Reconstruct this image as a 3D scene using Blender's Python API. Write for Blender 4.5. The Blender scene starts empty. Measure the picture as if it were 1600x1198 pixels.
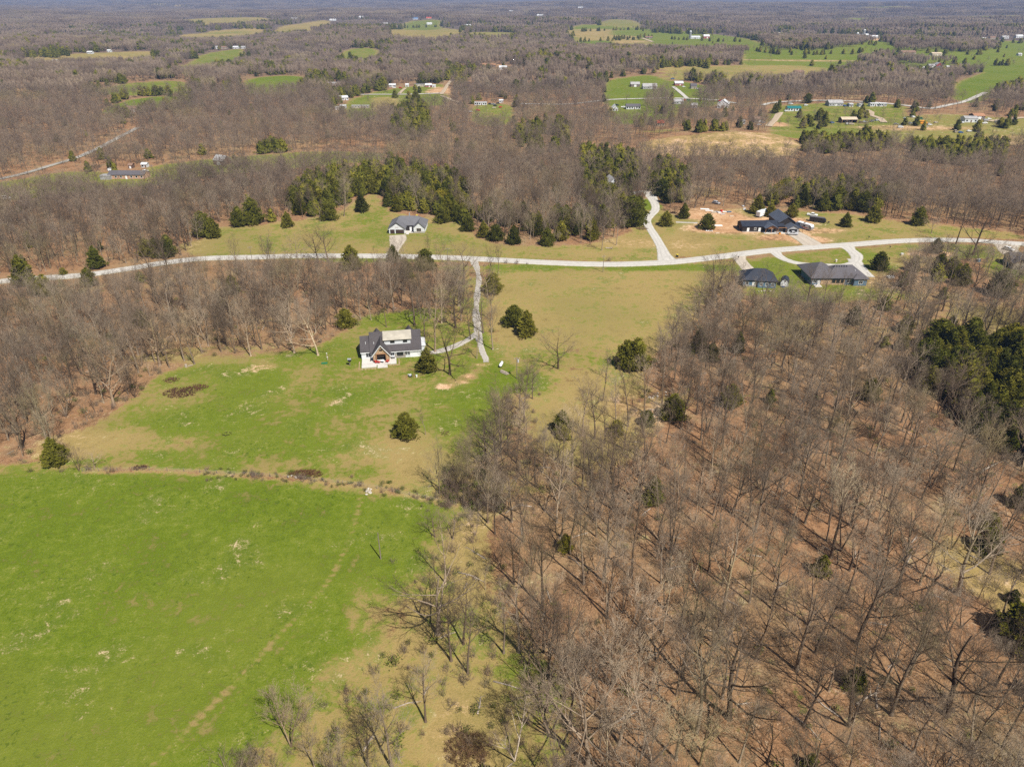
import bpy, math, random
import numpy as np
from mathutils import Vector, Matrix

scene = bpy.context.scene
COL = scene.collection
rad = math.radians

# ------------------------------------------------------------------ camera, sky, sun, exposure
CAM_H = 110.0
FPX = 1109.0                      # focal length in pixels of the 1600 px wide photograph
PITCH = math.atan((599 + 14) / FPX)
cam_d = bpy.data.cameras.new("camera")
cam_d.sensor_width = 36.0
cam_d.lens = 36.0 * FPX / 1600
cam_d.clip_start = 1.0
cam_d.clip_end = 60000.0
cam = bpy.data.objects.new("camera", cam_d)
cam.location = (0, 0, CAM_H)
cam.rotation_euler = (math.pi / 2 - PITCH, 0, 0)
COL.objects.link(cam)
scene.camera = cam

SUN_EL = rad(53)
SUN_DIR = Vector((0.56, -0.83, 0)).normalized()          # towards the sun: behind the camera, to the right
world = bpy.data.worlds.new("World")
scene.world = world
world.use_nodes = True
wn = world.node_tree
for n in list(wn.nodes):
    wn.nodes.remove(n)
sky = wn.nodes.new("ShaderNodeTexSky")
sky.sky_type = 'NISHITA'
sky.sun_disc = False
sky.sun_elevation = SUN_EL
sky.sun_rotation = math.atan2(SUN_DIR.x, SUN_DIR.y)
bgn = wn.nodes.new("ShaderNodeBackground")
bgn.inputs['Strength'].default_value = 0.052
wout = wn.nodes.new("ShaderNodeOutputWorld")
wn.links.new(sky.outputs[0], bgn.inputs[0])
wn.links.new(bgn.outputs[0], wout.inputs[0])
sun_d = bpy.data.lights.new("sun", 'SUN')
sun_d.energy = 4.9
sun_d.angle = rad(0.53)
sun_d.color = (1.0, 0.945, 0.865)
sun = bpy.data.objects.new("sun", sun_d)
sdir = Vector((SUN_DIR.x * math.cos(SUN_EL), SUN_DIR.y * math.cos(SUN_EL), math.sin(SUN_EL)))
sun.rotation_euler = sdir.to_track_quat('Z', 'Y').to_euler()
sun.location = (0, 0, 300)
COL.objects.link(sun)
vs = scene.view_settings
vs.view_transform = 'Standard'
vs.look = 'None'
vs.gamma = 1
vs.use_curve_mapping = False
vs.exposure = 0.45
cy = scene.cycles
cy.max_bounces = 4
cy.diffuse_bounces = 1
cy.glossy_bounces = 2
cy.transmission_bounces = 2
cy.volume_bounces = 0
cy.use_denoising = False

# ------------------------------------------------------------------ terrain and projection
CP, SP = math.cos(PITCH), math.sin(PITCH)

def sstep(a, b, x):
    t = np.clip((np.asarray(x, float) - a) / (b - a), 0, 1)
    return t * t * (3 - 2 * t)

def hgt(x, y):
    """Height of the land: level round the road, gently rolling beyond, low ridges far off."""
    x = np.asarray(x, float); y = np.asarray(y, float)
    r = np.hypot(x, y)
    m = sstep(520, 1300, r)
    h = m * (8.5 * np.sin(x / 250 + 1.2 * np.sin(y / 430)) * np.sin(y / 215 + 0.7)
             + 4.5 * np.sin((x + 0.6 * y) / 150 + 2.0) + 2.0)
    h = h + 8.0 * np.exp(-(((x - 165) / 85) ** 2 + ((y - 610) / 75) ** 2))
    f = sstep(2500, 7000, r)
    h = h + f * (22 * np.sin(x / 1500 + 0.6 * np.sin(y / 900)) * np.sin(y / 820 + 1.1) + 9 * np.sin((x - 0.5 * y) / 530) + 8)
    return h

def ray(px, py):
    a, b = (px - 800) / FPX, (py - 599) / FPX
    return np.array([a, CP - b * SP, -SP - b * CP])

_TT = np.geomspace(40, 30000, 2600)

def at(px, py):
    """The point of the land seen at a pixel of the photograph."""
    d = ray(px, py)
    p = d[:, None] * _TT
    z = CAM_H + p[2] - hgt(p[0], p[1])
    i = int(np.argmax(z < 0))
    if z[i] >= 0:
        i = len(_TT) - 1
    lo, hi = _TT[max(i - 1, 0)], _TT[i]
    for _ in range(24):
        m = (lo + hi) / 2
        q = d * m
        if CAM_H + q[2] - float(hgt(q[0], q[1])) < 0:
            hi = m
        else:
            lo = m
    q = d * hi
    return Vector((q[0], q[1], float(hgt(q[0], q[1]))))

def to_px(x, y, z):
    dz = z - CAM_H
    fwd = y * CP - dz * SP
    up = y * SP + dz * CP
    return 800 + FPX * x / fwd, 599 - FPX * up / fwd

def high(p, pytop):
    """Height of something upright at ground point p whose top shows on row pytop."""
    d = ray(800, pytop)
    return CAM_H + d[2] * p.y / d[1] - p.z

def pxm(p):
    """Photo pixels per metre at a point."""
    return FPX / (p.y * CP + (CAM_H - p.z) * SP)

# ------------------------------------------------------------------ mesh building
class MB:
    def __init__(s):
        s.v = []; s.f = []
    def add(s, vs_, fs_):
        o = len(s.v)
        s.v.extend(tuple(a) for a in vs_)
        s.f.extend(tuple(i + o for i in f) for f in fs_)
        return s
    def box(s, x0, x1, y0, y1, z0, z1):
        return s.add([(x0, y0, z0), (x1, y0, z0), (x1, y1, z0), (x0, y1, z0), (x0, y0, z1), (x1, y0, z1), (x1, y1, z1), (x0, y1, z1)],
                     [(0, 3, 2, 1), (4, 5, 6, 7), (0, 1, 5, 4), (1, 2, 6, 5), (2, 3, 7, 6), (3, 0, 4, 7)])
    def prism(s, prof, y0, y1):
        """Profile in x,z extruded along y."""
        n = len(prof)
        v = [(a, y0, b) for a, b in prof] + [(a, y1, b) for a, b in prof]
        f = [tuple(range(n)), tuple(range(2 * n - 1, n - 1, -1))]
        f += [(i, i + n, (i + 1) % n + n, (i + 1) % n) for i in range(n)]
        return s.add(v, f)
    def prism_x(s, prof, x0, x1):
        n = len(prof)
        v = [(x0, a, b) for a, b in prof] + [(x1, a, b) for a, b in prof]
        f = [tuple(range(n - 1, -1, -1)), tuple(range(n, 2 * n))]
        f += [(i, (i + 1) % n, (i + 1) % n + n, i + n) for i in range(n)]
        return s.add(v, f)
    def slab(s, pts, t):
        """A flat or warped polygon given thickness t downwards."""
        n = len(pts)
        v = list(pts) + [(p[0], p[1], p[2] - t) for p in pts]
        f = [tuple(range(n)), tuple(range(2 * n - 1, n - 1, -1))]
        f += [(i, i + n, (i + 1) % n + n, (i + 1) % n) for i in range(n)]
        return s.add(v, f)
    def tube(s, pts, rr, n=6, cap=True):
        pts = [Vector(p) for p in pts]
        o = len(s.v)
        for i, p in enumerate(pts):
            a = pts[min(i + 1, len(pts) - 1)] - pts[max(i - 1, 0)]
            a.normalize()
            u = a.orthogonal().normalized() if abs(a.z) > 0.99 else a.cross(Vector((0, 0, 1))).normalized()
            w = a.cross(u)
            for k in range(n):
                t = 2 * math.pi * k / n
                q = p + (u * math.cos(t) + w * math.sin(t)) * rr[i]
                s.v.append((q.x, q.y, q.z))
        for i in range(len(pts) - 1):
            for k in range(n):
                a, b = o + i * n + k, o + i * n + (k + 1) % n
                s.f.append((a, b, b + n, a + n))
        if cap:
            s.f.append(tuple(o + k for k in range(n - 1, -1, -1)))
            e = o + (len(pts) - 1) * n
            s.f.append(tuple(e + k for k in range(n)))
        return s
    def spike(s, p, q, w):
        d = q - p
        u = d.orthogonal()
        u.normalize()
        x = d.cross(u)
        x.normalize()
        a = p + u * w
        b = p - u * (w * .5) + x * (w * .87)
        c = p - u * (w * .5) - x * (w * .87)
        o = len(s.v)
        s.v += [(a.x, a.y, a.z), (b.x, b.y, b.z), (c.x, c.y, c.z), (q.x, q.y, q.z)]
        s.f += [(o, o + 1, o + 3), (o + 1, o + 2, o + 3), (o + 2, o, o + 3)]
    def mesh(s, name, mat):
        me = bpy.data.meshes.new(name)
        me.from_pydata(s.v, [], s.f)
        if mat:
            me.materials.append(mat)
        me.update()
        return me
    def build(s, name, mat, parent=None, smooth=False):
        return put(name, s.mesh(name, mat), parent, smooth)

def put(name, me, parent=None, smooth=False):
    o = bpy.data.objects.new(name, me)
    COL.objects.link(o)
    if parent:
        o.parent = parent
    if smooth:
        me.polygons.foreach_set('use_smooth', [True] * len(me.polygons))
    return o

def tag(o, label, cat, group=None, kind=None):
    o['label'] = label
    o['category'] = cat
    if group: o['group'] = group
    if kind: o['kind'] = kind
    return o

def thing(name, loc, rz, label, cat, group=None):
    o = bpy.data.objects.new(name, None)
    o.empty_display_size = 0.5
    COL.objects.link(o)
    o.location = loc
    o.rotation_euler = (0, 0, rz)
    return tag(o, label, cat, group)

# ------------------------------------------------------------------ materials
class NT:
    def __init__(s, name):
        s.m = bpy.data.materials.new(name)
        s.m.use_nodes = True
        s.t = s.m.node_tree
        s.b = s.t.nodes['Principled BSDF']
        s.pos = s.t.nodes.new('ShaderNodeNewGeometry').outputs['Position']
    def link(s, a, b):
        s.t.links.new(a, b)
    def noise(s, scale, detail=4, rough=0.55, vec=None, dist=0.0):
        n = s.t.nodes.new('ShaderNodeTexNoise')
        n.inputs['Scale'].default_value = scale
        n.inputs['Detail'].default_value = detail
        n.inputs['Roughness'].default_value = rough
        n.inputs['Distortion'].default_value = dist
        s.link(vec if vec else s.pos, n.inputs['Vector'])
        return n.outputs[0]
    def ramp(s, fac, stops):
        n = s.t.nodes.new('ShaderNodeValToRGB')
        e = n.color_ramp.elements
        while len(e) < len(stops):
            e.new(0.5)
        for k, (p, c) in enumerate(stops):
            e[k].position = p
            e[k].color = (*c, 1) if len(c) == 3 else c
        s.link(fac, n.inputs[0])
        return n.outputs[0]
    def math(s, op, a, b=None, c=None, clamp=False):
        n = s.t.nodes.new('ShaderNodeMath')
        n.operation = op
        n.use_clamp = clamp
        for k, x in enumerate((a, b, c)):
            if x is None: continue
            if isinstance(x, (int, float)): n.inputs[k].default_value = x
            else: s.link(x, n.inputs[k])
        return n.outputs[0]
    def mrange(s, x, a, b, c=0.0, d=1.0, smooth=True):
        n = s.t.nodes.new('ShaderNodeMapRange')
        n.interpolation_type = 'SMOOTHSTEP' if smooth else 'LINEAR'
        for k, q in zip(('From Min', 'From Max', 'To Min', 'To Max'), (a, b, c, d)):
            n.inputs[k].default_value = q
        s.link(x, n.inputs[0])
        return n.outputs[0]
    def mix(s, f, a, b, blend='MIX'):
        n = s.t.nodes.new('ShaderNodeMix')
        n.data_type = 'RGBA'
        n.blend_type = blend
        for k, x in ((0, f), (6, a), (7, b)):
            if isinstance(x, (int, float)): n.inputs[k].default_value = x
            elif isinstance(x, tuple): n.inputs[k].default_value = (*x, 1)
            else: s.link(x, n.inputs[k])
        return n.outputs[2]
    def mapping(s, scale, rot=(0, 0, 0)):
        n = s.t.nodes.new('ShaderNodeMapping')
        n.inputs['Scale'].default_value = scale
        n.inputs['Rotation'].default_value = rot
        s.link(s.pos, n.inputs['Vector'])
        return n.outputs[0]
    def attr(s, name):
        n = s.t.nodes.new('ShaderNodeAttribute')
        n.attribute_name = name
        return n
    def info(s):
        return s.t.nodes.new('ShaderNodeObjectInfo')
    def bump(s, h, strength, dist):
        n = s.t.nodes.new('ShaderNodeBump')
        n.inputs['Strength'].default_value = strength
        n.inputs['Distance'].default_value = dist
        s.link(h, n.inputs['Height'])
        s.link(n.outputs[0], s.b.inputs['Normal'])
    def done(s, col=None, rough=0.85, spec=0.2):
        if col is not None:
            if isinstance(col, tuple): s.b.inputs['Base Color'].default_value = (*col, 1)
            else: s.link(col, s.b.inputs['Base Color'])
        s.b.inputs['Roughness'].default_value = rough
        s.b.inputs['Specular IOR Level'].default_value = spec
        return s.m

def local(m):
    n = m.t.nodes.new('ShaderNodeTexCoord')
    return n.outputs['Object']

def plain(name, c, rough=0.7, var=0.12, scale=1.5, spec=0.3, metal=0.0):
    m = NT(name)
    n = m.noise(scale, 4)
    k = m.mrange(n, 0.3, 0.7, 1 - var, 1 + var)
    col = m.mix(1.0, c, k, 'MULTIPLY')
    m.b.inputs['Metallic'].default_value = metal
    return m.done(col, rough, spec)

def shingles(name, c):
    m = NT(name)
    v = m.mapping((1.0, 1.0, 5.0))
    n = m.noise(2.2, 3, 0.6, v)
    n2 = m.noise(0.35, 3)
    col = m.ramp(m.math('ADD', m.math('MULTIPLY', n, .7), m.math('MULTIPLY', n2, .3)),
                 [(0.3, tuple(x * .72 for x in c)), (0.5, c), (0.72, tuple(x * 1.35 for x in c))])
    m.bump(n, 0.4, 0.05)
    return m.done(col, 0.9, 0.15)

def ribbed(name, c, rough=0.45, axis=0, scale=2.2, dark=0.8):
    """Standing seam or corrugated sheet: ribs along the slope."""
    m = NT(name)
    n = m.t.nodes.new('ShaderNodeTexWave')
    n.bands_direction = 'XYZ'[axis]
    n.inputs['Scale'].default_value = scale
    m.link(local(m), n.inputs['Vector'])
    k = m.mrange(n.outputs['Fac'], 0.0, 0.25, dark, 1.0)
    n2 = m.noise(0.5, 4)
    col = m.mix(1.0, c, k, 'MULTIPLY')
    col = m.mix(1.0, col, m.mrange(n2, .3, .7, .85, 1.1), 'MULTIPLY')
    m.bump(n.outputs['Fac'], 0.25, 0.05)
    m.b.inputs['Metallic'].default_value = 0.15
    return m.done(col, rough, 0.4)

def siding(name, c):
    m = NT(name)
    n = m.t.nodes.new('ShaderNodeTexWave')
    n.bands_direction = 'Z'
    n.inputs['Scale'].default_value = 1.4
    m.link(local(m), n.inputs['Vector'])
    k = m.mrange(n.outputs['Fac'], 0.0, 0.2, 0.82, 1.0)
    n2 = m.noise(0.8, 4)
    col = m.mix(1.0, m.mix(1.0, c, k, 'MULTIPLY'), m.mrange(n2, .3, .7, .9, 1.06), 'MULTIPLY')
    return m.done(col, 0.65, 0.3)

def stone_mat(name, cols):
    m = NT(name)
    v = m.t.nodes.new('ShaderNodeTexVoronoi')
    v.inputs['Scale'].default_value = 2.6
    m.link(local(m), v.inputs['Vector'])
    n = m.t.nodes.new('ShaderNodeSeparateColor')
    m.link(v.outputs['Color'], n.inputs[0])
    col = m.ramp(n.outputs[0], [(0.0, cols[0]), (0.5, cols[1]), (1.0, cols[2])])
    m.bump(v.outputs['Distance'], 0.5, 0.05)
    return m.done(col, 0.9, 0.1)

def concrete(name, c, gravel=False):
    m = NT(name)
    u = m.math('ABSOLUTE', m.attr('across').outputs['Fac'])
    n1 = m.noise(0.25, 5, 0.6)
    n2 = m.noise(5.0 if gravel else 2.0, 4, 0.7)
    f = m.math('ADD', m.math('MULTIPLY', n1, 0.5), m.math('MULTIPLY', n2, 0.5))
    lo = tuple(x * (0.62 if gravel else 0.82) for x in c)
    hi = tuple(min(1, x * 1.12) for x in c)
    col = m.ramp(f, [(0.33, lo), (0.5, c), (0.7, hi)])
    ruts = m.math('SUBTRACT', 1.0, m.mrange(m.math('ABSOLUTE', m.math('SUBTRACT', u, 0.42)), 0.04, 0.22))
    col = m.mix(m.math('MULTIPLY', ruts, m.mrange(n1, .35, .6, .1, .55)), col, tuple(x * .70 for x in c))
    e = m.math('ADD', u, m.math('MULTIPLY', m.math('SUBTRACT', m.noise(0.7, 4, .7), .5), 1.5 if gravel else .55))
    col = m.mix(m.mrange(e, .88, 1.08, 0, .85), col, (0.20, 0.18, 0.075))
    if gravel:
        mid = m.math('ADD', u, m.math('MULTIPLY', m.math('SUBTRACT', m.noise(1.1, 4, .7), .5), 1.2))
        col = m.mix(m.mrange(mid, .12, -.08, 0, .7), col, (0.17, 0.17, 0.06))
    else:
        c1 = m.noise(0.09, 3, .7, dist=2.0)
        crack = m.math('SUBTRACT', 1.0, m.mrange(m.math('ABSOLUTE', m.math('SUBTRACT', c1, .5)), .0, .012))
        col = m.mix(m.math('MULTIPLY', crack, .6), col, tuple(x * .5 for x in c))
    m.bump(n2, 0.35, 0.04)
    return m.done(col, 0.95, 0.1)

def ground_material():
    m = NT('land_cover')
    at_ = m.attr('cover')
    sp = m.t.nodes.new('ShaderNodeSeparateColor')
    m.link(at_.outputs['Color'], sp.inputs[0])
    A = at_.outputs['Alpha']
    nbig = m.noise(0.011, 4, 0.55)
    nmid = m.noise(0.07, 5, 0.6)
    nsm = m.noise(0.42, 5, 0.68, dist=0.4)
    nfine = m.noise(2.6, 4, 0.75)
    def edge(x, amp, w):
        k = m.math('ADD', m.math('MULTIPLY', m.math('SUBTRACT', nmid, 0.5), amp), m.math('MULTIPLY', m.math('SUBTRACT', nsm, 0.5), amp * 1.1))
        k = m.math('ADD', k, m.math('MULTIPLY', m.math('SUBTRACT', nfine, 0.5), amp * .7))
        return m.mrange(m.math('ADD', x, k), 0.5 - w, 0.5 + w)
    mf = m.math('ADD', m.math('MULTIPLY', nmid, 0.3), m.math('MULTIPLY', nsm, 0.3))
    mf = m.math('ADD', mf, m.math('MULTIPLY', nfine, 0.4))
    mf = m.mrange(mf, 0.27, 0.73, 0.06, 0.94, smooth=False)
    green = m.ramp(mf, [(0.16, (0.044, 0.066, 0.006)), (0.38, (0.086, 0.126, 0.009)), (0.52, (0.122, 0.166, 0.013)),
                        (0.70, (0.190, 0.205, 0.036)), (0.88, (0.36, 0.29, 0.12))])
    green = m.mix(m.mrange(nbig, .42, .60, 0, .5), green, (0.165, 0.182, 0.028))
    green = m.mix(m.mrange(nmid, .52, .66, 0, .45), green, (0.068, 0.112, 0.010))
    tuft = m.noise(1.05, 3, .6, dist=.8)
    green = m.mix(m.math('MULTIPLY', m.mrange(tuft, .58, .70, 0, .6), m.mrange(nmid, .44, .60)), green, (0.275, 0.250, 0.085))
    green = m.mix(m.math('MULTIPLY', m.mrange(tuft, .44, .34, 0, .6), m.mrange(m.noise(.045, 3), .44, .58)), green, (0.040, 0.075, 0.008))
    tan = m.ramp(mf, [(0.18, (0.15, 0.140, 0.038)), (0.40, (0.265, 0.200, 0.072)), (0.56, (0.345, 0.245, 0.10)), (0.80, (0.46, 0.34, 0.17))])
    tan = m.mix(m.mrange(nbig, .42, .62, 0, .6), tan, (0.215, 0.185, 0.06))
    litter = m.ramp(mf, [(0.16, (0.080, 0.042, 0.021)), (0.36, (0.190, 0.102, 0.051)), (0.53, (0.305, 0.170, 0.088)),
                         (0.70, (0.39, 0.235, 0.132)), (0.90, (0.47, 0.35, 0.23))])
    litter = m.mix(m.mrange(nmid, .47, .64, 0, .65), litter, m.mix(1.0, litter, (.72, .86, .92), 'MULTIPLY'))
    litter = m.mix(m.mrange(nbig, .46, .62, 0, .35), litter, (0.27, 0.20, 0.10))
    litter = m.mix(m.math('MULTIPLY', m.mrange(nsm, .60, .70, 0, .5), m.mrange(nbig, .42, .56)), litter, (0.12, 0.14, 0.03))
    leafs = m.noise(1.7, 3, .7, dist=1.0)
    litter = m.mix(m.math('MULTIPLY', m.mrange(leafs, .55, .66, 0, .7), m.mrange(m.noise(.16, 3), .40, .58)), litter, (0.46, 0.345, 0.225))
    litter = m.mix(m.math('MULTIPLY', m.mrange(leafs, .45, .34, 0, .65), m.mrange(m.noise(.11, 3), .42, .58)), litter, (0.085, 0.055, 0.035))
    litter = m.mix(m.math('MULTIPLY', m.mrange(m.noise(.30, 4, .7), .58, .66, 0, .75), m.mrange(m.noise(.028, 2), .48, .60)), litter, (0.12, 0.135, 0.028))
    dirt = m.ramp(mf, [(0.3, (0.30, 0.165, 0.085)), (0.5, (0.47, 0.275, 0.14)), (0.72, (0.64, 0.48, 0.32))])
    canopy = m.ramp(nmid, [(0.3, (0.085, 0.064, 0.052)), (0.55, (0.135, 0.102, 0.082)), (0.75, (0.16, 0.13, 0.09))])
    col = m.mix(A, litter, canopy)
    col = m.mix(edge(sp.outputs[1], 1.5, .22), col, tan)
    col = m.mix(edge(sp.outputs[0], 1.7, .26), col, green)
    col = m.mix(edge(sp.outputs[2], 1.5, .22), col, dirt)
    m.bump(m.math('ADD', nsm, m.math('MULTIPLY', nfine, 0.8)), 0.55, 0.35)
    return m.done(col, 0.95, 0.05)

def bark_material(name, cols, wide=None):
    m = NT(name)
    oi = m.info()
    n = m.noise(1.2, 3)
    f = m.math('ADD', m.math('MULTIPLY', oi.outputs['Random'], 0.65), m.math('MULTIPLY', n, 0.35))
    col = m.ramp(f, [(0.1, cols[0]), (0.45, cols[1]), (0.75, cols[2]), (0.92, cols[3])])
    if wide:
        g = m.noise(wide, 4, .6)
        col = m.mix(m.mrange(g, .46, .64, 0, .55), col, m.mix(1.0, col, (.66, .70, .74), 'MULTIPLY'))
        col = m.mix(m.mrange(m.noise(wide * 2.3, 3), .55, .68, 0, .5), col, (.24, .20, .09))
    col = m.mix(1.0, col, oi.outputs['Color'], 'MULTIPLY')
    return m.done(col, 0.9, 0.1)

def leaf_material(name, cols):
    m = NT(name)
    oi = m.info()
    n = m.noise(0.9, 4, 0.7)
    f = m.math('ADD', m.math('MULTIPLY', oi.outputs['Random'], 0.45), m.math('MULTIPLY', n, 0.55))
    col = m.ramp(f, [(0.2, cols[0]), (0.5, cols[1]), (0.75, cols[2])])
    col = m.mix(1.0, col, oi.outputs['Color'], 'MULTIPLY')
    return m.done(col, 0.85, 0.08)

M = {}
M['ground'] = ground_material()
M['bark'] = bark_material('bark', [(0.085, 0.061, 0.041), (0.175, 0.129, 0.089), (0.34, 0.268, 0.195), (0.27, 0.222, 0.122)], .02)
M['far_bark'] = bark_material('far_bark', [(0.115, 0.083, 0.059), (0.175, 0.130, 0.094), (0.22, 0.168, 0.123), (0.235, 0.188, 0.105)], .008)
M['shrub'] = bark_material('shrub_stems', [(0.13, 0.085, 0.06), (0.18, 0.125, 0.09), (0.19, 0.15, 0.10), (0.17, 0.17, 0.06)])
M['cedar'] = leaf_material('cedar_leaf', [(0.042, 0.047, 0.007), (0.108, 0.108, 0.013), (0.19, 0.168, 0.023)])
M['leaf'] = leaf_material('spring_leaf', [(0.08, 0.10, 0.015), (0.13, 0.15, 0.025), (0.20, 0.21, 0.05)])
M['road'] = concrete('road_concrete', (0.50, 0.475, 0.43))
M['gravel'] = concrete('gravel', (0.43, 0.395, 0.35), True)
M['old_gravel'] = concrete('old_gravel', (0.34, 0.315, 0.285), True)
M['track'] = concrete('dirt_track', (0.46, 0.36, 0.26), True)
M['drive'] = concrete('drive_concrete', (0.46, 0.40, 0.325))
M['deck'] = concrete('pale_concrete', (0.56, 0.53, 0.485))
M['white'] = plain('white_paint', (0.78, 0.79, 0.79), 0.5, 0.05)
M['white_siding'] = siding('white_siding', (0.66, 0.685, 0.70))
M['blue_siding'] = siding('blue_siding', (0.10, 0.175, 0.255))
M['tan_siding'] = siding('tan_siding', (0.42, 0.36, 0.28))
M['grey_siding'] = siding('grey_siding', (0.36, 0.36, 0.36))
M['brown_siding'] = siding('brown_siding', (0.17, 0.11, 0.08))
M['black_siding'] = siding('black_siding', (0.028, 0.023, 0.021))
M['red_siding'] = siding('red_siding', (0.35, 0.05, 0.035))
M['glass'] = plain('window_glass', (0.02, 0.025, 0.03), 0.12, 0.05, spec=0.6)
M['dark'] = plain('dark_paint', (0.022, 0.022, 0.024), 0.5)
M['rubber'] = plain('rubber', (0.02, 0.02, 0.02), 0.9)
M['timber'] = plain('timber', (0.30, 0.16, 0.08), 0.8, 0.25, 3)
M['pole_wood'] = plain('pole_wood', (0.22, 0.18, 0.14), 0.9, 0.25, 3)
M['log'] = plain('log_wood', (0.36, 0.30, 0.24), 0.9, 0.3, 4)
M['garage_brown'] = ribbed('garage_door_brown', (0.065, 0.04, 0.033), 0.6, 2, 0.8)
M['stone'] = stone_mat('stone', [(0.28, 0.18, 0.10), (0.42, 0.28, 0.16), (0.50, 0.38, 0.26)])
M['stone_grey'] = stone_mat('grey_stone', [(0.22, 0.20, 0.17), (0.32, 0.29, 0.25), (0.42, 0.39, 0.34)])
M['brick'] = stone_mat('brick', [(0.36, 0.20, 0.13), (0.46, 0.28, 0.19), (0.52, 0.34, 0.25)])
M['rock'] = plain('pale_rock', (0.5, 0.45, 0.38), 0.95, 0.25, 2)
M['roof_dark'] = shingles('dark_shingles', (0.078, 0.070, 0.072))
M['roof_grey'] = shingles('grey_shingles', (0.135, 0.135, 0.145))
M['roof_slate'] = shingles('slate_shingles', (0.105, 0.098, 0.106))
M['roof_black'] = ribbed('black_metal_roof', (0.030, 0.036, 0.052), 0.5)
M['roof_bluegrey'] = ribbed('bluegrey_metal_roof', (0.105, 0.118, 0.15), 0.5, 1)
M['roof_tan'] = ribbed('tan_metal_roof', (0.52, 0.475, 0.385), 0.5, 0, 2.2, .88)
M['roof_white'] = ribbed('white_metal_roof', (0.72, 0.73, 0.74), 0.45)
M['roof_galv'] = ribbed('galvanised_roof', (0.42, 0.41, 0.40), 0.5)
M['roof_rust'] = ribbed('rusty_roof', (0.38, 0.20, 0.11), 0.8)
M['roof_brown'] = shingles('brown_shingles', (0.22, 0.14, 0.10))
M['roof_red'] = ribbed('red_roof', (0.50, 0.09, 0.05), 0.6)
M['roof_teal'] = ribbed('teal_roof', (0.02, 0.17, 0.17), 0.5)
M['roof_blue'] = ribbed('blue_roof', (0.10, 0.25, 0.50), 0.5)
M['roof_cream'] = ribbed('cream_roof', (0.62, 0.50, 0.36), 0.6)
M['silver'] = plain('silver_paint', (0.50, 0.51, 0.53), 0.3, 0.05, spec=0.6)
M['red'] = plain('red_paint', (0.50, 0.035, 0.025), 0.4, 0.08)
M['green_paint'] = plain('green_paint', (0.03, 0.16, 0.07), 0.4)
M['blue_paint'] = plain('blue_paint', (0.05, 0.14, 0.35), 0.4)
M['orange'] = plain('orange_paint', (0.75, 0.30, 0.02), 0.5)
M['yellow'] = plain('yellow_paint', (0.70, 0.55, 0.04), 0.5)
M['beige'] = plain('beige_paint', (0.52, 0.44, 0.34), 0.5)
M['grey_metal'] = plain('grey_metal', (0.35, 0.36, 0.37), 0.45, 0.1, metal=0.4)
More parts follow.
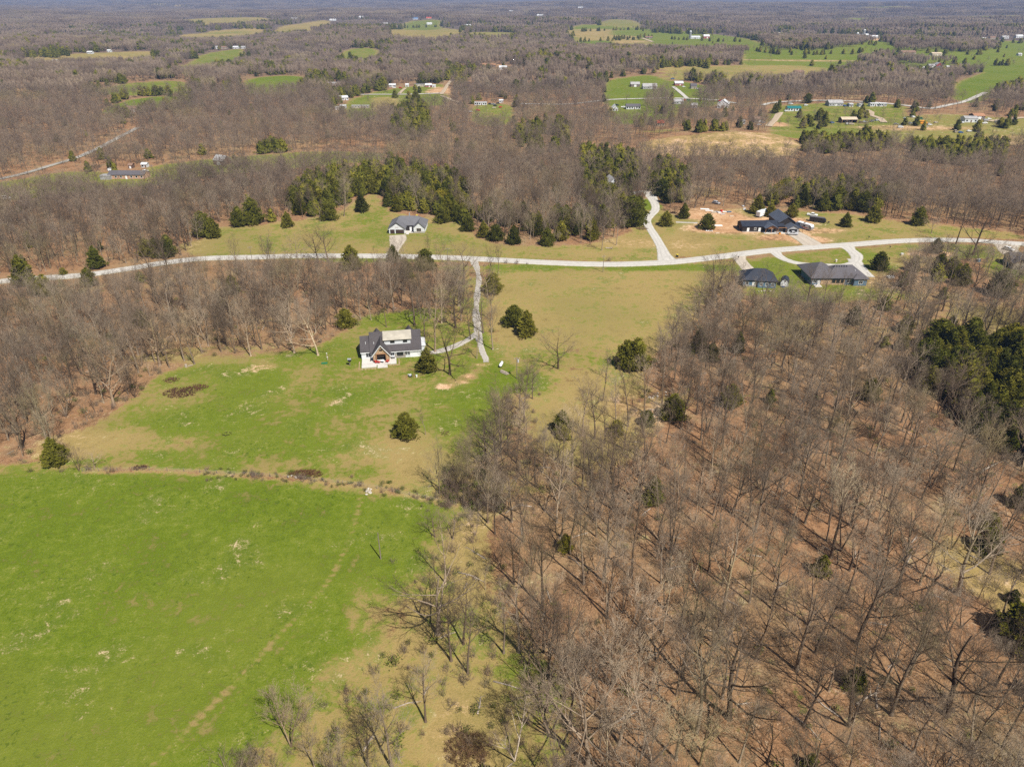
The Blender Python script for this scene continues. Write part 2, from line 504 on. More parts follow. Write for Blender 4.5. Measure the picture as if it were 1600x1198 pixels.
# ------------------------------------------------------------------ land cover: one sheet, cut into its fields
# name, label, outline in photo pixels (cast onto the land), cover (green, dry grass, bare earth)
FIELDS = [
 ('pasture', 'bright green pasture filling the lower left corner', [(-420,738),(0,737),(120,736),(235,734),(340,739),(450,746),(560,758),(640,773),(715,788),(728,802),(712,822),(690,845),(672,875),(655,905),(640,935),(630,965),(612,1000),(580,1040),(535,1080),(480,1125),(420,1165),(380,1210),(330,1290),(200,1420),(-500,1420)], (1.0, .15, 0)),
 ('lawn', 'mown lawn around the white house with the stone gable', [(-40,733),(60,722),(105,700),(150,655),(205,630),(235,590),(290,572),(330,556),(385,556),(430,548),(480,548),(535,517),(600,490),(640,497),(700,507),(733,505),(740,470),(752,440),(762,450),(765,500),(775,545),(800,565),(812,600),(790,640),(770,660),(768,700),(740,730),(700,752),(640,772),(560,757),(450,745),(340,738),(235,733),(120,735)], (.60, 1, 0)),
 ('hay_field', 'dry tan field between the long driveway and the blue house', [(760,408),(800,412),(940,417),(1060,412),(1145,406),(1160,420),(1135,447),(1100,468),(1085,500),(1060,525),(1025,555),(1000,600),(985,650),(965,690),(905,720),(860,700),(850,640),(835,590),(800,575),(775,545),(767,500),(765,450)], (.27, 1, 0)),
 ('rough_grass', 'rough tan and green grass between the pasture and the foreground wood', [(700,790),(735,800),(755,850),(770,900),(775,960),(800,1010),(835,1060),(858,1110),(850,1160),(845,1230),(840,1420),(250,1420),(330,1290),(380,1210),(420,1165),(480,1125),(535,1080),(580,1040),(612,1000),(640,935),(672,875),(712,822)], (.40, 1, 0)),
 ('rough_grass', 'thin dry grass of the glade below the tan field', [(805,590),(850,575),(905,600),(960,590),(1010,610),(1025,650),(990,700),(930,740),(870,720),(830,680)], (.22, .95, .1)),
 ('meadow', 'mown grass round the grey roofed house north of the road', [(285,402),(318,378),(320,356),(400,352),(450,346),(500,340),(545,325),(562,310),(590,300),(602,330),(650,338),(700,345),(735,355),(752,376),(800,384),(870,386),(950,378),(985,362),(1000,335),(1020,310),(1040,330),(1070,345),(1110,325),(1180,328),(1290,332),(1330,335),(1400,345),(1480,352),(1600,365),(1600,376),(1520,372),(1460,372),(1340,378),(1200,388),(1060,404),(1000,408),(940,409),(870,407),(800,404),(720,400),(640,398),(560,397),(400,399)], (.38, .98, 0)),
 ('roadside_grass', 'green grass between the road and the blue walled houses', [(1150,410),(1270,392),(1400,382),(1460,380),(1560,384),(1600,400),(1480,405),(1410,408),(1400,425),(1380,445),(1365,470),(1240,475),(1150,450)], (.62, .85, 0)),
 ('field', 'vivid green field below the cedar row at far left', [(150,176),(205,154),(292,149),(258,165),(225,172),(190,178)], (1.05, .1, 0)),
 ('field', 'pale green field behind the cedar row at far left', [(145,145),(180,134),(230,127),(298,127),(303,146),(240,148),(200,150)], (.66, .9, 0)),
 ('field', 'narrow tan field with white trailers at far left', [(38,90),(140,83),(245,80),(240,87),(140,93),(40,95)], (.2, 1, .1)),
 ('field', 'large tan field near the top left with a green corner', [(270,56),(340,48),(408,44),(415,50),(340,60),(320,62),(300,60)], (.2, 1, 0)),
 ('field', 'tan field right of the large tan field at top left', [(425,48),(470,36),(512,31),(518,36),(495,44),(440,50)], (.2, 1, 0)),
 ('field', 'sloping green field amid the woods at upper left', [(255,108),(300,98),(308,86),(372,76),(385,79),(360,92),(325,104),(290,110)], (.68, .8, 0)),
 ('field', 'small square green clearing in the woods', [(530,91),(537,77),(590,74),(593,88),(560,92)], (.64, .9, 0)),
 ('field', 'green field at the edge of the woods left of the farmyard', [(380,135),(385,123),(440,118),(478,120),(470,130)], (.9, .2, 0)),
 ('field', 'long tan field behind a dark hedge near the top', [(600,52),(630,45),(722,43),(728,54),(660,56)], (.3, 1, 0)),
 ('field', 'strip of pale pasture right of the long tan field', [(728,55),(740,50),(800,51),(810,54)], (.45, 1, 0)),
 ('field', 'green ground round the distant farmhouses near the top', [(625,44),(632,34),(690,30),(690,40)], (.7, .7, 0)),
 ('field', 'tan streak of field near the far left skyline', [(270,32),(330,28),(425,28),(410,33),(330,36)], (.3, 1, 0)),
 ('field', 'pale green hilltop field with hedges at upper right', [(935,34),(960,30),(1000,33),(1005,41),(940,42)], (.5, .9, 0)),
 ('field', 'patchwork of green strips and hedges at upper right', [(885,42),(930,38),(950,43),(1005,45),(1080,50),(1150,57),(1190,66),(1180,76),(1060,77),(960,71),(905,72)], (.78, .6, 0)),
 ('field', 'tan strip along the left end of the green patchwork', [(886,47),(925,45),(958,47),(955,51),(892,52)], (.15, 1, .1)),
 ('field', 'second tan strip across the green patchwork', [(900,56),(960,55),(1000,57),(995,60),(905,61)], (.2, 1, .1)),
 ('field', 'dark green plot at the left of the poultry sheds', [(902,65),(950,63),(962,70),(906,72)], (1.1, 0, 0)),
 ('field', 'tan strip across the broad green farmland', [(1200,92),(1260,93),(1320,88),(1300,97),(1230,99)], (.2, 1, .2)),
 ('field', 'tan yard behind the big farm on the right', [(1290,59),(1330,57),(1400,60),(1395,64),(1310,64)], (.1, .9, .5)),
 ('field', 'tan plot behind the long poultry sheds', [(958,72),(962,64),(1020,63),(1015,71)], (.1, 1, .25)),
 ('field', 'broad green farmland at the right with scattered trees', [(1160,76),(1200,64),(1290,50),(1330,60),(1400,66),(1500,66),(1640,62),(1640,106),(1560,100),(1500,97),(1420,99),(1380,80),(1330,92),(1290,104),(1230,106),(1165,102)], (.82, .6, 0)),
 ('field', 'tan and olive strip in front of the broad green farmland', [(1000,107),(1120,103),(1230,101),(1305,107),(1290,114),(1200,114),(1100,112)], (.32, 1, 0)),
 ('field', 'green meadow holding the two long grey barns', [(943,127),(985,120),(1020,117),(1036,126),(1070,128),(1125,138),(1125,152),(1060,154),(960,155),(945,146)], (.85, .6, 0)),
 ('field', 'vivid green field beside the wood at the right edge', [(1490,140),(1500,126),(1560,106),(1640,100),(1640,116),(1570,130),(1535,147),(1510,147)], (1.05, .1, 0)),
 ('field', 'green yard below the teal roofed house', [(1200,200),(1212,187),(1260,186),(1350,192),(1345,203),(1270,205)], (.7, .7, .1)),
 ('field', 'green lot with parked wrecks at the right', [(1345,198),(1400,182),(1500,178),(1560,185),(1640,182),(1640,200),(1540,204),(1470,210),(1400,204)], (.50, .95, .2)),
 ('field', 'lawn around the white cottages beside the far road', [(950,158),(1010,156),(1060,158),(1060,168),(1030,172),(1010,180),(960,182)], (.8, .6, 0)),
 ('field', 'roadside verge below the large grey roofed hall', [(1200,166),(1290,160),(1420,164),(1420,176),(1350,182),(1200,182)], (.6, .9, 0)),
 ('field', 'tan hilltop field ringed by dark cedars', [(985,226),(1030,216),(1080,210),(1150,206),(1200,208),(1238,217),(1256,232),(1210,240),(1120,238),(1040,236)], (.0, .85, .42)),
 ('field', 'tan opening at the right edge beyond the cedar row', [(1520,218),(1560,212),(1640,214),(1640,226),(1560,226)], (.05, .9, .35)),
 ('field', 'long green valley strip running past the old barn', [(-40,292),(30,280),(110,266),(160,270),(215,268),(245,258),(330,248),(400,243),(480,236),(610,238),(600,246),(480,254),(400,264),(330,266),(240,284),(150,290),(80,300),(-40,312)], (.60, .95, .1)),
 ('field', 'tan and green clearing round the long white trailer', [(730,176),(745,162),(800,163),(805,175),(770,184)], (.62, .9, .1)),
 ('field', 'green yards along the straight farm lane', [(535,172),(545,155),(600,140),(680,130),(700,135),(700,150),(660,152),(600,158),(575,172)], (.76, .7, .1)),
 ('field', 'tan paddock below the straight farm lane', [(580,152),(625,152),(622,163),(585,164)], (.1, 1, .2)),
 ('field', 'bright green strip near the skyline at right', [(1270,31),(1400,26),(1560,24),(1600,25),(1600,28),(1450,29)], (.75, .6, 0)),
 ('field', 'thin green field on the skyline at upper right', [(1290,15),(1380,11),(1480,11),(1400,14)], (.9, .3, 0)),
 ('field', 'pale field patch near the skyline at left', [(160,8.5),(250,6),(300,7),(280,9)], (.2, 1, .3)),
]
# spots of another cover: centre px, radius in metres along x and y, cover, weight
SPOTS = [
 ((405,632), 11, 14, (.1, 1, .35), .9), ((405,574), 5, 5, (0, .6, .85), 1), ((390,600), 10, 12, (1.1, 0, 0), .9), ((730,665), 10, 18, (1.15, 0, 0), 1.0),
 ((350,655), 22, 22, (1.05, 0, 0), .7), ((140,690), 14, 10, (.1, 1, .3), .8), ((230,690), 20, 9, (.25, 1, .1), .7), ((600,850), 9, 26, (1.2, 0, 0), .6), ((150,780), 40, 12, (.85, .5, 0), .5), ((200,900), 26, 14, (.72, .9, 0), .45), ((310,985), 20, 12, (.66, 1, 0), .5), ((100,1050), 22, 10, (1.2, 0, 0), .5), ((380,870), 20, 14, (1.15, 0, 0), .5), ((250,1130), 20, 9, (.8, .6, 0), .5), ((660,720), 15, 9, (.15, 1, .2), .8),
 ((759,570), 3.4, 2.6, (0, .6, .9), 1), ((750,580), 3.4, 2.6, (0, .7, .75), 1), ((737,589), 4, 2.2, (0, .7, .75), 1), ((722,596), 3.4, 1.3, (.1, .9, .55), 1), ((706,601), 3.4, 1.2, (.1, .9, .6), 1), ((692,604), 3, 1.5, (0, .6, .9), 1), ((520,628), 3, 3, (0, .8, .6), .8), ((545,600), 8, 4, (.2, 1, .2), .6), ((600,640), 14, 6, (.35, 1, .1), .6), ((540,700), 16, 8, (.4, 1, .1), .6), ((440,690), 18, 9, (.9, .3, 0), .6), ((300,660), 14, 8, (1, .2, 0), .6), ((520,560), 14, 5, (.9, .3, 0), .5), ((620,700), 14, 12, (.2, 1, .15), .6),
 ((610,600), 22, 6, (.5, .9, .2), .5), ((470,640), 22, 24, (.8, .5, 0), .5), ((580,945), 6, 9, (.36, 1, .1), .8),
 ((600,1050), 11, 9, (.22, 1, .2), .85), ((515,1120), 10, 9, (.25, 1, .2), .85), ((560,1085), 9, 5, (.55, 1, 0), .6), ((640,1180), 14, 8, (.5, 1, .1), .6), ((600,1130), 16, 14, (.5, .9, 0), .75), ((700,1130), 18, 16, (.4, 1, 0), .85),
 ((780,1080), 10, 12, (.62, .8, 0), .8), ((720,1000), 14, 22, (.3, 1, 0), .75), ((700,880), 9, 22, (.45, 1, 0), .75), ((735,1160), 9, 12, (0, 1, .25), .9), ((740,850), 5, 14, (0, 1, .3), .8),
 ((840,1080), 8, 8, (.58, .8, 0), .6), ((850,1180), 8, 7, (.55, .8, 0), .5), ((1570,910), 13, 14, (.05, 1, .2), .9), ((940,620), 30, 14, (.3, .9, 0), .6), ((900,560), 16, 8, (.75, .3, 0), .6),
 ((1500,500), 60, 30, (.0, .8, .1), .35), ((1595,520), 20, 40, (.1, 1, .1), .9), ((1270,510), 40, 15, (.1, .9, .25), .5),
 ((1175,352), 32, 18, (0, .2, 1.1), 1), ((1120,340), 20, 12, (0, .3, 1), 1), ((1260,372), 14, 10, (0, .3, .95), .9), ((1215,372), 18, 5, (0, .4, .9), .9), ((1290,360), 16, 7, (.1, .5, .8), .7), ((1100,330), 26, 10, (0, .6, .7), .8),
 ((1070,380), 13, 16, (0, 1, .35), .8), ((985,380), 18, 9, (0, 1, .35), .8), ((930,395), 20, 5, (.2, 1, .1), .6), ((1010,320), 8, 14, (1.1, 0, 0), .8), ((1080,300), 26, 20, (0, .8, .3), .7), ((1040,300), 10, 30, (0, .8, .4), .7),
 ((640,405), 70, 4, (1, .2, 0), .6), ((880,418), 70, 5, (1, .2, 0), .6), ((1040,418), 45, 5, (1, .2, 0), .6), ((600,365), 28, 14, (.85, .4, 0), .6), ((575,340), 10, 24, (.8, .5, 0), .5),
 ((300,385), 10, 12, (0, .9, .3), .8), ((680,345), 20, 5, (.1, 1, .3), .7), ((1450,397), 14, 6, (0, .5, .8), .8), ((1425,410), 20, 10, (.2, 1, .3), .6), ((1400,440), 20, 14, (0, .5, .6), .7),
 ((1230,430), 22, 14, (1, .2, 0), .7), ((1190,408), 18, 6, (.9, .3, 0), .6), ((1580,425), 12, 18, (.9, .3, 0), .8), ((1200,455), 40, 8, (.6, .8, .1), .7),
 ((1330,460), 30, 10, (.6, .7, .1), .7), ((720,460), 12, 40, (.5, .9, 0), .7), ((630,495), 16, 10, (1, .2, 0), .7), ((780,590), 12, 12, (1, .2, 0), .8), ((820,590), 14, 10, (.8, .5, 0), .6),
 ((260,622), 12, 9, (.3, .7, .3), .5), ((900,680), 40, 26, (.25, .9, .1), .45), ((1000,640), 12, 9, (0, .5, .7), .6), ((700,760), 30, 5, (.25, .9, .1), .9), ((690,112+30), 22, 40, (0, .6, .8), .9),
 ((280,560), 30, 4, (.1, 1, .3), .6), ((345,545), 20, 4, (.2, 1, .2), .6), ((1420,200), 60, 14, (0, .5, .8), .5), ((1345,150), 60, 20, (0, .8, .4), .6), ((1290,135), 25, 40, (.2, .8, .3), .7),
 ((1210,195), 14, 20, (0, .4, 1), .9), ((1050,190), 22, 14, (.2, .6, .5), .7), ((1030,205), 30, 20, (.6, .6, .2), .6), ((1130,200), 60, 14, (0, .6, .5), .5), ((770,103), 40, 20, (0, .5, .9), .9), ((800,110), 30, 20, (0, .6, .8), .7),
 ((350,52), 90, 40, (.7, .6, 0), .6), ((1240,95), 110, 18, (.1, .8, .5), .8), ((1380,61), 130, 25, (0, .5, .8), .6), ((935,47), 90, 30, (.05, 1, .1), .9), ((910,58), 60, 20, (.05, 1, .1), .8), ((1000,68), 40, 10, (1, 0, 0), .6),
]

def spline(pts, step):
    pts = [np.array(p, float) for p in pts]
    P = [2 * pts[0] - pts[1]] + pts + [2 * pts[-1] - pts[-2]]
    out = []
    for i in range(1, len(P) - 2):
        p0, p1, p2, p3 = P[i - 1:i + 3]
        n = max(2, int(np.linalg.norm(p2 - p1) / step))
        for k in range(n):
            t = k / n
            out.append(.5 * (2 * p1 + (p2 - p0) * t + (2 * p0 - 5 * p1 + 4 * p2 - p3) * t * t + (3 * p1 - p0 - 3 * p2 + p3) * t ** 3))
    out.append(pts[-1])
    return np.array(out)


def smooth_loop(p, it=2):
    p = np.asarray(p, float)
    for _ in range(it):
        q = np.roll(p, -1, 0)
        p = np.stack([p * .75 + q * .25, p * .25 + q * .75], 1).reshape(-1, 2)
    return p

def sdist(px_, py_, poly):
    """Signed distance (inside positive) to a polygon."""
    a = poly; b = np.roll(poly, -1, 0)
    best = np.full(px_.shape, 1e18)
    ins = np.zeros(px_.shape, bool)
    for (x0, y0), (x1, y1) in zip(a, b):
        dx, dy = x1 - x0, y1 - y0
        L = dx * dx + dy * dy + 1e-9
        t = np.clip(((px_ - x0) * dx + (py_ - y0) * dy) / L, 0, 1)
        best = np.minimum(best, (px_ - x0 - t * dx) ** 2 + (py_ - y0 - t * dy) ** 2)
        if y0 != y1:
            c = ((y0 > py_) != (y1 > py_)) & (px_ < dx * (py_ - y0) / dy + x0)
            ins ^= c
    return np.sqrt(best) * np.where(ins, 1, -1)

for i, f in enumerate(FIELDS):
    w = np.array([at(*q)[:2] for q in f[2]])
    FIELDS[i] = f + (smooth_loop(w, 1 if i < 5 else 2), (1.0,) if 'cedar row' in f[1] else (1.0, .975) if 'valley' in f[1] or 'hilltop field ringed' in f[1] else (1.0, .97, .94, .912))

def field_sd(x, y, poly, reach, reach_ok=(1.0, .97, .94, .912)):
    """sdist only where it matters (-reach elsewhere)."""
    out = np.full(x.shape, -reach)
    far = np.hypot(*poly.mean(0)) > 430
    for s in (reach_ok if far else (1.0,)):      # far clearings reach a tree's height farther towards us
        q = poly * s
        lo, hi = q.min(0) - reach, q.max(0) + reach
        k = (x > lo[0]) & (x < hi[0]) & (y > lo[1]) & (y < hi[1])
        if k.any():
            out[k] = np.maximum(out[k], sdist(x[k], y[k], q))
    return out

rr = np.concatenate([np.geomspace(3, 58, 14)[:-1], np.geomspace(58, 2600, 560)[:-1], np.geomspace(2600, 22000, 90)])
th = np.concatenate([np.linspace(-180, -48, 45)[:-1], np.linspace(-48, 48, 430), np.linspace(48, 180, 45)[1:-1]])
TH, RR = np.meshgrid(np.radians(th), rr)
GX, GY = (RR * np.sin(TH)).ravel(), (RR * np.cos(TH)).ravel()
GZ = hgt(GX, GY)
nr, nt = len(rr), len(th)
cover = np.zeros((nr * nt, 4))
cover[:, 3] = sstep(700, 2200, np.hypot(GX, GY))
for f in FIELDS:
    poly = f[4]
    dist = np.hypot(*poly.mean(0))
    fe = min(max(7.0 if f[0] in ('pasture', 'rough_grass') else 4.0, dist * .008), 30)
    sd = field_sd(GX, GY, poly, fe * 1.5, f[5])
    w = sstep(-fe, fe, sd)[:, None]
    cover[:, :3] = cover[:, :3] * (1 - w) + np.array(f[3]) * w
for (c, rx, ry, val, wt) in SPOTS:
    p = at(*c)
    wx = (np.sin(GX / (rx * .45) + GY / (ry * .7) + rx) + np.sin(GY / (ry * .3) - GX / (rx * .55) + ry)) * .16
    q = np.sqrt(((GX - p.x) / rx) ** 2 + ((GY - p.y) / ry) ** 2) + wx
    w = (wt * (1 - sstep(.35, 1.35, q)))[:, None]
    cover[:, :3] = cover[:, :3] * (1 - w) + np.array(val) * w
def line_cover(pxs, half, val, wt):
    c = spline([at(*q)[:2] for q in pxs], 1.5)
    lo, hi = c.min(0) - 6, c.max(0) + 6
    k = np.where((GX > lo[0]) & (GX < hi[0]) & (GY > lo[1]) & (GY < hi[1]))[0]
    d = np.sqrt(((GX[k][:, None] - c[:, 0]) ** 2 + (GY[k][:, None] - c[:, 1]) ** 2).min(1))
    w = (wt * (1 - sstep(half * .4, half * 1.6, d)))[:, None]
    cover[k, :3] = cover[k, :3] * (1 - w) + np.array(val) * w
for off in (0, 5, 26):
    line_cover([(562 + off, 778), (540 + off, 850), (505 + off, 915), (440 + off, 985), (380 + off, 1050), (300 + off, 1130), (200 + off, 1230)], 0.6, (.36, 1, 0), .7 if off in (0, 5) else .4)
line_cover([(540, 660), (600, 650), (660, 640), (700, 625)], .8, (1.1, 0, 0), .5)
line_cover([(135, 736), (235, 735), (340, 740), (450, 747), (560, 759), (640, 774), (712, 789)], 1.1, (.1, .6, .2), .75)
cover[:, 1] = np.maximum(cover[:, 1], np.clip(cover[:, 0] * 3 - .6, 0, 1.25))
ii, jj = np.meshgrid(np.arange(nr - 1), np.arange(nt), indexing='ij')
j2 = (jj + 1) % nt
QUADS = np.stack([ii * nt + jj, ii * nt + j2, (ii + 1) * nt + j2, (ii + 1) * nt + jj], -1).reshape(-1, 4)[:, ::-1]
fx, fy = GX[QUADS].mean(1), GY[QUADS].mean(1)
fcls = np.full(len(QUADS), -1)
for i, f in enumerate(FIELDS):
    k = field_sd(fx, fy, f[4], 1.0, f[5]) > 0
    fcls[k] = i

def ground_piece(name, sel, label):
    q = QUADS[sel]
    u, inv = np.unique(q, return_inverse=True)
    inv = inv.reshape(-1, 4)
    me = bpy.data.meshes.new(name)
    me.vertices.add(len(u))
    me.vertices.foreach_set('co', np.stack([GX[u], GY[u], GZ[u]], 1).ravel())
    me.loops.add(inv.size)
    me.loops.foreach_set('vertex_index', inv.ravel().astype(np.int32))
    me.polygons.add(len(inv))
    me.polygons.foreach_set('loop_start', np.arange(0, inv.size, 4, dtype=np.int32))
    me.polygons.foreach_set('use_smooth', np.ones(len(inv), bool))
    a = me.color_attributes.new('cover', 'FLOAT_COLOR', 'POINT')
    a.data.foreach_set('color', cover[u].ravel().astype(np.float32))
    me.materials.append(M['ground'])
    me.update()
    o = put(name, me)
    o['kind'] = 'structure'
    o['label'] = label
    return o

ground_piece('ground', fcls < 0, 'brown leaf covered ground under the bare woods')
for i, f in enumerate(FIELDS):
    if (fcls == i).any():
        ground_piece(f[0], fcls == i, f[1])

# ------------------------------------------------------------------ roads, drives, tracks
ROADS = []                                       # centre lines with half widths, to keep trees off

def strip(name, pxs, width, mat, off, label, jitter=0.0, seed=1):
    g = [at(*p)[:2] for p in pxs]
    L = max(abs(np.array(g)).max(), 1)
    c = spline(g, 2.0 if L < 700 else 6.0)
    n = len(c)
    w = np.interp(np.linspace(0, 1, n), np.linspace(0, 1, len(width)), width) if isinstance(width, (list, tuple)) else np.full(n, float(width))
    ROADS.append((c, w / 2))
    t = np.gradient(c, axis=0)
    t /= np.linalg.norm(t, axis=1)[:, None]
    nrm = np.stack([-t[:, 1], t[:, 0]], 1)
    r = np.random.default_rng(seed)
    jl, jr = (np.convolve(r.normal(0, jitter, n + 4), np.ones(5) / 2.2, 'valid') for _ in (0, 1))
    cols = []
    for s, dz in ((-1.12, -.10), (-1, 0), (-.5, .03), (0, .05), (.5, .03), (1, 0), (1.12, -.10)):
        j = np.where(s < 0, jl, jr) * abs(s)
        q = c + nrm * (s * w / 2 + np.sign(s) * j)[:, None]
        cols.append(np.column_stack([q, hgt(q[:, 0], q[:, 1]) + off + dz]))
    V = np.stack(cols, 1).reshape(-1, 3)
    k = len(cols)
    F = [(i * k + a + 1, i * k + a, (i + 1) * k + a, (i + 1) * k + a + 1) for i in range(n - 1) for a in range(k - 1)]
    mb = MB(); mb.add(V.tolist(), F)
    o = mb.build(name, mat, smooth=True)
    o.data.attributes.new('across', 'FLOAT', 'POINT').data.foreach_set('value', np.tile(np.array([-1.12, -1, -.5, 0, .5, 1, 1.12], np.float32), n))
    o['kind'] = 'structure'; o['label'] = label
    return o

strip('road', [(-70,452),(0,440),(60,435),(130,430),(200,420),(255,411),(320,404),(400,402),(470,400),(560,400),(640,401),(720,403.5),(800,407.5),(870,411),(940,413),(1000,412),(1060,408.5),(1130,400.5),(1200,392),(1270,386.5),(1340,381.5),(1400,377),(1460,375),(1520,376),(1580,380),(1680,386)], 6.6, M['road'], .085, 'pale concrete country road crossing the whole picture', .03)
strip('gravel_driveway', [(738,402),(744,415),(748,430),(747,450),(744,475),(745,500),(748,522),(752,540),(757,558),(759,566)], [4.6, 2.7, 2.4, 2.3, 2.3, 2.4, 2.5, 2.7, 2.9, 2.4, 1.2], M['gravel'], .07, 'gravel driveway running from the road past the white house', .28, 2)
strip('gravel_driveway', [(746,519),(728,532),(705,543),(688,548),(670,551)], 2.7, M['gravel'], .055, 'short gravel spur to the garage end of the white house', .25, 3)
strip('concrete_driveway', [(611,401),(615,392),(620,381),(622,373),(621,367.5)], [7.5, 5, 6, 8.5, 8.2], M['drive'], .06, 'concrete driveway of the grey roofed house north of the road', .03, 4)
strip('concrete_driveway', [(1045,410),(1038,399),(1033,386),(1024,370),(1014,354),(1011,345),(1016,337),(1024,328),(1023,318),(1016,305),(1008,299),(996,300),(985,304)], [10, 6, 4.6, 4.6, 4.4, 4.4, 4.4, 4.6, 4.6, 5, 6.5, 4.5, 4], M['road'], .065, 'winding pale driveway climbing to the house in the cedars', .03, 5)
strip('concrete_driveway', [(1275,386),(1262,377),(1247,368),(1236,362.5)], [11, 9.5, 9, 9], M['drive'], .06, 'wide concrete driveway in front of the black steel building', .03, 6)
strip('concrete_driveway', [(1152,399),(1158,408),(1166,417),(1172,424)], [8, 5.5, 5.5, 6], M['drive'], .06, 'short concrete driveway to the dark roofed blue house', .03, 7)
strip('concrete_driveway', [(1208,391),(1217,400),(1228,406),(1245,411),(1262,413),(1290,414),(1318,415),(1336,409),(1338,399),(1328,390),(1320,383)], [7, 4.6, 4.2, 4, 4, 4, 4, 5, 6, 5, 9], M['road'], .066, 'looped pale driveway round the oval lawn of the long grey house', .02, 8)
strip('concrete_driveway', [(1334,405),(1341,415),(1348,424),(1358,433)], [6, 5.6, 5.6, 5.2], M['road'], .05, 'pale driveway spur beside the long grey house', .02, 9)
strip('gravel_driveway', [(1572,381),(1574,388),(1580,396),(1590,402)], [12, 9, 9, 9], M['drive'], .055, 'gravel parking pad at the right edge', .1, 10)
strip('front_walk', [(635.5,366.5),(640,361.5),(646,358.5)], 1.6, M['deck'], .07, 'narrow pale walk to the recessed door of the grey roofed house', 0, 11)
strip('dirt_track', [(1056,347),(1075,348),(1090,348.5)], 2.2, M['gravel'], .06, 'short pale track between two round cedars', .1, 12)
strip('road', [(-30,284),(0,280),(40,271),(80,259),(120,247),(160,229),(190,213),(215,200)], 4.6, M['old_gravel'], .4, 'far gravel road slanting through the woods at left', .1, 13)
strip('dirt_track', [(690,148),(700,132),(712,120),(726,108)], 4.5, M['track'], .45, 'pale straight track climbing through the woods', .2, 14)
strip('dirt_track', [(690,150),(705,156),(722,162)], 5, M['track'], .42, 'short dirt track to the yard of wrecks', .2, 15)
strip('road', [(545,148.5),(580,148),(620,148),(650,147.5),(690,146)], 5.5, M['road'], .4, 'straight pale lane between the far mobile homes', .1, 16)
strip('dirt_track', [(624,147),(630,141),(634,138)], 4, M['track'], .42, 'short lane to the red car in the far yard', .2, 17)
strip('road', [(800,162),(840,163),(890,163),(950,156.5),(1010,154.5),(1060,154),(1120,157),(1150,162)], 6, M['road'], .4, 'far road past the white cottages', .1, 18)
strip('dirt_track', [(1073,154),(1063,145),(1052,136)], 5, M['road'], .42, 'pale drive up to the red and white farmhouse', .2, 19)
strip('road', [(1190,165),(1212,160.5),(1280,157.5),(1360,160),(1420,166),(1452,170),(1480,165),(1510,158),(1540,145)], 6, M['road'], .4, 'far road past the large grey roofed hall', .1, 20)
strip('dirt_track', [(1200,198),(1212,186),(1218,176)], 6, M['track'], .45, 'orange dirt track beside the teal roofed house', .3, 21)
strip('dirt_track', [(1355,172),(1362,176),(1362,181),(1375,185),(1382,192)], 5, M['track'], .45, 'dirt track winding down to the salvage yard', .3, 22)
strip('dirt_track', [(1545,190),(1560,188),(1600,184)], 5, M['track'], .45, 'pale farm lane at the right edge', .3, 23)
strip('dirt_track', [(1003,60),(1012,63),(1020,66)], 8, M['track'], .6, 'pale lane at the distant poultry farm', .3, 24)
# ------------------------------------------------------------------ buildings
FOOT = []                                   # circles kept free of trees

def keep_off(p, r):
    FOOT.append((p[0], p[1], r))

def window(par, x, z, w, h, y=0.0, face='f', fm='white', name='window', glass='glass', bars=1):
    a, b = MB(), MB()
    def bx(mb, u0, u1, d0, d1, z0, z1):
        if face == 'f': mb.box(x + u0, x + u1, y - d1, y - d0, z0, z1)
        elif face == 'l': mb.box(y - d1, y - d0, x + u0, x + u1, z0, z1)
        else: mb.box(y + d0, y + d1, x + u0, x + u1, z0, z1)
    t = min(.12, w * .12)
    bx(a, -w / 2 - t, w / 2 + t, -.02, .05, z - t, z)
    bx(a, -w / 2 - t, w / 2 + t, -.02, .05, z + h, z + h + t)
    bx(a, -w / 2 - t, -w / 2, -.02, .05, z, z + h)
    bx(a, w / 2, w / 2 + t, -.02, .05, z, z + h)
    for k in range(1, bars + 1):
        u = -w / 2 + w * k / (bars + 1)
        bx(a, u - .03, u + .03, -.02, .045, z, z + h)
    f = a.build(name, M[fm], par)
    bx(b, -w / 2, w / 2, .004, .02, z, z + h)
    b.build('pane', M[glass], f)
    return f

def door(par, x, w, h, y=0.0, z=0.0, mat='white', face='f', name='door'):
    a, b = MB(), MB()
    def bx(mb, u0, u1, d0, d1, z0, z1):
        if face == 'f': mb.box(x + u0, x + u1, y - d1, y - d0, z0, z1)
        elif face == 'l': mb.box(y - d1, y - d0, x + u0, x + u1, z0, z1)
        else: mb.box(y + d0, y + d1, x + u0, x + u1, z0, z1)
    bx(a, -w / 2, w / 2, -.02, .05, z, z + h)
    if name == 'garage_door':
        for k in range(1, 4):
            bx(a, -w / 2, w / 2, .05, .075, z + h * k / 4 - .04, z + h * k / 4 + .04)
    o = a.build(name, M[mat], par)
    bx(b, w * .32, w * .38, .05, .12, z + h * .45, z + h * .5)
    b.build('handle', M['grey_metal'], o)
    return o

def roof_gable(x0, x1, y0, y1, eave, ridge, axis, oh=.4, t=.2, mb=None):
    mb = mb or MB()
    if axis == 'x':
        ym = (y0 + y1) / 2
        s = (ridge - eave) / (ym - y0)
        for ye, sg in ((y0 - oh, 1), (y1 + oh, -1)):
            p = [(x0 - oh, ye, eave - oh * s + t), (x1 + oh, ye, eave - oh * s + t), (x1 + oh, ym, ridge + t), (x0 - oh, ym, ridge + t)]
            mb.slab(p if sg > 0 else p[::-1], t)
    else:
        xm = (x0 + x1) / 2
        s = (ridge - eave) / (xm - x0)
        for xe, sg in ((x0 - oh, -1), (x1 + oh, 1)):
            p = [(xe, y0 - oh, eave - oh * s + t), (xe, y1 + oh, eave - oh * s + t), (xm, y1 + oh, ridge + t), (xm, y0 - oh, ridge + t)]
            mb.slab(p if sg > 0 else p[::-1], t)
    return mb

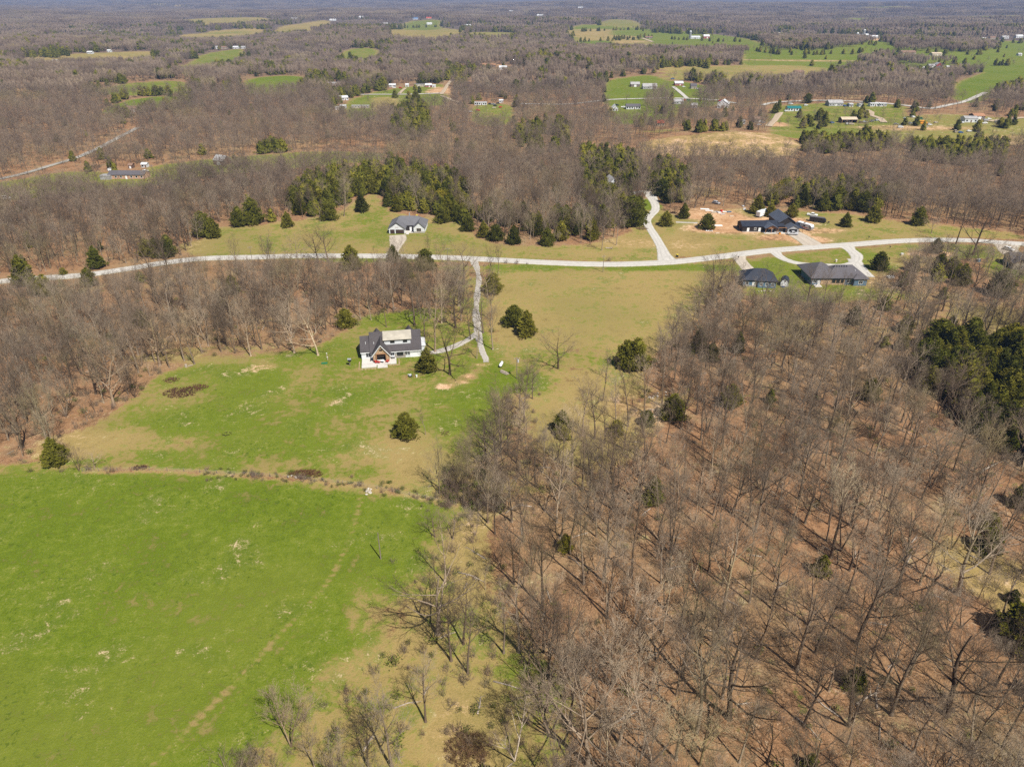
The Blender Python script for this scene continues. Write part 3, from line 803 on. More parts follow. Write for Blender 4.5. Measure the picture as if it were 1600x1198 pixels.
def wall_gable(x0, x1, y0, y1, eave, ridge, axis, mb=None, z0=-.4):
    mb = mb or MB()
    if axis == 'x':
        mb.prism_x([(y0, z0), (y1, z0), (y1, eave), ((y0 + y1) / 2, ridge), (y0, eave)], x0, x1)
    else:
        mb.prism([(x0, z0), (x1, z0), (x1, eave), ((x0 + x1) / 2, ridge), (x0, eave)], y0, y1)
    return mb

def roof_hip(x0, x1, y0, y1, eave, ridge, il, ir, oh=.5, t=.2, mb=None):
    """Ridge along x, pulled in by il and ir at its ends."""
    mb = mb or MB()
    x0, x1, y0, y1 = x0 - oh, x1 + oh, y0 - oh, y1 + oh
    ym = (y0 + y1) / 2
    v = [(x0, y0, eave), (x1, y0, eave), (x1, y1, eave), (x0, y1, eave),
         (x0, y0, eave + t), (x1, y0, eave + t), (x1, y1, eave + t), (x0, y1, eave + t), (x0 + il + oh, ym, ridge), (x1 - ir - oh, ym, ridge)]
    f = [(3, 2, 1, 0), (0, 1, 5, 4), (1, 2, 6, 5), (2, 3, 7, 6), (3, 0, 4, 7), (4, 5, 9, 8), (6, 7, 8, 9), (5, 6, 9), (7, 4, 8)]
    return mb.add(v, f)

# --- the white house with the stone gable
def main_house():
    p = at(565.5, 563); q = at(656, 556.6)
    rz = math.atan2(q.y - p.y, q.x - p.x)
    h = thing('house', p, rz, 'white house with dark shingle roof, tan dormer and stone gable porch', 'house')
    keep_off(p + Vector((10, 7, 0)), 13)
    keep_off(p + Vector((6, -2, 0)), 8)
    w = MB()
    wall_gable(3.3, 20.0, 0.0, 12.0, 3.0, 7.4, 'x', w)
    w.box(0, 3.3, .6, 11.0, -.4, 3.0)
    w.prism_x([(.6, 3.0), (11.0, 3.0), (5.8, 6.25)], 0, 3.3)
    wall_gable(3.8, 7.0, 9.0, 9.6, 3.0, 6.9, 'y', w)
    wall_gable(14.6, 18.4, 9.0, 10.0, 3.0, 7.0, 'y', w)
    w.build('wall', M['white_siding'], h)
    r = roof_gable(3.3, 20.0, 0, 12, 3.0, 7.4, 'x', .45)
    roof_gable(0, 3.0, .6, 11.0, 3.0, 6.25, 'x', .35, mb=r)
    roof_gable(3.8, 7.0, 6.5, 9.6, 5.2, 7.15, 'y', .25, mb=r)
    roof_gable(14.6, 18.4, 6.5, 10.0, 5.0, 7.35, 'y', .25, mb=r)
    ro = r.build('roof', M['roof_dark'], h)
    for x, y in ((1.6, 2.9), (4.4, 2.2), (16.5, 4.4)):
        MB().tube([(x, y, 3.4), (x, y, 5.5 + (.6 if x > 10 else 0))], [.09, .09], 8).build('vent_pipe', M['white'], ro)
    # dormer with the tan metal roof
    d = MB()
    d.add([(7.9, 1.7, 4.0), (16.8, 1.7, 4.0), (16.8, 1.7, 6.35), (7.9, 1.7, 6.35), (7.9, 5.9, 6.0), (16.8, 5.9, 6.0), (16.8, 5.9, 7.3), (7.9, 5.9, 7.3)],
          [(0, 1, 2, 3), (1, 5, 6, 2), (4, 0, 3, 7), (3, 2, 6, 7)])
    dm = d.build('dormer', M['white_siding'], h)
    MB().slab([(7.5, 1.2, 6.36), (17.2, 1.2, 6.36), (17.2, 6.05, 7.62), (7.5, 6.05, 7.62)], .14).build('metal_roof', M['roof_tan'], dm)
    for x in (10.7, 15.0):
        f = window(dm, x, 5.0, 1.25, .95, 1.7, fm='dark')
    # stone entrance gable
    s = MB()
    s.prism([(4.0, -.4), (5.0, -.4), (5.0, 3.1), (8.4, 3.1), (8.4, -.4), (9.4, -.4), (9.4, 3.0), (6.7, 6.35), (4.0, 3.0)], -2.6, -2.1)
    s.box(4.0, 4.5, -2.1, .6, -.4, 3.0)
    s.box(8.9, 9.4, -2.1, .6, -.4, 3.0)
    s.build('stone_gable', M['stone'], h)
    g = roof_gable(4.0, 9.4, -2.6, 5.0, 3.05, 6.5, 'y', .45)
    gr = g.build('porch_roof', M['roof_dark'], h)
    c = MB()
    c.slab([(3.3, -3.12, 2.55), (3.62, -3.12, 2.55), (6.7, -3.12, 6.42), (6.7, -3.12, 6.83)], .01)
    c.add([(3.4, -3.1, 2.42), (3.6, -3.1, 2.30), (6.7, -3.1, 6.25), (6.7, -3.1, 6.6), (3.4, -3.05, 2.42), (3.6, -3.05, 2.30), (6.7, -3.05, 6.25), (6.7, -3.05, 6.6)],
          [(0, 1, 2, 3), (4, 7, 6, 5), (1, 5, 6, 2)])
    c.add([(10.0, -3.1, 2.42), (9.8, -3.1, 2.30), (6.7, -3.1, 6.25), (6.7, -3.1, 6.6), (10.0, -3.05, 2.42), (9.8, -3.05, 2.30), (6.7, -3.05, 6.25), (6.7, -3.05, 6.6)],
          [(3, 2, 1, 0), (5, 6, 7, 4), (2, 6, 5, 1)])
    c.build('bargeboard', M['white'], gr)
    b = MB()
    b.box(4.9, 8.5, -2.85, -2.62, 3.12, 3.42)
    b.build('lintel', M['timber'], h)
    for x in (5.1, 8.3):
        MB().box(x - .13, x + .13, -2.9, -2.64, .35, 3.1).build('post', M['timber'], h)
    k = MB(); k.box(5.0, 8.4, -.25, -.15, .3, 3.0)
    k.build('porch_screen', M['glass'], h)
    k = MB(); k.box(4.9, 8.5, -.5, -.3, 1.25, 1.5); k.box(4.9, 8.5, -.5, -.3, 2.5, 2.75)
    k.build('beam', M['timber'], h)
    MB().box(6.2, 7.2, -2.72, -2.62, 4.4, 4.85).build('gable_vent', M['dark'], h)
    for a_, b_, y_, z_ in ((9.9, 20.4, -.56, 2.52), (-.3, 3.2, .12, 2.56)):
        MB().box(a_, b_, y_ - .1, y_, z_, z_ + .16).build('gutter', M['white'], h)
    # front wall openings
    MB().box(9.5, 14.8, -.09, -.003, -.3, 1.5).build('stone_base', M['stone_grey'], h)
    window(h, 10.4, .9, 1.1, 1.5, -.09, fm='white')
    window(h, 13.0, 1.0, 1.9, 1.4, -.09, fm='dark')
    window(h, 15.0, .9, .75, 1.3, 0, fm='white')
    window(h, 15.9, .9, .75, 1.3, 0, fm='white')
    door(h, 18.0, 3.2, 2.3, 0, 0, 'white', name='garage_door')
    window(h, 2.3, .8, 1.5, 1.7, .6, fm='white')
    window(h, 5.0, 1.0, 1.2, 1.3, 0, 'l')
    door(h, 6.0, 1.0, 2.1, 20.0, 0, 'white', 'r')
    MB().box(20.0, 21.6, 3.0, 9.5, -.3, 2.6).build('side_wing', M['white_siding'], h)
    MB().slab([(19.9, 2.7, 2.75), (21.9, 2.7, 2.62), (21.9, 9.8, 2.62), (19.9, 9.8, 2.75)], .12).build('wing_roof', M['roof_white'], h)
    # patio
    MB().box(.1, 5.0, -6.0, .58, -.3, .32).box(9.5, 11.6, -4.5, -.1, -.3, .32).box(5.0, 9.5, -4.4, -.1, -.3, .325).build('patio', M['deck'], h)
    MB().slab([(5.3, -6.7, .22), (8.6, -6.7, .22), (8.6, -5.2, .22), (7.9, -4.41, .22), (5.3, -4.41, .22)], .5).build('step_pad', M['deck'], h)
    for q_ in ((-.9, -.65, -6.9, -1.2), (-.9, 5.0, -7.15, -6.9), (8.9, 12.6, -5.5, -5.25), (12.35, 12.6, -5.25, -1.2)):
        MB().box(*q_, -.3, .22).build('edging', M['stone'], h)
    return h, p, rz
HOUSE, HP, HR = main_house()
def house_pt(x, y, z=0):
    return HP + Matrix.Rotation(HR, 3, 'Z') @ Vector((x, y, z))

# --- grey roofed house with two garage doors
def garage_house():
    p = at(608.2, 365.2); q = at(632.5, 365.5)
    h = thing('house', p, 0.0, 'white house with grey shingle roof and two dark garage doors', 'house')
    keep_off(p + Vector((9, 6, 0)), 13)
    w = MB()
    wall_gable(0, 8.1, 0, 9, 2.9, 5.3, 'y', w)
    w.box(0, 18.4, 5.0, 15, -.4, 2.9)
    wall_gable(12.6, 18.2, 1.2, 9, 2.9, 5.2, 'y', w)
    w.build('wall', M['white_siding'], h)
    r = roof_hip(0, 18.4, 5, 15, 2.88, 6.6, 5, 4.5, .5)
    roof_gable(-.1, 8.2, 0, 11, 2.85, 5.9, 'y', .5, mb=r)
    roof_gable(12.5, 18.3, 1.2, 9.5, 2.86, 5.5, 'y', .4, mb=r)
    r.build('roof', M['roof_grey'], h)
    door(h, 1.75, 2.3, 2.15, 0, 0, 'garage_brown', name='garage_door')
    door(h, 5.6, 4.3, 2.15, 0, 0, 'garage_brown', name='garage_door')
    t = MB(); t.add([(2.9, -.05, 3.1), (5.3, -.05, 4.5), (4.05, -.05, 4.85), (2.6, -.05, 3.55)], [(0, 1, 2, 3)])
    t = MB(); t.box(3.2, 4.95, -.08, -.003, 3.3, 3.42); t.build('gable_trim', M['timber'], h)
    MB().box(8.15, 12.55, 4.9, 4.995, -.3, 2.85).build('porch_wall', M['black_siding'], h)
    door(h, 10.6, 1.1, 2.1, 4.9, 0, 'white')
    MB().box(8.15, 8.35, 1.0, 1.2, 0, 2.8).build('post', M['white'], h)
    window(h, 15.3, .9, 2.2, 1.5, 1.2, fm='beige', bars=2)
    MB().box(12.6, 18.2, 1.11, 1.197, -.3, .8).build('stone_base', M['stone_grey'], h)
    MB().box(8.1, 12.5, 1.2, 4.9, -.3, .12).build('porch_slab', M['deck'], h)
    MB().box(-.5, .6, -.62, -.52, 2.32, 2.46).build('gutter', M['white'], h)
    MB().box(9.0, 9.5, 13.0, 13.5, 5.0, 7.2).build('chimney', M['grey_siding'], h)
    window(h, 8.0, .9, 1.1, 1.3, 18.4, 'r')
    return h
garage_house()

# --- black steel building and house under construction
def black_house():
    p = at(1159.4, 362.4)
    h = thing('house', p, 0.02, 'long black steel house with dark metal roofs on bare orange earth', 'house')
    keep_off(p + Vector((10, 5, 0)), 14); keep_off(p + Vector((24, 5, 0)), 12)
    w = wall_gable(0, 21.5, 0, 9, 2.9, 4.6, 'x')
    w.build('wall', M['black_siding'], h)
    roof_gable(0, 21.5, 0, 9, 2.9, 4.6, 'x', .35).build('roof', M['roof_black'], h)
    g = wall_gable(19.5, 28.0, 2.0, 17, 4.4, 7.2, 'y')
    g.build('tall_wall', M['black_siding'], h)
    roof_gable(19.5, 28.0, 2.0, 17, 4.4, 7.2, 'y', .5).build('tall_roof', M['roof_bluegrey'], h)
    g = wall_gable(22.6, 28.4, -3.0, 2.0, 2.7, 4.2, 'y')
    g.build('front_wall', M['grey_siding'], h)
    roof_gable(22.6, 28.4, -3.0, 2.4, 2.7, 4.2, 'y', .45).build('front_roof', M['roof_bluegrey'], h)
    MB().slab([(28.0, -2.0, 2.6), (31.5, -2.0, 2.1), (31.5, 8.0, 2.3), (28.0, 8.0, 4.3)], .2).build('lean_to_roof', M['roof_black'], h)
    for y in (-1.7, 3.0, 7.7):
        MB().box(31.0, 31.2, y, y + .2, -.3, 2.1).build('post', M['timber'], h)
    roof_gable(11.0, 17.5, -3.2, 4.0, 2.7, 4.3, 'y', .3).build('porch_roof', M['roof_bluegrey'], h)
    wall_gable(11.2, 17.3, -2.8, -2.6, 2.7, 4.1, 'y', z0=2.45).build('porch_gable', M['timber'], h)
    for x in (11.2, 14.2, 17.1):
        MB().box(x, x + .22, -2.9, -2.68, -.3, 2.6).build('post', M['timber'], h)
    MB().box(10.6, 22.4, -3.6, -.05, -.3, .10).build('porch_slab', M['deck'], h)
    for x in (17.9, 21.9):
        MB().box(x, x + .2, -2.6, -2.4, .1, 2.75).build('post', M['timber'], h)
    MB().box(17.8, 22.2, -2.65, -2.35, 2.75, 2.95).build('beam', M['timber'], h)
    door(h, 3.0, 1.2, 2.1, 0, 0, 'white')
    window(h, 6.7, 1.0, .9, 1.2, 0)
    door(h, 9.0, 1.2, 2.1, 0, 0, 'white')
    door(h, 13.6, 1.4, 2.1, 0, .1, 'glass')
    door(h, 15.6, 1.2, 2.1, 0, .1, 'white')
    door(h, 25.5, 4.2, 2.2, -3.0, 0, 'dark', name='garage_door')
    MB().box(0, 10.5, -.12, -.003, -.3, .25).build('base_trim', M['grey_siding'], h)
    door(h, 4.5, 1.1, 2.1, 0, 0, 'timber', 'l')
    return h, p
BLACK, BP = black_house()

# --- blue house under dark hips, and its small shed
def blue_house():
    p = at(1172, 449)
    h = thing('house', p, -0.12, 'blue house with near black hip roof behind bare trees', 'house')
    keep_off(p + Vector((5, 6, 0)), 9)
    w = MB(); w.box(-3.0, 10.6, .8, 11, -.4, 2.9); w.box(3.0, 10.4, 0, 4, -.4, 2.9)
    w.build('wall', M['blue_siding'], h)
    r = roof_hip(-3.0, 10.6, .8, 11, 2.9, 6.6, 5.0, 4.2, .5)
    roof_hip(2.8, 10.6, 0, 5, 2.92, 4.9, 2.4, 2.4, .4, mb=r)
    r.build('roof', M['roof_black'], h)
    for x in (4.4, 6.6, 9.0):
        window(h, x, .9, 1.0, 1.3, 0)
    door(h, 1.6, 1.6, 2.1, .8, 0, 'white')
    window(h, -1.4, .9, 1.2, 1.3, .8)
    MB().box(-2.9, 2.8, .70, .797, -.3, .7).build('stone_base', M['stone_grey'], h)
    p = at(1219, 447)
    keep_off(at(1190, 458), 7.5); keep_off(at(1210, 456), 6)
    s = thing('shed', p, -0.35, 'small dark roofed shed with white round topped front', 'shed')
    keep_off(p, 4)
    prof = [(0, -.3), (3.2, -.3), (3.2, 1.7), (2.7, 2.7), (1.6, 3.2), (.5, 2.7), (0, 1.7)]
    MB().prism(prof, 0, 4.6).build('wall', M['white_siding'], s)
    r = MB()
    out = [(-.2, 1.55), (.38, 2.8), (1.6, 3.4), (2.82, 2.8), (3.4, 1.55)]
    for a, b in zip(out, out[1:]):
        r.slab([(a[0], -.2, a[1] + .08), (b[0], -.2, b[1] + .08), (b[0], 4.8, b[1] + .08), (a[0], 4.8, a[1] + .08)], .1)
    r.build('roof', M['roof_black'], s)
    door(s, 1.6, 1.3, 1.9, 0, 0, 'white')
    window(s, 1.6, 2.2, .5, .4, 0, fm='dark', bars=0)
blue_house()

# --- long grey house with stone and blue walls
def long_house():
    p = at(1268, 446.5)
    h = thing('house', p, 0.0, 'long grey hip roofed house with blue and stone back walls', 'house')
    keep_off(p + Vector((7, 7, 0)), 11); keep_off(p + Vector((17, 6, 0)), 11)
    w = MB(); w.box(0, 23.4, 1.2, 13, -.4, 3.0)
    w.build('wall', M['blue_siding'], h)
    MB().box(4.0, 14.3, 1.08, 1.197, -.3, 2.2).build('stone_wall', M['stone'], h)
    b = MB(); b.box(17.8, 23.2, 0, 1.2, -.4, 2.9); b.build('rear_bay', M['blue_siding'], h)
    r = roof_hip(6.5, 23.4, 1.2, 13, 3.0, 6.9, 5.2, 4.6, .55)
    roof_hip(-.2, 12.2, 1.0, 17.5, 3.02, 7.4, 5.8, 5.8, .5, mb=r)
    roof_hip(17.6, 23.5, -.1, 5, 2.95, 4.6, 2.0, 2.0, .4, mb=r)
    ro = r.build('roof', M['roof_slate'], h)
    MB().tube([(19.0, 4.0, 4.6), (19.0, 4.0, 5.7)], [.12, .12], 8).build('vent_pipe', M['white'], ro)
    for k in range(6):
        MB().box(10.6 + k * 1.05, 11.0 + k * 1.05, 6.0, 6.4, 6.35, 6.75).build('ridge_vent', M['roof_black'], ro)
    window(h, 9.5, .95, 1.3, 1.4, 1.08, fm='dark'); window(h, 11.4, .95, 1.3, 1.4, 1.08, fm='dark'); window(h, 13.2, .95, 1.0, 1.4, 1.08, fm='dark')
    window(h, 1.6, .9, 1.5, 1.4, 1.2); window(h, 16.2, .9, 1.3, 1.4, 1.2); window(h, 20.6, .9, 1.6, 1.3, 0)
    door(h, 3.3, 1.1, 2.1, 1.2, 0, 'white')
    door(h, 5.0, 1.1, 2.1, 23.4, 0, 'white', 'r')
    MB().box(1.0, 3.9, -1.6, 1.19, -.3, .2).build('back_step', M['deck'], h)
    for x in (14.6, 17.0):
        MB().box(x, x + .2, -.4, -.2, -.2, 2.8).build('post', M['dark'], h)
long_house()

keep_off(at(1185, 470), 6); keep_off(at(1205, 466), 7); keep_off(at(1300, 466), 9); keep_off(at(1340, 466), 8); keep_off(at(1290, 456), 8); keep_off(at(1330, 456), 8)
keep_off(at(198, 286), 12); keep_off(at(180, 288), 9); keep_off(at(216, 286), 9); keep_off(at(200, 294), 10)

def edge_house():
    p = at(1578, 418)
    h = thing('house', p, -0.25, 'grey roofed house cut off by the right edge of the photo', 'house')
    keep_off(p + Vector((8, 5, 0)), 11)
    wall_gable(0, 16, 0, 10, 2.9, 5.6, 'x').build('wall', M['grey_siding'], h)
    r = roof_gable(0, 16, 0, 10, 2.9, 5.6, 'x', .5)
    roof_gable(-.2, 6, -3, 6, 2.85, 5.0, 'y', .4, mb=r)
    r.build('roof', M['roof_slate'], h)
    wall_gable(0, 5.8, -3, 4, 2.85, 4.9, 'y').build('front_wing', M['tan_siding'], h)
    window(h, 2.9, .9, 1.5, 1.3, -3); window(h, 9, .9, 1.3, 1.3, 0); window(h, 12.5, .9, 1.3, 1.3, 0)
    door(h, 7.0, 1.0, 2.1, 0, 0, 'white'); door(h, 2.5, 1.0, 2.1, 0, 0, 'white', 'l')
edge_house()

# --- smaller buildings farther off
def cottage(px, py, wpx, depth, eave, ridge, wall, roof, label, cat='house', rz=0.0, axis='x', wins=3, doors=1, flat=False, open_front=False, name=None, clear=1.0):
    """wpx: width of the front in photo pixels, centred on px; py: foot of its front wall."""
    p = at(px, py)
    L = wpx / pxm(p)
    if axis == 'y': L = max(L, 3)
    h = thing(name or cat.replace(' ', '_'), p, rz, label, cat)
    n = max(1, int(L / 9 + .5))
    for k in range(n):
        u = (k + .5) / n * L - L / 2
        q = p + Matrix.Rotation(rz, 3, 'Z') @ Vector((u, depth / 2, 0))
        keep_off(q, (depth / 2 + 5) * clear)
        keep_off(q + Vector((-q.x, -q.y, 0)).normalized() * (depth / 2 + 7), (depth / 2 + 6) * clear)
        keep_off(q + Vector((-q.x, -q.y, 0)).normalized() * (depth / 2 + 18), 6 * clear)
        for s in (.975, .955):
            keep_off(q * s, (L / n / 2 + 2.5) * clear)
    x0, x1 = -L / 2, L / 2
    if flat:
        MB().box(x0, x1, 0, depth, -.8, eave).build('wall', M[wall], h)
        MB().prism_x([(-.2, eave + .003), (depth + .2, eave + .003), (depth + .2, eave + .2), (depth / 2, ridge), (-.2, eave + .2)], x0 - .2, x1 + .2).build('roof', M[roof], h)
    elif open_front:
        MB().box(x0, x1, depth - .2, depth, -.8, eave).box(x0, x0 + .2, 0, depth - .2, -.8, eave).box(x1 - .2, x1, 0, depth - .2, -.8, eave).build('wall', M[wall], h)
        for k in range(4):
            u = x0 + .3 + (L - .8) * k / 3
            MB().box(u, u + .25, .1, .35, -.8, eave).build('post', M['timber'], h)
        roof_gable(x0, x1, 0, depth, eave, ridge, 'x', .3).build('roof', M[roof], h)
    else:
        wall_gable(x0, x1, 0, depth, eave, ridge, axis, z0=-.8).build('wall', M[wall], h)
        roof_gable(x0, x1, 0, depth, eave, ridge, axis, .35).build('roof', M[roof], h)
    if not open_front:
        slots = wins + doors
        for k in range(slots):
            u = x0 + L * (k + .5) / slots
            if doors and k == slots // 2:
                door(h, u, min(1.2 if cat != 'barn' else 3.2, L * .5), min(2.1 if cat != 'barn' else 2.9, eave * .85), 0, 0, 'brown_siding' if 'white' in wall or 'tan' in wall else 'white')
            else:
                window(h, u, min(.95, eave * .35), min(1.2, L / slots * .6), min(1.2, eave * .45), 0, fm='white' if 'white' not in wall else 'dark', bars=0)
    return h

B = cottage
B(198, 280, 56, 9, 2.8, 4.6, 'brick', 'roof_slate', 'long low brick house with grey roof in the valley at left', wins=6, doors=1)
B(165, 281, 16, 6, 2.4, 2.9, 'grey_siding', 'roof_galv', 'low grey carport left of the long brick house', 'carport', flat=True, wins=0, doors=0)
B(225.5, 262, 8.5, 4, 2.2, 3.1, 'white_siding', 'roof_white', 'white shed on the grass above the long brick house', 'shed', wins=1)
B(204, 263.5, 6, 4, 2.2, 3.2, 'brown_siding', 'roof_brown', 'little brown shed above the long brick house', 'shed', wins=0)
B(342, 258, 20, 8, 3.2, 6.2, 'brown_siding', 'roof_galv', 'old weathered barn at the end of the green valley strip', 'barn', rz=-.4, wins=0)
B(959, 294, 17, 10, 3.2, 6.2, 'white_siding', 'roof_galv', 'pale grey gabled house half hidden among cedars', 'house', axis='y', rz=.2, clear=.55)
B(78, 60, 14, 14, 3.5, 6, 'tan_siding', 'roof_galv', 'pale roofed farmhouse in the woods at far left')
B(157, 51.5, 9, 12, 4, 6.5, 'white_siding', 'roof_white', 'white house near the skyline at far left')
B(86, 97, 10, 8, 2.8, 3.3, 'white_siding', 'roof_white', 'white trailer house at the left end of the tan field', flat=True)
B(140, 84.5, 8, 8, 3, 4.5, 'white_siding', 'roof_white', 'white shed among dark cedars on the narrow tan field', 'shed')
B(170, 82, 5, 8, 3, 4.5, 'white_siding', 'roof_white', 'smaller white shed right of the cedar hedge', 'shed', wins=1)
for px, w, wa, ro, lab in ((337, 9, 'white_siding', 'roof_galv', 'leftmost white house of the row by the sloping field'), (350, 9, 'tan_siding', 'roof_brown', 'brown roofed house in the row by the sloping field'),
                           (368, 8, 'white_siding', 'roof_white', 'bright white house in the row by the sloping field'), (380, 7, 'white_siding', 'roof_galv', 'rightmost house of the row by the sloping field')):
    B(px, 76.5, w, 10, 3, 5, wa, ro, lab, wins=2)
B(207, 175, 20, 9, 3, 5, 'brown_siding', 'roof_brown', 'brown roofed house below the vivid green field', clear=.45)
for px, py, w, wa, ro, lab in ((485, 54, 10, 'white_siding', 'roof_white', 'left white house of the pair beyond the woods'), (499, 53, 9, 'white_siding', 'roof_galv', 'right grey roofed house of the pair beyond the woods'),
        (546, 51.5, 9, 'white_siding', 'roof_galv', 'grey roofed house left of the long tan field'), (557, 51, 6, 'white_siding', 'roof_white', 'small white house left of the long tan field'),
        (460, 31, 9, 'tan_siding', 'roof_galv', 'grey house by the skyline tan fields'), (520, 33, 10, 'white_siding', 'roof_white', 'long white building at the tip of the tan field'),
        (564, 28.5, 7, 'white_siding', 'roof_white', 'white dot of a house on the dark ridge'), (602, 39, 8, 'tan_siding', 'roof_galv', 'pale house in the woods behind the long tan field'),
        (649, 31, 8, 'white_siding', 'roof_blue', 'blue roofed house among the distant green yards'), (670, 30, 8, 'brick', 'roof_red', 'red roofed house among the distant green yards'),
        (671, 39, 8, 'white_siding', 'roof_white', 'white barn behind the dark hedge'), (732, 42, 11, 'grey_siding', 'roof_white', 'white roofed barn at the end of the long tan field'),
        (799, 19, 6, 'white_siding', 'roof_white', 'white tower like house on the centre skyline'), (807, 21, 6, 'white_siding', 'roof_white', 'white house just right of the centre skyline house'),
        (844, 25.5, 10, 'white_siding', 'roof_white', 'long white shed near the skyline right of centre'), (907, 13, 8, 'white_siding', 'roof_white', 'white building on the hazy skyline'),
        (824, 54, 8, 'red_siding', 'roof_red', 'red roofed barn beside the dark woods'), (844, 53, 8, 'white_siding', 'roof_blue', 'blue roofed building beside the dark woods'),
        (1182, 57, 9, 'white_siding', 'roof_white', 'white farmhouse right of the distant silo farm'), (1219, 55, 7, 'white_siding', 'roof_white', 'white shed at the hedge of the green farmland'),
        (1328, 59, 13, 'white_siding', 'roof_white', 'left white barn of the big farm on the right'), (1344, 58, 10, 'white_siding', 'roof_galv', 'middle barn of the big farm on the right'),
        (1353, 57.5, 8, 'white_siding', 'roof_white', 'white barn touching the silos of the big farm'), (1366, 60, 12, 'white_siding', 'roof_white', 'right white barn of the big farm on the right'),
        (1537, 64, 7, 'white_siding', 'roof_white', 'white house left of the far right farmstead'), (1551, 62, 9, 'tan_siding', 'roof_brown', 'brown roofed house of the far right farmstead'),
        (1571, 61, 10, 'white_siding', 'roof_galv', 'grey roofed barn of the far right farmstead'), (1593, 59.5, 11, 'white_siding', 'roof_white', 'white roofed barn at the right edge of the farmland'),
        (1595, 22.5, 9, 'white_siding', 'roof_white', 'white building at the right end of the skyline'), (1364, 15.5, 6, 'white_siding', 'roof_white', 'white house on the hazy right skyline'),
        (1510, 17, 5, 'white_siding', 'roof_white', 'white house above the skyline field at right'), (1282, 6.5, 7, 'white_siding', 'roof_white', 'white specks of houses high on the hazy skyline')):
    B(px, py, w, max(9, w * .9), 4, 7, wa, ro, lab, wins=2)
B(500.5, 128, 11, 9, 3, 5, 'white_siding', 'roof_white', 'white house in budding trees left of the straight lane', rz=.3)
B(521, 134, 18, 8, 2.8, 4, 'grey_siding', 'roof_galv', 'long grey roof seen through trees above the cedars')
B(538, 157, 13, 8, 3, 4.6, 'white_siding', 'roof_white', 'white house at the left end of the straight lane', rz=.45)
B(563, 169.5, 27, 5, 2.7, 3.2, 'tan_siding', 'roof_galv', 'long grey mobile home below the straight lane', 'mobile home', flat=True, wins=5)
B(536, 169.5, 9, 5, 2.5, 3.3, 'white_siding', 'roof_white', 'small white shed left of the long grey mobile home', 'shed', wins=1)
B(527, 172, 6, 4, 2.4, 3.2, 'white_siding', 'roof_galv', 'tiny pale shed left of the white shed', 'shed', wins=0)
B(613, 136.5, 10, 7, 2.6, 4, 'grey_siding', 'roof_white', 'grey and white house left of the red car', wins=2)
B(636, 136, 5, 5, 2.6, 3.8, 'white_siding', 'roof_white', 'white garden shed right of the red car', 'shed', wins=0)
B(655, 135.5, 16, 5, 2.7, 3.1, 'beige', 'roof_galv', 'tan mobile home at the right end of the straight lane', 'mobile home', flat=True, wins=4)
B(669.5, 136.5, 10, 7, 2.7, 4.2, 'red_siding', 'roof_white', 'white roofed house with red front at the lane end')
B(678, 137, 5, 5, 2.4, 3.2, 'white_siding', 'roof_white', 'white shed at the right end of the lane yards', 'shed', wins=0)
B(764, 105.5, 20, 10, 3.4, 5.2, 'brown_siding', 'roof_rust', 'long rusty roofed shed in the deep woods', 'barn', wins=4, clear=1.4)
B(786, 109.5, 12, 10, 3.6, 5.6, 'white_siding', 'roof_white', 'white metal barn right of the rusty shed', 'barn', clear=1.4)
B(751, 164.5, 19, 5, 2.7, 3.2, 'white_siding', 'roof_white', 'long white trailer home above the small clearing', 'mobile home', flat=True, wins=5)
B(783, 161, 6, 5, 2.6, 3.5, 'white_siding', 'roof_white', 'white shed right of the dark wrecks', 'shed', wins=1)
B(985, 75.5, 14, 14, 2.8, 4.6, 'grey_siding', 'roof_galv', 'left long poultry shed on the far farm', 'barn', wins=4)
B(1006.5, 75, 12, 14, 2.8, 4.6, 'grey_siding', 'roof_white', 'middle long poultry shed on the far farm', 'barn', wins=4)
B(1018, 74, 7, 14, 2.8, 4.6, 'white_siding', 'roof_galv', 'right short poultry shed on the far farm', 'barn', wins=2)
B(1014, 60.5, 11, 10, 3, 5, 'brown_siding', 'roof_brown', 'brown farmhouse above the poultry sheds')
B(1086, 61, 16, 14, 4, 6.5, 'white_siding', 'roof_white', 'long white barn beside the tall silo', 'barn', wins=4)
B(1104, 60.5, 9, 12, 5, 9, 'red_siding', 'roof_white', 'tall red barn with white roof right of the silo', 'barn')
B(992.5, 136, 14, 9, 3.2, 5.6, 'brown_siding', 'roof_galv', 'smaller old grey barn on the green meadow', 'barn', wins=2)
B(1015.5, 139.5, 22, 11, 3, 6.2, 'grey_siding', 'roof_galv', 'larger long grey barn on the green meadow', 'barn', wins=3)
B(1061, 134, 13, 9, 2.9, 5, 'red_siding', 'roof_white', 'red and white farmhouse at the top of the drive')
B(1084, 139, 9, 8, 3.4, 6, 'tan_siding', 'roof_slate', 'tan house with slate roof right of the farmhouse')
B(961, 173.5, 9, 8, 3, 6, 'white_siding', 'roof_white', 'small white gabled garage by the far road', 'garage', axis='y', wins=1)
B(989.5, 171, 22, 8, 3, 5, 'white_siding', 'roof_slate', 'long white cottage on the far road lawn', wins=5)
B(1060.5, 163, 15, 9, 2.8, 4.8, 'grey_siding', 'roof_galv', 'grey house in trees where the drive meets the far road')
B(1085, 169, 9, 8, 2.8, 4.6, 'grey_siding', 'roof_galv', 'grey green house hidden in scrub below the far road')
B(1129, 169.5, 17, 12, 4.4, 8.2, 'white_siding', 'roof_white', 'big white gabled metal barn by the far road', 'barn', axis='y', rz=-.35, wins=2)
B(1032.5, 197, 11, 7, 2.6, 4.4, 'tan_siding', 'roof_red', 'little red roofed cabin in the brown scrub', 'cabin', wins=2)
B(1159, 194, 10, 7, 2.7, 3.4, 'white_siding', 'roof_galv', 'grey white trailer left of the pink roofed house', 'mobile home', flat=True, wins=2)
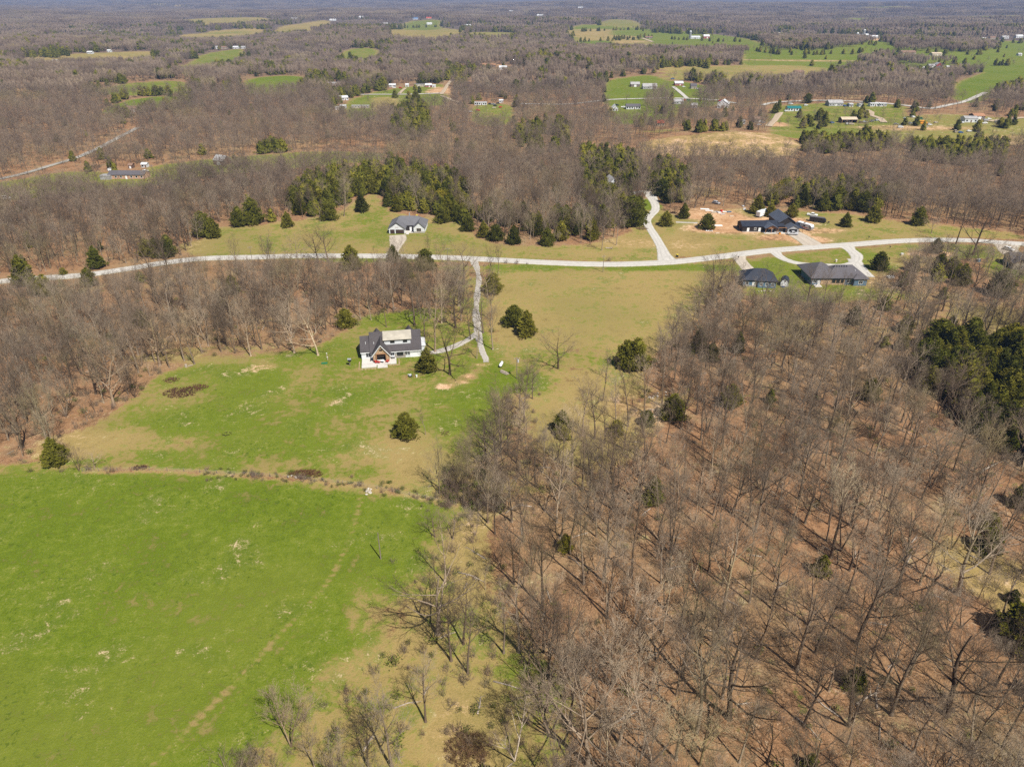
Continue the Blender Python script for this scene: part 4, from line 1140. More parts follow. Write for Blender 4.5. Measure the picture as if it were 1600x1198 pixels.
B(1185, 191.5, 13, 8, 2.7, 4.6, 'brown_siding', 'roof_brown', 'brown house with faded pinkish roof by the dirt track')
B(1249, 117, 14, 10, 3.2, 5.8, 'brick', 'roof_brown', 'brown brick house in trees above the far road')
B(1241, 174, 21, 8, 2.9, 4.6, 'white_siding', 'roof_teal', 'white house with teal metal roof', wins=4)
B(1306, 166, 22, 11, 3.2, 5.6, 'grey_siding', 'roof_galv', 'large hall with big grey metal roof by the far road', 'hall', wins=4)
B(1330, 167, 6, 6, 2.8, 3.3, 'white_siding', 'roof_white', 'short white trailer right of the large hall', 'mobile home', flat=True, wins=2)
B(1346, 167, 8, 6, 2.8, 3.3, 'white_siding', 'roof_galv', 'grey white trailer left of the dirt track', 'mobile home', flat=True, wins=2)
B(1366, 166.5, 13, 6, 2.9, 3.5, 'white_siding', 'roof_white', 'left long white trailer right of the dirt track', 'mobile home', flat=True, wins=3)
B(1379.5, 166.5, 11, 6, 2.9, 3.5, 'white_siding', 'roof_white', 'right long white trailer above the cedar clump', 'mobile home', flat=True, wins=3)
B(1327, 192.5, 24, 9, 3.2, 4.8, 'brown_siding', 'roof_cream', 'open fronted shed with cream roof', 'shed', open_front=True)
B(1420, 85.5, 22, 14, 3.2, 6.4, 'tan_siding', 'roof_brown', 'sprawling brown roofed house on the green farmland')
B(1464, 87.5, 15, 12, 3.6, 5.4, 'beige', 'roof_cream', 'tan shed right of the sprawling house', 'shed', wins=2)
B(1440, 109.5, 9, 8, 3, 4.6, 'white_siding', 'roof_white', 'white house left of the red barn')
B(1456, 106.5, 9, 10, 3.4, 5.6, 'grey_siding', 'roof_galv', 'grey roofed barn joined to the red barn', 'barn')
B(1467, 106, 9, 10, 4.4, 7.6, 'red_siding', 'roof_galv', 'red barn above the bare wood at right', 'barn', axis='y')
B(1483, 108, 7, 8, 3, 4.4, 'white_siding', 'roof_white', 'white shed right of the red barn', 'shed', wins=1)
B(1517, 191.5, 19, 10, 3.4, 5, 'white_siding', 'roof_galv', 'grey metal workshop at the salvage yard', 'workshop', rz=-.1, wins=2)
B(1530, 187, 17, 10, 3.2, 5, 'brown_siding', 'roof_rust', 'brown roofed barn behind the grey workshop', 'barn', wins=2)
B(1594, 87.5, 5, 8, 2.8, 4.4, 'white_siding', 'roof_white', 'white shed at the right edge of the farmland', 'shed', wins=0)

def silo(px, py, r, hgt_, label):
    p = at(px, py)
    s = thing('silo', p, 0, label, 'silo')
    MB().tube([(0, 0, -.5), (0, 0, hgt_)], [r, r], 14).build('barrel', M['grey_metal'], s)
    MB().tube([(0, 0, hgt_), (0, 0, hgt_ + r * .5), (0, 0, hgt_ + r * .8)], [r * 1.04, r * .6, r * .12], 14).build('cap', M['roof_white'], s)
silo(1078, 61, 3.0, 17, 'tall grey silo beside the long white barn')
silo(1349, 58, 3.0, 17, 'tall silo of the big farm on the right')
silo(1339, 58.5, 3.4, 10, 'short silo of the big farm on the right')

def tower(px, py, h_, label):
    p = at(px, py)
    s = thing('lattice_mast', p, 0, label, 'mast')
    m = MB()
    for k in range(3):
        a = k * 2.1
        m.tube([(1.2 * math.cos(a), 1.2 * math.sin(a), -.5), (.15 * math.cos(a), .15 * math.sin(a), h_)], [.12, .08], 4)
    m.build('leg', M['grey_metal'], s)
    m = MB()
    for j in range(9):
        z = h_ * (j + .5) / 10
        rr_ = 1.2 * (1 - z / h_) + .15
        c = [(rr_ * math.cos(k * 2.1), rr_ * math.sin(k * 2.1), z + (k * .4)) for k in range(3)]
        for k in range(3):
            m.tube([c[k], c[(k + 1) % 3]], [.05, .05], 3)
    m.build('brace', M['grey_metal'], s)
tower(1212, 56, 26, 'thin white mast by the hedge of the green farmland')
tower(1499, 15, 60, 'thin radio mast on the hazy right skyline')
# ------------------------------------------------------------------ trees
UP = Vector((0, 0, 1))

def turn(d, az, ang):
    u = d.orthogonal().normalized()
    w = d.cross(u)
    s = (u * math.cos(az) + w * math.sin(az))
    return (d * math.cos(ang) + s * math.sin(ang)).normalized()

def grow(rn, tr, cr, p, d, L, r, lv, S):
    """One limb and everything on it; thick wood goes to tr, fine wood to cr."""
    n = S['seg'][lv]
    pts, rs, dirs = [p.copy()], [r], [d.copy()]
    q = p.copy()
    for i in range(n):
        b = S['bend'][lv]
        d = (d + Vector((rn.uniform(-b, b), rn.uniform(-b, b), rn.uniform(-b, b) + S['trop'][lv]))).normalized()
        q = q + d * (L / n)
        pts.append(q.copy()); dirs.append(d.copy())
        rs.append(r * (1 - (i + 1) / n * S['tap'][lv]))
    last = lv == len(S['seg']) - 1
    if lv <= S['wood']:
        tr.tube(pts, rs, S['side'][lv], cap=False)
    elif n > 1:
        cr.tube(pts, rs, 3, cap=False)
    else:
        cr.spike(pts[0], pts[-1], r)
    if last:
        return
    k = S['n'][lv]
    az = rn.uniform(0, 6.28)
    for j in range(k):
        t = S['t0'][lv] + (1 - S['t0'][lv]) * (j + rn.random() * .9) / k
        f = min(t * n, n - .001)
        i = int(f)
        c = pts[i].lerp(pts[i + 1], f - i)
        az += 2.4 + rn.uniform(-.5, .5)
        ang = S['ang'][lv] * rn.uniform(.75, 1.25)
        dd = turn(dirs[i + 1], az, ang)
        l2 = L * S['len'][lv] * (1 - S['fall'][lv] * (t - S['t0'][lv])) * rn.uniform(.7, 1.2)
        r2 = (rs[i] + (rs[i + 1] - rs[i]) * (f - i)) * S['rr'][lv]
        grow(rn, tr, cr, c, dd, l2, max(r2, S['rmin']), lv + 1, S)

TALL = dict(seg=[9, 5, 3, 2, 1], bend=[.06, .10, .11, .12, 0], trop=[.03, .15, .12, .08, 0], tap=[.82, .8, .8, .7, 0], n=[10, 7, 6, 2], t0=[.36, .25, .2, .25],
            ang=[.68, .56, .5, .5], len=[.46, .50, .56, .72], fall=[.5, .42, .38, .3], rr=[.58, .60, .60, .62], side=[7, 5, 3, 3, 3], wood=1, rmin=.0165)
SPREAD = dict(TALL, n=[11, 8, 6, 2], t0=[.22, .22, .2, .2], ang=[.98, .62, .56, .52], len=[.62, .48, .5, .62], trop=[.02, .11, .08, .05, 0], fall=[.5, .4, .4, .3], bend=[.09, .16, .17, .15, 0])
NARROW = dict(TALL, n=[9, 6, 6, 2], t0=[.42, .2, .2, .2], ang=[.48, .5, .5, .5], len=[.36, .44, .52, .64])
MIDT = dict(TALL, seg=[4, 2, 1, 1], side=[4, 3, 3, 3], n=[11, 8, 6], t0=[.32, .2, .2], wood=1, rmin=.042, len=[.45, .48, .55], ang=[.75, .65, .6])

def make_tree(seed, H, S, tr0, lead=1):
    rn = random.Random(seed)
    tr, cr = MB(), MB()
    for k in range(lead):
        d = UP if lead == 1 else turn(UP, k * 6.28 / lead + rn.uniform(-.4, .4), rn.uniform(.12, .32))
        grow(rn, tr, cr, Vector((0, 0, -.15)), d.copy(), H * .86 * (1 if k == 0 else rn.uniform(.75, .95)), tr0 * (1 if lead == 1 else .7), 0, S)
    if lead == 1:
        tr.tube([(0, 0, -.3), (0, 0, .15), (0, 0, .7)], [tr0 * 1.6, tr0 * 1.25, tr0], 7, cap=False)
    return tr, cr

PROTO_H = 18.0
PROTOS = {}
for form, S, n, rad0, lead in (('tall', TALL, 8, .26, 1), ('spread', SPREAD, 6, .34, 1), ('narrow', NARROW, 5, .20, 1), ('forked', TALL, 5, .26, 2), ('thicket', NARROW, 2, .15, 4)):
    L_ = []
    for k in range(n):
        tr, cr = make_tree(hash((len(form), k)) % 9973 + k * 17 + len(form) * 101, PROTO_H, S, rad0, lead)
        L_.append((tr.mesh('trunk', M['bark']), cr.mesh('crown', M['bark'])))
        for me in L_[-1]:
            me.polygons.foreach_set('use_smooth', [True] * len(me.polygons))
    PROTOS[form] = L_

def cedar_mesh(seed, H, W, n, pw, size, core=True):
    """Dense evergreen: thousands of little sprays over a lumpy cone, thinner towards the inside."""
    rn = random.Random(seed)
    f = MB()
    ph = [rn.uniform(0, 6.28) for _ in range(6)]
    def prof(z, a):
        b = (1 - z) ** pw * min(1, z * 7 + .35)
        return W * b * (1 + .17 * math.sin(3 * a + ph[0] + 9 * z) + .15 * math.sin(5 * a + ph[1] - 14 * z) + .13 * math.sin(2 * a + ph[2] + 21 * z))
    cnt = 0
    while cnt < n:
        z = rn.random()
        a = rn.uniform(0, 6.283)
        R0 = prof(z, a)
        if rn.random() > max(R0 / W, .12): continue
        cnt += 1
        k = rn.choice((1.12, 1.0, .93, .86, .74, .6)) * rn.uniform(.93, 1.06)
        c = Vector((math.cos(a) * R0 * k, math.sin(a) * R0 * k, z * H * .97 + .12))
        out = Vector((math.cos(a), math.sin(a), .55 + rn.uniform(-.3, .6))).normalized()
        s = size * (rn.uniform(.6, 1.25) if rn.random() < .88 else rn.uniform(1.3, 2.0)) * (1 if z < .85 else .7)
        for j in range(4):
            d = (out + Vector((rn.uniform(-.9, .9), rn.uniform(-.9, .9), rn.uniform(-.5, .8)))).normalized()
            f.spike(c - d * s * .35, c + d * s, s * .30)
    if core:  # coarse inner cone added inside the sprays to block light through the crown
        V, F = [], []
        nz, na = 7, 10
        for i in range(nz):
            z = .06 + .86 * i / (nz - 1)
            for j in range(na):
                a = 6.283 * j / na
                q = prof(z, a) * .70
                V.append((math.cos(a) * q, math.sin(a) * q, z * H))
        for i in range(nz - 1):
            for j in range(na):
                F.append((i * na + j, i * na + (j + 1) % na, (i + 1) * na + (j + 1) % na, (i + 1) * na + j))
        f.add(V, F)
    return f

CEDAR_H = 9.0
CEDARS = []
for k, (w, pw) in enumerate(((3.1, .50), (2.6, .62), (3.6, .44), (2.9, .72), (3.3, .55))):
    f = cedar_mesh(40 + k, CEDAR_H, w, 1500, pw, .42)
    t = MB().tube([(0, 0, -.3), (0, 0, CEDAR_H * .4), (0, 0, CEDAR_H * .9)], [.22, .16, .04], 6, cap=False)
    CEDARS.append((t.mesh('trunk', M['bark']), f.mesh('crown', M['cedar'])))

def shrub_mesh(seed, H, n, spread, w=.02):
    rn = random.Random(seed)
    f = MB()
    for k in range(n):
        b = Vector((rn.gauss(0, spread * .3), rn.gauss(0, spread * .3), -.05))
        d = turn(UP, rn.uniform(0, 6.28), rn.uniform(.1, .75))
        L = H * rn.uniform(.6, 1.05)
        m = b + d * L * .5 + Vector((rn.uniform(-.1, .1), rn.uniform(-.1, .1), 0)) * H
        e = m + (d + UP * .4).normalized() * L * .5
        f.spike(b, m, w * 1.6); f.spike(m, e, w)
        for j in range(6):
            c = b.lerp(m, rn.uniform(.4, 1)) if j < 2 else m.lerp(e, rn.random())
            f.spike(c, c + turn(d, rn.uniform(0, 6.28), rn.uniform(.4, .9)) * L * rn.uniform(.18, .4), w)
    return f

# ---- where the woods are
PLACE = []                                   # hand placed: x, y, z ... see below
from mathutils import kdtree
_rp = [(a[0], a[1], w) for c, ws in ROADS for a, w in zip(c, ws)]
_kd = kdtree.KDTree(len(_rp))
for i, a in enumerate(_rp):
    _kd.insert((a[0], a[1], 0), i)
_kd.balance()
_foot = np.array(FOOT)

def free_of_built(x, y, m):
    for s in ((1.0,) if math.hypot(x, y) < 520 else (1.0, 1.03, 1.06, 1.09)):
        _, i, d = _kd.find((x * s, y * s, 0))
        if d < _rp[i][2] + (m if s == 1 else .5): return False
    return not ((_foot[:, 0] - x) ** 2 + (_foot[:, 1] - y) ** 2 < (_foot[:, 2] + m - 2) ** 2).any()

def wpoly(pxs, it=1):
    return smooth_loop(np.array([at(*q)[:2] for q in pxs]), it)

FORCE_BARE = [wpoly(q) for q in (
 [(1375,62),(1470,58),(1560,68),(1545,82),(1440,84),(1390,78)], [(1345,94),(1400,90),(1450,98),(1500,99),(1400,106),(1335,106)], [(1195,64),(1290,60),(1370,66),(1330,76),(1250,80),(1195,76)],[(1010,84),(1160,78),(1165,92),(1100,98),(1000,98)],
 [(1010,150),(1050,146),(1055,185),(1020,188),(1005,170)], [(1085,150),(1120,140),(1180,150),(1190,170),(1140,184),(1090,180)], [(1000,44),(1090,46),(1140,54),(1050,54),(1000,50)],
 [(920,130),(945,128),(950,150),(930,158)], [(1290,150),(1320,140),(1420,146),(1400,158),(1330,156)],
)]
def open_sd(x, y, reach=60.0):
    best = np.full(x.shape, -reach)
    for f in FIELDS:
        if f[0] != 'rough_grass': best = np.maximum(best, field_sd(x, y, f[4], reach, f[5]))
    for q in FORCE_BARE:
        k = field_sd(x, y, q, reach, (1.0,)) > 0
        best[k] = -20
    return best

SPARSE = [(wpoly(q), d) for q, d in (
 ([(800,560),(900,540),(1010,560),(1040,600),(1050,660),(1010,720),(900,740),(830,700),(800,640)], .58),
 ([(690,780),(740,780),(770,850),(790,960),(830,1060),(858,1120),(845,1260),(300,1300),(380,1190),(480,1100),(600,1000),(660,900)], .13),
 ([(1230,480),(1420,470),(1420,540),(1300,560),(1230,530)], .5),
 ([(1530,860),(1640,840),(1640,960),(1540,960)], .2),
 ([(1420,440),(1640,430),(1640,560),(1560,520),(1460,510)], .5),
 ([(690,410),(740,412),(745,520),(700,545),(640,500),(600,480),(660,440)], .6),
 ([(550,400),(740,404),(740,430),(640,440),(560,430)], .7),
 ([(1090,275),(1290,290),(1290,330),(1100,330),(1050,320)], .6),
 ([(1010,760),(1640,800),(1640,1260),(760,1260),(830,1060),(800,860),(860,760)], .68),
 ([(1040,600),(1400,560),(1420,800),(1010,760)], .8), ([(-100,470),(560,400),(600,480),(300,570),(100,690),(-100,720)], .84),
 ([(1430,625),(1520,690),(1640,755),(1640,815),(1500,740),(1430,670)], .25),
 ([(30,690),(110,660),(130,735),(0,737),(-40,700)], .45),
 ([(640,150),(1000,160),(1010,215),(820,240),(640,215)], .7), ([(1000,170),(1640,160),(1640,225),(1260,240),(1000,215)], .55),
)]
CEDAR_ZONES = [(wpoly(q), d) for q, d in (
 ([(452,332),(462,290),(545,272),(640,258),(722,285),(735,330),(690,345),(645,338),(600,328),(560,318),(520,338)], .85),
 ([(735,345),(790,362),(880,372),(985,355),(985,330),(880,345),(790,340),(740,325)], .45),
 ([(905,262),(910,238),(985,245),(1005,272),(960,305),(920,300)], .9), ([(1005,268),(1080,262),(1070,296),(1020,290)], .8),
 ([(1415,560),(1480,540),(1560,545),(1660,580),(1680,740),(1590,728),(1520,665),(1470,625),(1430,595)], .98),
 ([(1425,210),(1500,212),(1580,226),(1560,240),(1460,234),(1425,224)], .95), ([(1205,204),(1390,202),(1400,216),(1290,220),(1205,216)], .8), ([(1070,206),(1140,204),(1140,216),(1075,218)], .7),
 ([(250,395),(285,392),(285,412),(240,412)], .6), ([(110,415),(190,405),(180,430),(120,438)], .5), ([(10,440),(110,440),(110,470),(20,475)], .1),
 ([(610,168),(672,166),(668,200),(615,205)], .7), ([(505,140),(600,135),(610,165),(520,170)], .5), ([(680,110),(725,106),(720,125),(685,128)], .8),
 ([(405,232),(440,225),(445,250),(408,252)], .8), ([(1180,300),(1300,290),(1380,300),(1380,330),(1300,335),(1190,325)], .42), ([(1380,420),(1470,395),(1500,440),(1420,450)], .1),
 ([(800,200),(880,190),(900,215),(830,225)], .3), ([(1330,160),(1440,165),(1430,185),(1340,182)], .3), ([(950,98),(1110,100),(1100,108),(960,106)], .5),
 ([(30,82),(110,80),(110,90),(40,90)], .6), ([(175,160),(225,145),(300,145),(300,152),(230,155),(180,170)], .5), ([(1480,440),(1570,430),(1560,460),(1490,465)], .12),
)]
HEDGES = [((905,50),(1030,46)),((1030,50),(1105,50)),((960,62),(1025,58)),((905,66),(1000,62)),((1050,62),(1155,66)),((1200,46),(1295,50)),((1200,60),(1300,64)),((1240,73),(1375,70)),((1160,78),(1240,90)),((1240,86),(1390,84)),
          ((1400,82),(1540,87)),((1345,83),(1395,86)),((1430,100),(1510,100)),((1545,103),(1590,103)),((628,44),(700,42)),((40,86),(95,86)),((110,83),(140,80)),((550,76),(590,73)),((1100,78),(1140,76)),((1180,82),(1240,84)),((540,30),(700,28)),
          ((225,150),(295,149)),((875,106),(1105,103)),((1270,65),(1340,62)),((1080,52),(1150,50)),((1500,64),(1600,68))]

NR = np.random.default_rng(11)
def jitter_grid(r0, r1, cell, half):
    n = int(r1 / cell) + 2
    X, Y = np.meshgrid(np.arange(-n, n) * cell, np.arange(0, n) * cell)
    X = X + NR.uniform(-.42, .42, X.shape) * cell; Y = Y + NR.uniform(-.42, .42, Y.shape) * cell
    X[1::2] += cell * .5
    X, Y = X.ravel(), Y.ravel()
    r = np.hypot(X, Y)
    k = (r >= r0) & (r < r1) & (np.abs(np.arctan2(X, Y)) < rad(half)) & (Y > 36)
    return X[k], Y[k]

def soft_noise(x, y, s):
    return (np.sin(x / s + 1.7 * np.sin(y / (s * 1.3))) + np.sin((x * .6 - y * .8) / (s * .7) + 2.1) + np.sin((x * .8 + y * .6) / (s * .45) + .4)) / 3

_main = [(a[0], a[1]) for a in ROADS[0][0]]
for x0, x1, yy in ((1160, 1212, 451), (1212, 1228, 449), (1262, 1358, 449), (155, 228, 284)):
    _main += [tuple(at(u, yy)[:2]) for u in np.linspace(x0, x1, 12)]
_mk = kdtree.KDTree(len(_main))
for i, a in enumerate(_main): _mk.insert((a[0], a[1], 0), i)
_mk.balance()
def cap_height(x, y, h_):
    """Young growth along the near verge: the wood was cut back when the road was made."""
    for s in (1.02, 1.035, 1.05, 1.065, 1.08, 1.095, 1.11, 1.125, 1.14, 1.16):
        if _mk.find((x * s, y * s, 0))[2] < (4.2 if x < 60 or s > 1.01 else 3):
            return min(h_, CAM_H * (1 - 1 / s) * 1.0)
    return h_

def in_zone(x, y, zones, base):
    out = np.full(x.shape, base)
    for poly, d in zones:
        out[field_sd(x, y, poly, 1.0) > 0] = d
    return out

BARE, CED = [], []                           # (x, y, height) of the woods
def fill(r0, r1, cell, half, hlo, hhi, margin):
    x, y = jitter_grid(r0, r1, cell, half)
    sd = open_sd(x, y)
    dens = in_zone(x, y, SPARSE, 1.0)
    cz = in_zone(x, y, CEDAR_ZONES, .0)
    sn = soft_noise(x, y, 22)
    for a, b, s, d, c, n in zip(x, y, sd, dens, cz, sn):
        if s > -margin: continue
        u = NR.random()
        if c > 0:
            if u < c:
                hc = NR.uniform(7.5, 12)
                if r1 <= 520 and NR.random() < .8: hc = cap_height(a, b, hc)
                if hc > 3 and free_of_built(a, b, 1.5): CED.append((a, b, hc))
                continue
        elif NR.random() < (.010 if n < .45 else .035):
            if free_of_built(a, b, 2.5): CED.append((a, b, NR.uniform(4, 8.5)))
            continue
        if NR.random() > d: continue
        if not free_of_built(a, b, 2.2): continue
        h_ = NR.uniform(hlo, hhi)
        if NR.random() < (.34 if r1 <= 300 else .2): h_ *= NR.uniform(.4, .72)
        if NR.random() < .93: h_ = cap_height(a, b, h_)
        if h_ > 3: BARE.append((a, b, h_))
fill(52, 300, 5.0, 68, 12.5, 19.5, 1.2)
fill(300, 520, 5.6, 54, 12, 18, 2.0)
fill(520, 980, 6.8, 47, 11, 16, 3.0)

PATCH, BIGPATCH = [], []
def fill_patch(r0, r1, cell, half, store, sub):
    x, y = jitter_grid(r0, r1, cell, half)
    sd = open_sd(x, y, cell * 2)
    for a, b, s in zip(x, y, sd):
        if s < -cell * .62 and free_of_built(a, b, cell * .42):
            store.append((a, b))
        elif s < cell * .5:
            for _ in range(sub):
                u, v = a + NR.uniform(-.5, .5) * cell, b + NR.uniform(-.5, .5) * cell
                EDGE.append((u, v))
EDGE = []
fill_patch(980, 2300, 26, 45, PATCH, 14)
fill_patch(2300, 9000, 85, 44, BIGPATCH, 26)
ex, ey = np.array(EDGE).T
esd = open_sd(ex, ey, 60)
for a, b, s in zip(ex, ey, esd):
    if s < -3 and free_of_built(a, b, 3):
        (CED if NR.random() < .12 else BARE).append((a, b, NR.uniform(10, 15)))
CED = [(a, b, h_ if math.hypot(a, b) < 980 else min(h_, 9)) for a, b, h_ in CED]
x, y = jitter_grid(980, 3000, 30, 42)                      # cedars dotted through the far woods, in clumps
sd = open_sd(x, y)
cz = in_zone(x, y, CEDAR_ZONES, .0)
sn = soft_noise(x, y, 70)
for a, b, s, n, c in zip(x, y, sd, sn, cz):
    if s < -2 and (n > .36 or NR.random() < .16) and free_of_built(a, b, 3):
        for _ in range(3):
            CED.append((a + NR.normal(0, 8), b + NR.normal(0, 8), NR.uniform(11, 17)))
for poly, d in CEDAR_ZONES:                                 # far cedar groves
    c = poly.mean(0)
    if np.hypot(*c) > 980:
        lo, hi = poly.min(0), poly.max(0)
        n = int((hi - lo).prod() / 60 * d)
        u = NR.uniform(lo, hi, (min(n, 900), 2))
        k = field_sd(u[:, 0].copy(), u[:, 1].copy(), poly, 1.0) > 0
        CED += [(a, b, NR.uniform(9, 14)) for a, b in u[k] if free_of_built(a, b, 3)]
for (p0, p1) in HEDGES:
    a, b = at(*p0), at(*p1)
    L = (b - a).length
    for k in range(int(L / 9)):
        if NR.random() < .22: continue
        q = a.lerp(b, (k + NR.random()) / (L / 9))
        if free_of_built(q.x, q.y, 3):
            (CED if NR.random() < .68 else BARE).append((q.x + NR.normal(0, 3), q.y + NR.normal(0, 5), NR.uniform(7, 12)))
for _ in range(130):                                       # odd trees out on the far farmland
    q = at(NR.uniform(1050, 1600), NR.uniform(48, 104))
    if free_of_built(q.x, q.y, 4):
        (CED if NR.random() < .4 else BARE).append((q.x, q.y, NR.uniform(5, 11)))

for (u0, u1, v0, v1, n) in ((940, 1600, 152, 206, 210), (500, 810, 122, 180, 110), (1040, 1420, 180, 206, 60), (130, 420, 240, 282, 30)):
    for _ in range(n):                                     # loose trees about the far yards
        q = at(NR.uniform(u0, u1), NR.uniform(v0, v1))
        if free_of_built(q.x, q.y, 2.5):
            (CED if NR.random() < .25 else BARE).append((q.x, q.y, NR.uniform(6, 11)))

